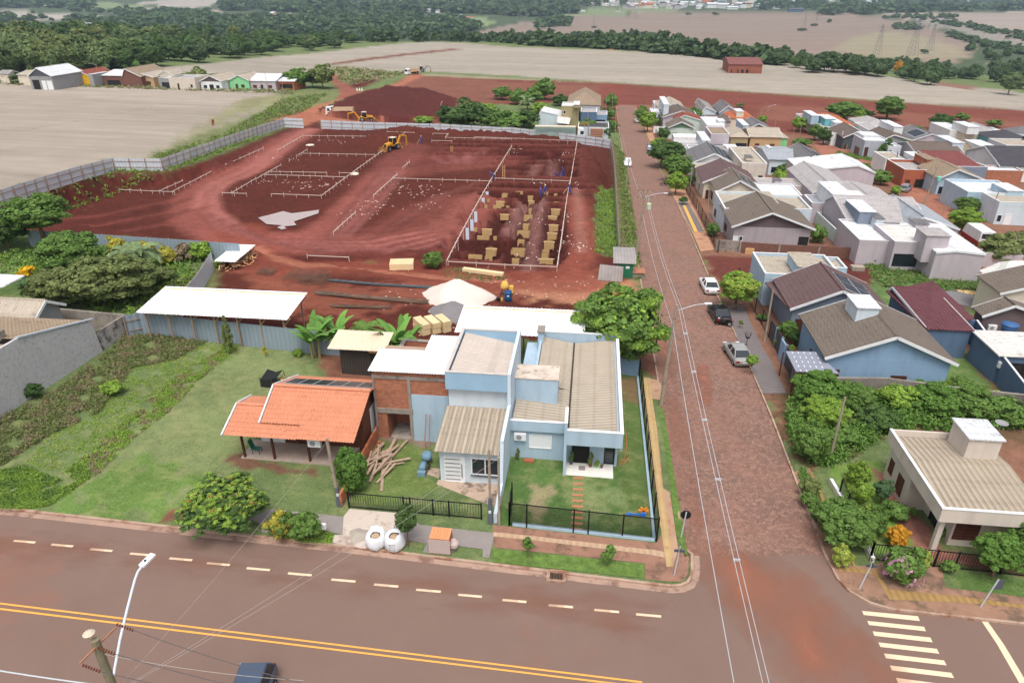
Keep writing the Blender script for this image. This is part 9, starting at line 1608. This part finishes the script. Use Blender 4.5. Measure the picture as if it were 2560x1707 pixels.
g=G(1562,690); z=gh(g[0],g[1]); o=thing('green_guardhouse',Vector((g[0],g[1],z)),'green site hut with curved grey sheet roof beside the street','hut'); GG=mat('guard_green',(38,110,78),.7,.08,1); b=MB(); b.box(g[0]-.9,g[1]-.8,z-.1,g[0]+.9,g[1]+2.2,z+2.1); b.build('wall',GG,o); b=MB(); P=[(g[1]-1.0,z+2.0),(g[1]-.6,z+2.45),(g[1]+.2,z+2.7),(g[1]+3.2,z+2.7),(g[1]+3.2,z+2.62),(g[1]+.2,z+2.6),(g[1]-.5,z+2.35),(g[1]-.9,z+2.0)]; b.prismX(P,g[0]-1.6,g[0]+1.2); b.build('roof',mat('grey_sheet_roof',(158,152,150),.6,.15,.8,rib=('X',.4,.12,.3)),o); b=MB(); b.box(g[0]+.0,g[1]-.83,z+1.3,g[0]+.45,g[1]-.8,z+1.6); b.build('notice',FRAMEW,o)
a,b_,c,d=[E_(*q) for q in ((1494,700,.1),(1555,705,.1),(1558,667,1.9),(1500,661,1.9))]; m=MB(); m.hexa([tuple(a),tuple(b_),tuple(c),tuple(d)],[tuple(v+np.array([0,-.04,.04])) for v in (a,b_,c,d)]); o=thing('sheet_gate',Vector(tuple(a)),'large grey corrugated sheet gate leaning before the green hut','gate'); m.build('sheet',MATS['grey_sheet_roof'],o); m=MB(); m.beam(b_,c,.08); m.beam(a,b_,.08); m.build('frame',OLDW,o)
boxat('low_brown_box','low grey box with flat pinkish brown lid by the kerb','box',1590,690,1.9,1.6,.7,CONC,mat('brown_lid',(176,118,96),.8,.1,2)); boxat('red_skip','rusty red low container partly hidden by the big tree','container',1528,752,3.,1.0,.7,mat('red_container',(150,74,54),.7,.15,2),mat('rust_lid',(160,84,60),.8,.1,2))
g=G(1498,338); o,g,z=boxat('wooden_crate','tall brown slatted wooden crate behind the site fence corner','crate',1491,346,3.4,1.2,2.6,mat('crate_wood',(176,130,104),.8,.2,2,rib=('Z',.5,.4,.3)))
g=G(688,962); z=hz(g[0],g[1]); o=thing('tarp_shelter',Vector((g[0],g[1],z)),'small frame hung with black netting on the lawn near the orange roof','shelter'); BN=mat('black_net',(34,38,38),.9,.2,4); m=MB(); vs=[(g[0]-1.0,g[1]-.5,z+.75),(g[0]-.1,g[1]-.55,z+.8),(g[0]+.5,g[1]-.4,z+1.0),(g[0]+.55,g[1]+.8,z+1.1),(g[0]-.2,g[1]+.9,z+.75),(g[0]-.9,g[1]+.9,z+1.0),(g[0]-1.0,g[1]-.55,z),(g[0]-.1,g[1]-.6,z),(g[0]+.4,g[1]-.45,z+.2),(g[0]-1.0,g[1]+.9,z+.2)]; m.add(vs,[(0,1,4,5),(1,2,3,4),(0,6,7,1),(1,7,8,2),(0,5,9,6)]); m.build('netting',BN,o)
for dx,dy in ((-1,-.5),(0,-.55),(.55,-.4),(.55,.8),(-.95,.9)): m=MB(); m.beam((g[0]+dx,g[1]+dy,z),(g[0]+dx,g[1]+dy,z+.95),.05); m.build('stake',WOODD,o)
m=MB()
for k in range(14): a=rng.uniform(0,6.28); c=(g[0]+.9+rng.uniform(-.4,.5),g[1]+.2+rng.uniform(-.5,.6)); m.beam((c[0],c[1],z+.1+k*.03),(c[0]+.5*math.cos(a),c[1]+.5*math.sin(a),z+.15+k*.03),.07)
q=m.build('firewood_pile',PINE); tag(q,'small firewood pile spilling from the black netting','firewood'); q['kind']='stuff'
m=MB(); c=(-42.9,77.3); 
for k in range(150): a=rng.uniform(0,3.14); x,y=c[0]+rng.normal()*.9,c[1]+rng.normal()*1.3; m.beam((x,y,gh(x,y)+.1+rng.uniform(0,.6)),(x+.5*math.cos(a),y+.5*math.sin(a),gh(x,y)+.2+rng.uniform(0,.5)),.12,.05)
q=m.build('sawn_wood_heap',mat('sawn_wood',(206,164,116),.85,.2,3,island=.2)); tag(q,'tumbled heap of sawn wood under the small lean-to','wood heap'); q['kind']='stuff'
x,y,z=-22.7,38.9,.36; o=thing('porch_chair',Vector((x,y,z)),'dark green strung chair on the porch of the wooden house','chair'); GC=mat('green_cord',(28,110,92),.6,.05,3)
m=MB(); m.hexa([(x-.25,y-.25,z+.38),(x+.25,y-.25,z+.38),(x+.25,y+.2,z+.36),(x-.25,y+.2,z+.36)],[(x-.25,y-.25,z+.41),(x+.25,y-.25,z+.41),(x+.25,y+.2,z+.39),(x-.25,y+.2,z+.39)]); m.build('seat',GC,o); m=MB(); m.hexa([(x-.3,y-.2,z+.4),(x-.25,y-.2,z+.4),(x-.25,y+.25,z+.4),(x-.3,y+.25,z+.4)],[(x-.5,y-.2,z+1.05),(x-.45,y-.2,z+1.05),(x-.45,y+.25,z+1.05),(x-.5,y+.25,z+1.05)]); m.build('backrest',GC,o)
for a,b in ((-.25,-.22),(.25,-.22),(.25,.2),(-.25,.2)): m=MB(); m.beam((x+a,y+b,z),(x+a,y+b,z+.4),.03); m.build('leg',BLKM,o)
def pot(x,y,z,r,hh,label,leaf,pm,kind='loose',ph=.5):
 o=thing('potted_plant',Vector((x,y,z)),label,'potted plant'); m=MB(); m.lathe((x,y,z),[(r*.7,0),(r,hh),(r*.85,hh)],12); m.build('pot',pm,o); c=bpy.data.objects.new('foliage',treemesh(kind,0,0,leaf)); COL.objects.link(c); c.parent=o; c.location=(0,0,hh+ph*.45); c.scale=(r*1.5,r*1.5,ph*.6)
TP=mat('terracotta_pot',(120,76,66),.8,.1,3); pot(-.35,40.75,-.16,.14,.25,'tall leafy plant in a pot left of the dark front door','mid',DGREY,ph=.7); pot(1.0,40.6,-.16,.15,.28,'spiky snake plant in a brown pot right of the door','olive',TP,ph=.8); pot(1.45,40.55,-.16,.15,.2,'round green plant in a bright bowl on the porch','bright',LGREEN,ph=.3); pot(1.8,40.55,-.16,.1,.18,'small reddish pot at the right end of the porch row','dry',TP,ph=.12); pot(-4.2,40.9,-.2,.12,.15,'snake plant standing under the air conditioner','olive',DGREY,ph=.7)
m=MB(); m.box(-3.7,40.6,-.25,-3.0,40.95,-.05); q=m.build('brick_planter',TERR); tag(q,'low red brick planter against the light blue wall','planter')
m=MB(); m.box(.2,40.1,-.158,.65,40.6,-.14); q=m.build('doormat',mat('grey_mat',(150,136,138),.95,.1,4)); tag(q,'crumpled grey doormat on the white porch floor','doormat')
g=G(1608,1290); z=g[2]; m=MB(); m.beam((g[0]-.9,g[1],z+.1),(g[0]-.1,g[1]+.02,z+.1),.08); m.box(g[0]-1.05,g[1]-.1,z,g[0]-.85,g[1]+.1,z+.14); m.box(g[0]-.15,g[1]-.12,z,g[0]+.15,g[1]+.12,z+.3); q=m.build('toy_shovel',mat('toy_blue',(50,110,200),.4)); tag(q,'blue toy with long handle on the corner lawn','toy')
m=MB()
for k in range(6): a=k*1.05; m.beam((g[0],g[1]+.1,z+.35),(g[0]+.32*math.cos(a),g[1]+.1,z+.4+.28*math.sin(a)),.1)
q=m.build('toy_windmill',mat('toy_yellow',(236,140,40),.4)); tag(q,'orange and yellow toy windmill beside the blue toy','toy')
m=MB(); P=[G(*r6(*p)) for p in [(1205,50),(1215,110),(1220,200),(1205,290),(1190,340),(1150,350),(1150,370),(1190,375),(1215,350),(1240,315)]]; m.tube([(p[0],p[1],p[2]+.04) for p in P],.025,5); q=m.build('garden_hose',mat('orange_hose',(206,110,56),.5)); tag(q,'orange garden hose curling over the side lawn','hose')
for i in range(10):
 a=G(*r6(768-i*1.6,505+i*53)); m=MB(); m.box(a[0]-.36,a[1]-.11,a[2],a[0]+.36,a[1]+.11,a[2]+.05); q=m.build('stepping_slab',mat('reddish_slab',(176,122,90),.9,.15,3)); tag(q,'reddish stepping slab in the path from porch to gate','stepping stone','stepping slabs of the corner lawn')
g=G(1391,1436); z=hz(g[0],g[1]); o=thing('storm_drain',Vector((g[0],g[1],z)),'square storm drain grate set in the kerb of the main road','drain'); m=MB(); 
for a in ((-.55,-.5,-.38,.35),(.38,-.5,.55,.35),(-.38,-.5,.38,-.36),(-.38,.28,.38,.4)): m.box(g[0]+a[0],g[1]+a[1],z-.2,g[0]+a[2],g[1]+a[3],z+.02)
m.build('concrete_frame',KM,o); m=MB(); m.box(g[0]-.38,g[1]-.36,z-.2,g[0]+.38,g[1]+.28,z-.06); m.build('pit',BLKM,o); m=MB()
for i in range(9): m.box(g[0]-.36+i*.088,g[1]-.36,z-.03,g[0]-.33+i*.088,g[1]+.28,z+.0)
m.build('grate',RUST,o)
def sign(bx,by,label,hh,cat='sign',lean=.12,board=None):
 g=G(bx,by); z=hz(g[0],g[1]); o=thing('road_sign',Vector((g[0],g[1],z)),label,cat); m=MB(); m.tube([(g[0],g[1],z-.1),(g[0]+lean,g[1],z+hh)],.04,8); m.build('post',ALU,o); t=Vector((g[0]+lean,g[1],z+hh))
 if board=='oct': m=MB(); n=8; P=[(t.x+.33*math.cos(R(22.5+45*k)),t.z-.25+.33*math.sin(R(22.5+45*k))) for k in range(n)]; m.add([(p[0],t.y+.05,p[1]) for p in P]+[(p[0],t.y+.07,p[1]) for p in P],[tuple(range(n)),tuple(range(n,2*n))[::-1]]+[(k,n+k,n+(k+1)%n,(k+1)%n) for k in range(n)]); m.build('octagon_plate',BLKM,o)
 elif board=='names': m=MB(); m.beam((t.x-.05,t.y-.3,t.z-.1),(t.x+.05,t.y+.3,t.z-.1),.03,.18); m.build('name_plate',DGREY,o); m=MB(); m.beam((t.x-.3,t.y,t.z-.32),(t.x+.3,t.y,t.z-.32),.03,.18); m.build('name_plate',DGREY,o)
 elif board=='back': m=MB(); m.box(t.x+.02,t.y+.05,t.z-.75,t.x+.4,t.y+.08,t.z-.1); m.build('sign_plate',DGREY,o)
 return o
sign(1702,1343,'octagonal stop sign seen from its dark back at the street corner',2.0,board='oct'); sign(1685,1438,'street name sign with two edge-on plates on the corner tip',2.2,board='names'); sign(2147,1472,'street name sign with two plates on the right hand corner',2.1,board='names',lean=.3); sign(2450,1517,'blue grey sign post leaning right with dark plate at its back',2.1,board='back',lean=.35)
g=G(1865,868); z=hz(g[0],g[1]); o=thing('litter_basket',Vector((g[0],g[1],z)),'black wire litter basket on a post on the slate pavement','litter basket'); m=MB(); m.tube([(g[0],g[1],z),(g[0],g[1],z+1.1)],.03); m.build('post',BLKM,o); m=MB()
for k in range(12): a=k*.52; m.beam((g[0]+.18*math.cos(a),g[1]+.18*math.sin(a),z+1.05),(g[0]+.34*math.cos(a),g[1]+.34*math.sin(a),z+1.6),.02)
m.lathe((g[0],g[1],z+1.03),[(.2,0),(.2,.03)],12); m.build('basket',BLKM,o)
g=G(818,1320) if 0 else G(813,1338); z=hz(g[0],g[1]); o=thing('letter_box',Vector((g[0],g[1],z)),'small white box on a thin stick at the verge edge','letter box'); m=MB(); m.tube([(g[0],g[1],z),(g[0],g[1],z+.6)],.02); m.build('stick',RUST,o); m=MB(); m.box(g[0]-.14,g[1]-.1,z+.55,g[0]+.14,g[1]+.1,z+.9); m.build('box',FRAMEW,o)
for i,px in enumerate((893,899,905)): g=G(px,227); m=MB(); m.lathe(tuple(g),[(.35,0),(.12,.9),(.05,1.0)],8); q=m.build('traffic_cone',mat('cone_white',(230,220,214),.6)); tag(q,'pale traffic post, %s of three at the red track fork'%['left','middle','right'][i],'traffic cone')
g=E_(2520,828,2.7); o=thing('blue_roof_tank',Vector(tuple(g)),'round blue water tank with lid on the wall at the right edge','water tank'); m=MB(); m.lathe(tuple(g),[(.6,0),(.72,.7)],20); m.build('tank_body',BLUEP,o,True); m=MB(); m.lathe((g[0],g[1],g[2]+.7),[(.78,0),(.78,.08),(.3,.2),(.05,.24)],20); m.build('lid',BLUEP,o,True)
g=G(2086,570); m=MB(); m.lathe((g[0],g[1],g[2]+.02),[(1.6,0),(1.6,.1)],24); q=m.build('swimming_pool',mat('pool_blue',(80,190,206),.1,.03,1)); tag(q,'small round turquoise pool behind the mint wall','pool')
g=G(1760,540); q=None
def slabs(px,py,label,n,w_,m): 
 g=G(px,py); z=hz(g[0],g[1]); o=thing('board_stack',Vector((g[0],g[1],z)),label,'boards'); b=MB()
 for i in range(n): b.box(g[0]-w_/2+rng.uniform(-.05,.05),g[1]-w_/3,z+i*.12,g[0]+w_/2,g[1]+w_/3,z+i*.12+.09)
 b.build('boards',m,o)
slabs(1872,633,'squat stack of orange brown blocks by the stained wall',7,1.2,mat('orange_stack',(214,170,120),.8,.2,3)); slabs(2142,675,'leaning stack of pale fibre sheets on the dark earth',5,1.6,FIBN); slabs(2418,737,'loose grid of orange laths beside the gravel',3,2.,PINE)
g=G(985,434) ; p=Zp(886,436,SZ); m=MB(); m.lathe((p[0],p[1],gh(p[0],p[1])),[(.9,0),(.8,.25),(.3,.4)],12); q=m.build('cement_bag',mat('bag_cream',(216,206,190),.9,.1,2)); tag(q,'pale lumpy sack lying at the diagonal board line','sack'); p=Zp(775,363,SZ); m=MB(); m.lathe((p[0],p[1],gh(p[0],p[1])),[(1.0,0),(.9,.12),(.3,.2)],12); q=m.build('plaster_sheet',MATS['bag_cream']); tag(q,'flat whitish sheet lying in the upper left foundation field','sheet'); p=Zp(1304,441,SZ); m=MB(); m.box(p[0]-.9,p[1]-.5,gh(p[0],p[1]),p[0]+.7,p[1]+.5,gh(p[0],p[1])+.18); q=m.build('white_board_stack',MATS['bag_cream']); tag(q,'white boards lying just behind the cross board line','boards')
for i,(px,py) in enumerate([(1129,372),(1259,440)]):
 p=Zp(px,py+8,SZ); o=thing('ladder',Vector((p[0],p[1],SZ)),['wooden ladder standing in the dark upper left pits','wooden ladder beside the cross board line'][i],'ladder'); z=gh(p[0],p[1]); m=MB()
 for dx in (-.22,.22): m.beam((p[0]+dx,p[1],z),(p[0]+dx,p[1]+.4,z+2.6),.05)
 for k in range(8): m.beam((p[0]-.22,p[1]+.05*k,z+.25+k*.3),(p[0]+.22,p[1]+.05*k,z+.25+k*.3),.04)
 m.build('rails_and_rungs',PINE,o)
drop_models()
# the air between here and the far town
hb=MB(); hb.box(-9800,-60,-60,9800,9900,135); HZ=hb.build('haze',None if 0 else bpy.data.materials.new('haze'),None); HZ['kind']='stuff'; hm=HZ.data.materials[0]; hm.use_nodes=True; hn=hm.node_tree.nodes; hn.remove(hn['Principled BSDF']); pv=hn.new('ShaderNodeVolumePrincipled'); pv.inputs['Color'].default_value=(.66,.82,1,1); pv.inputs['Density'].default_value=.00014; pv.inputs['Anisotropy'].default_value=.2; hm.node_tree.links.new(pv.outputs[0],hn['Material Output'].inputs['Volume'])
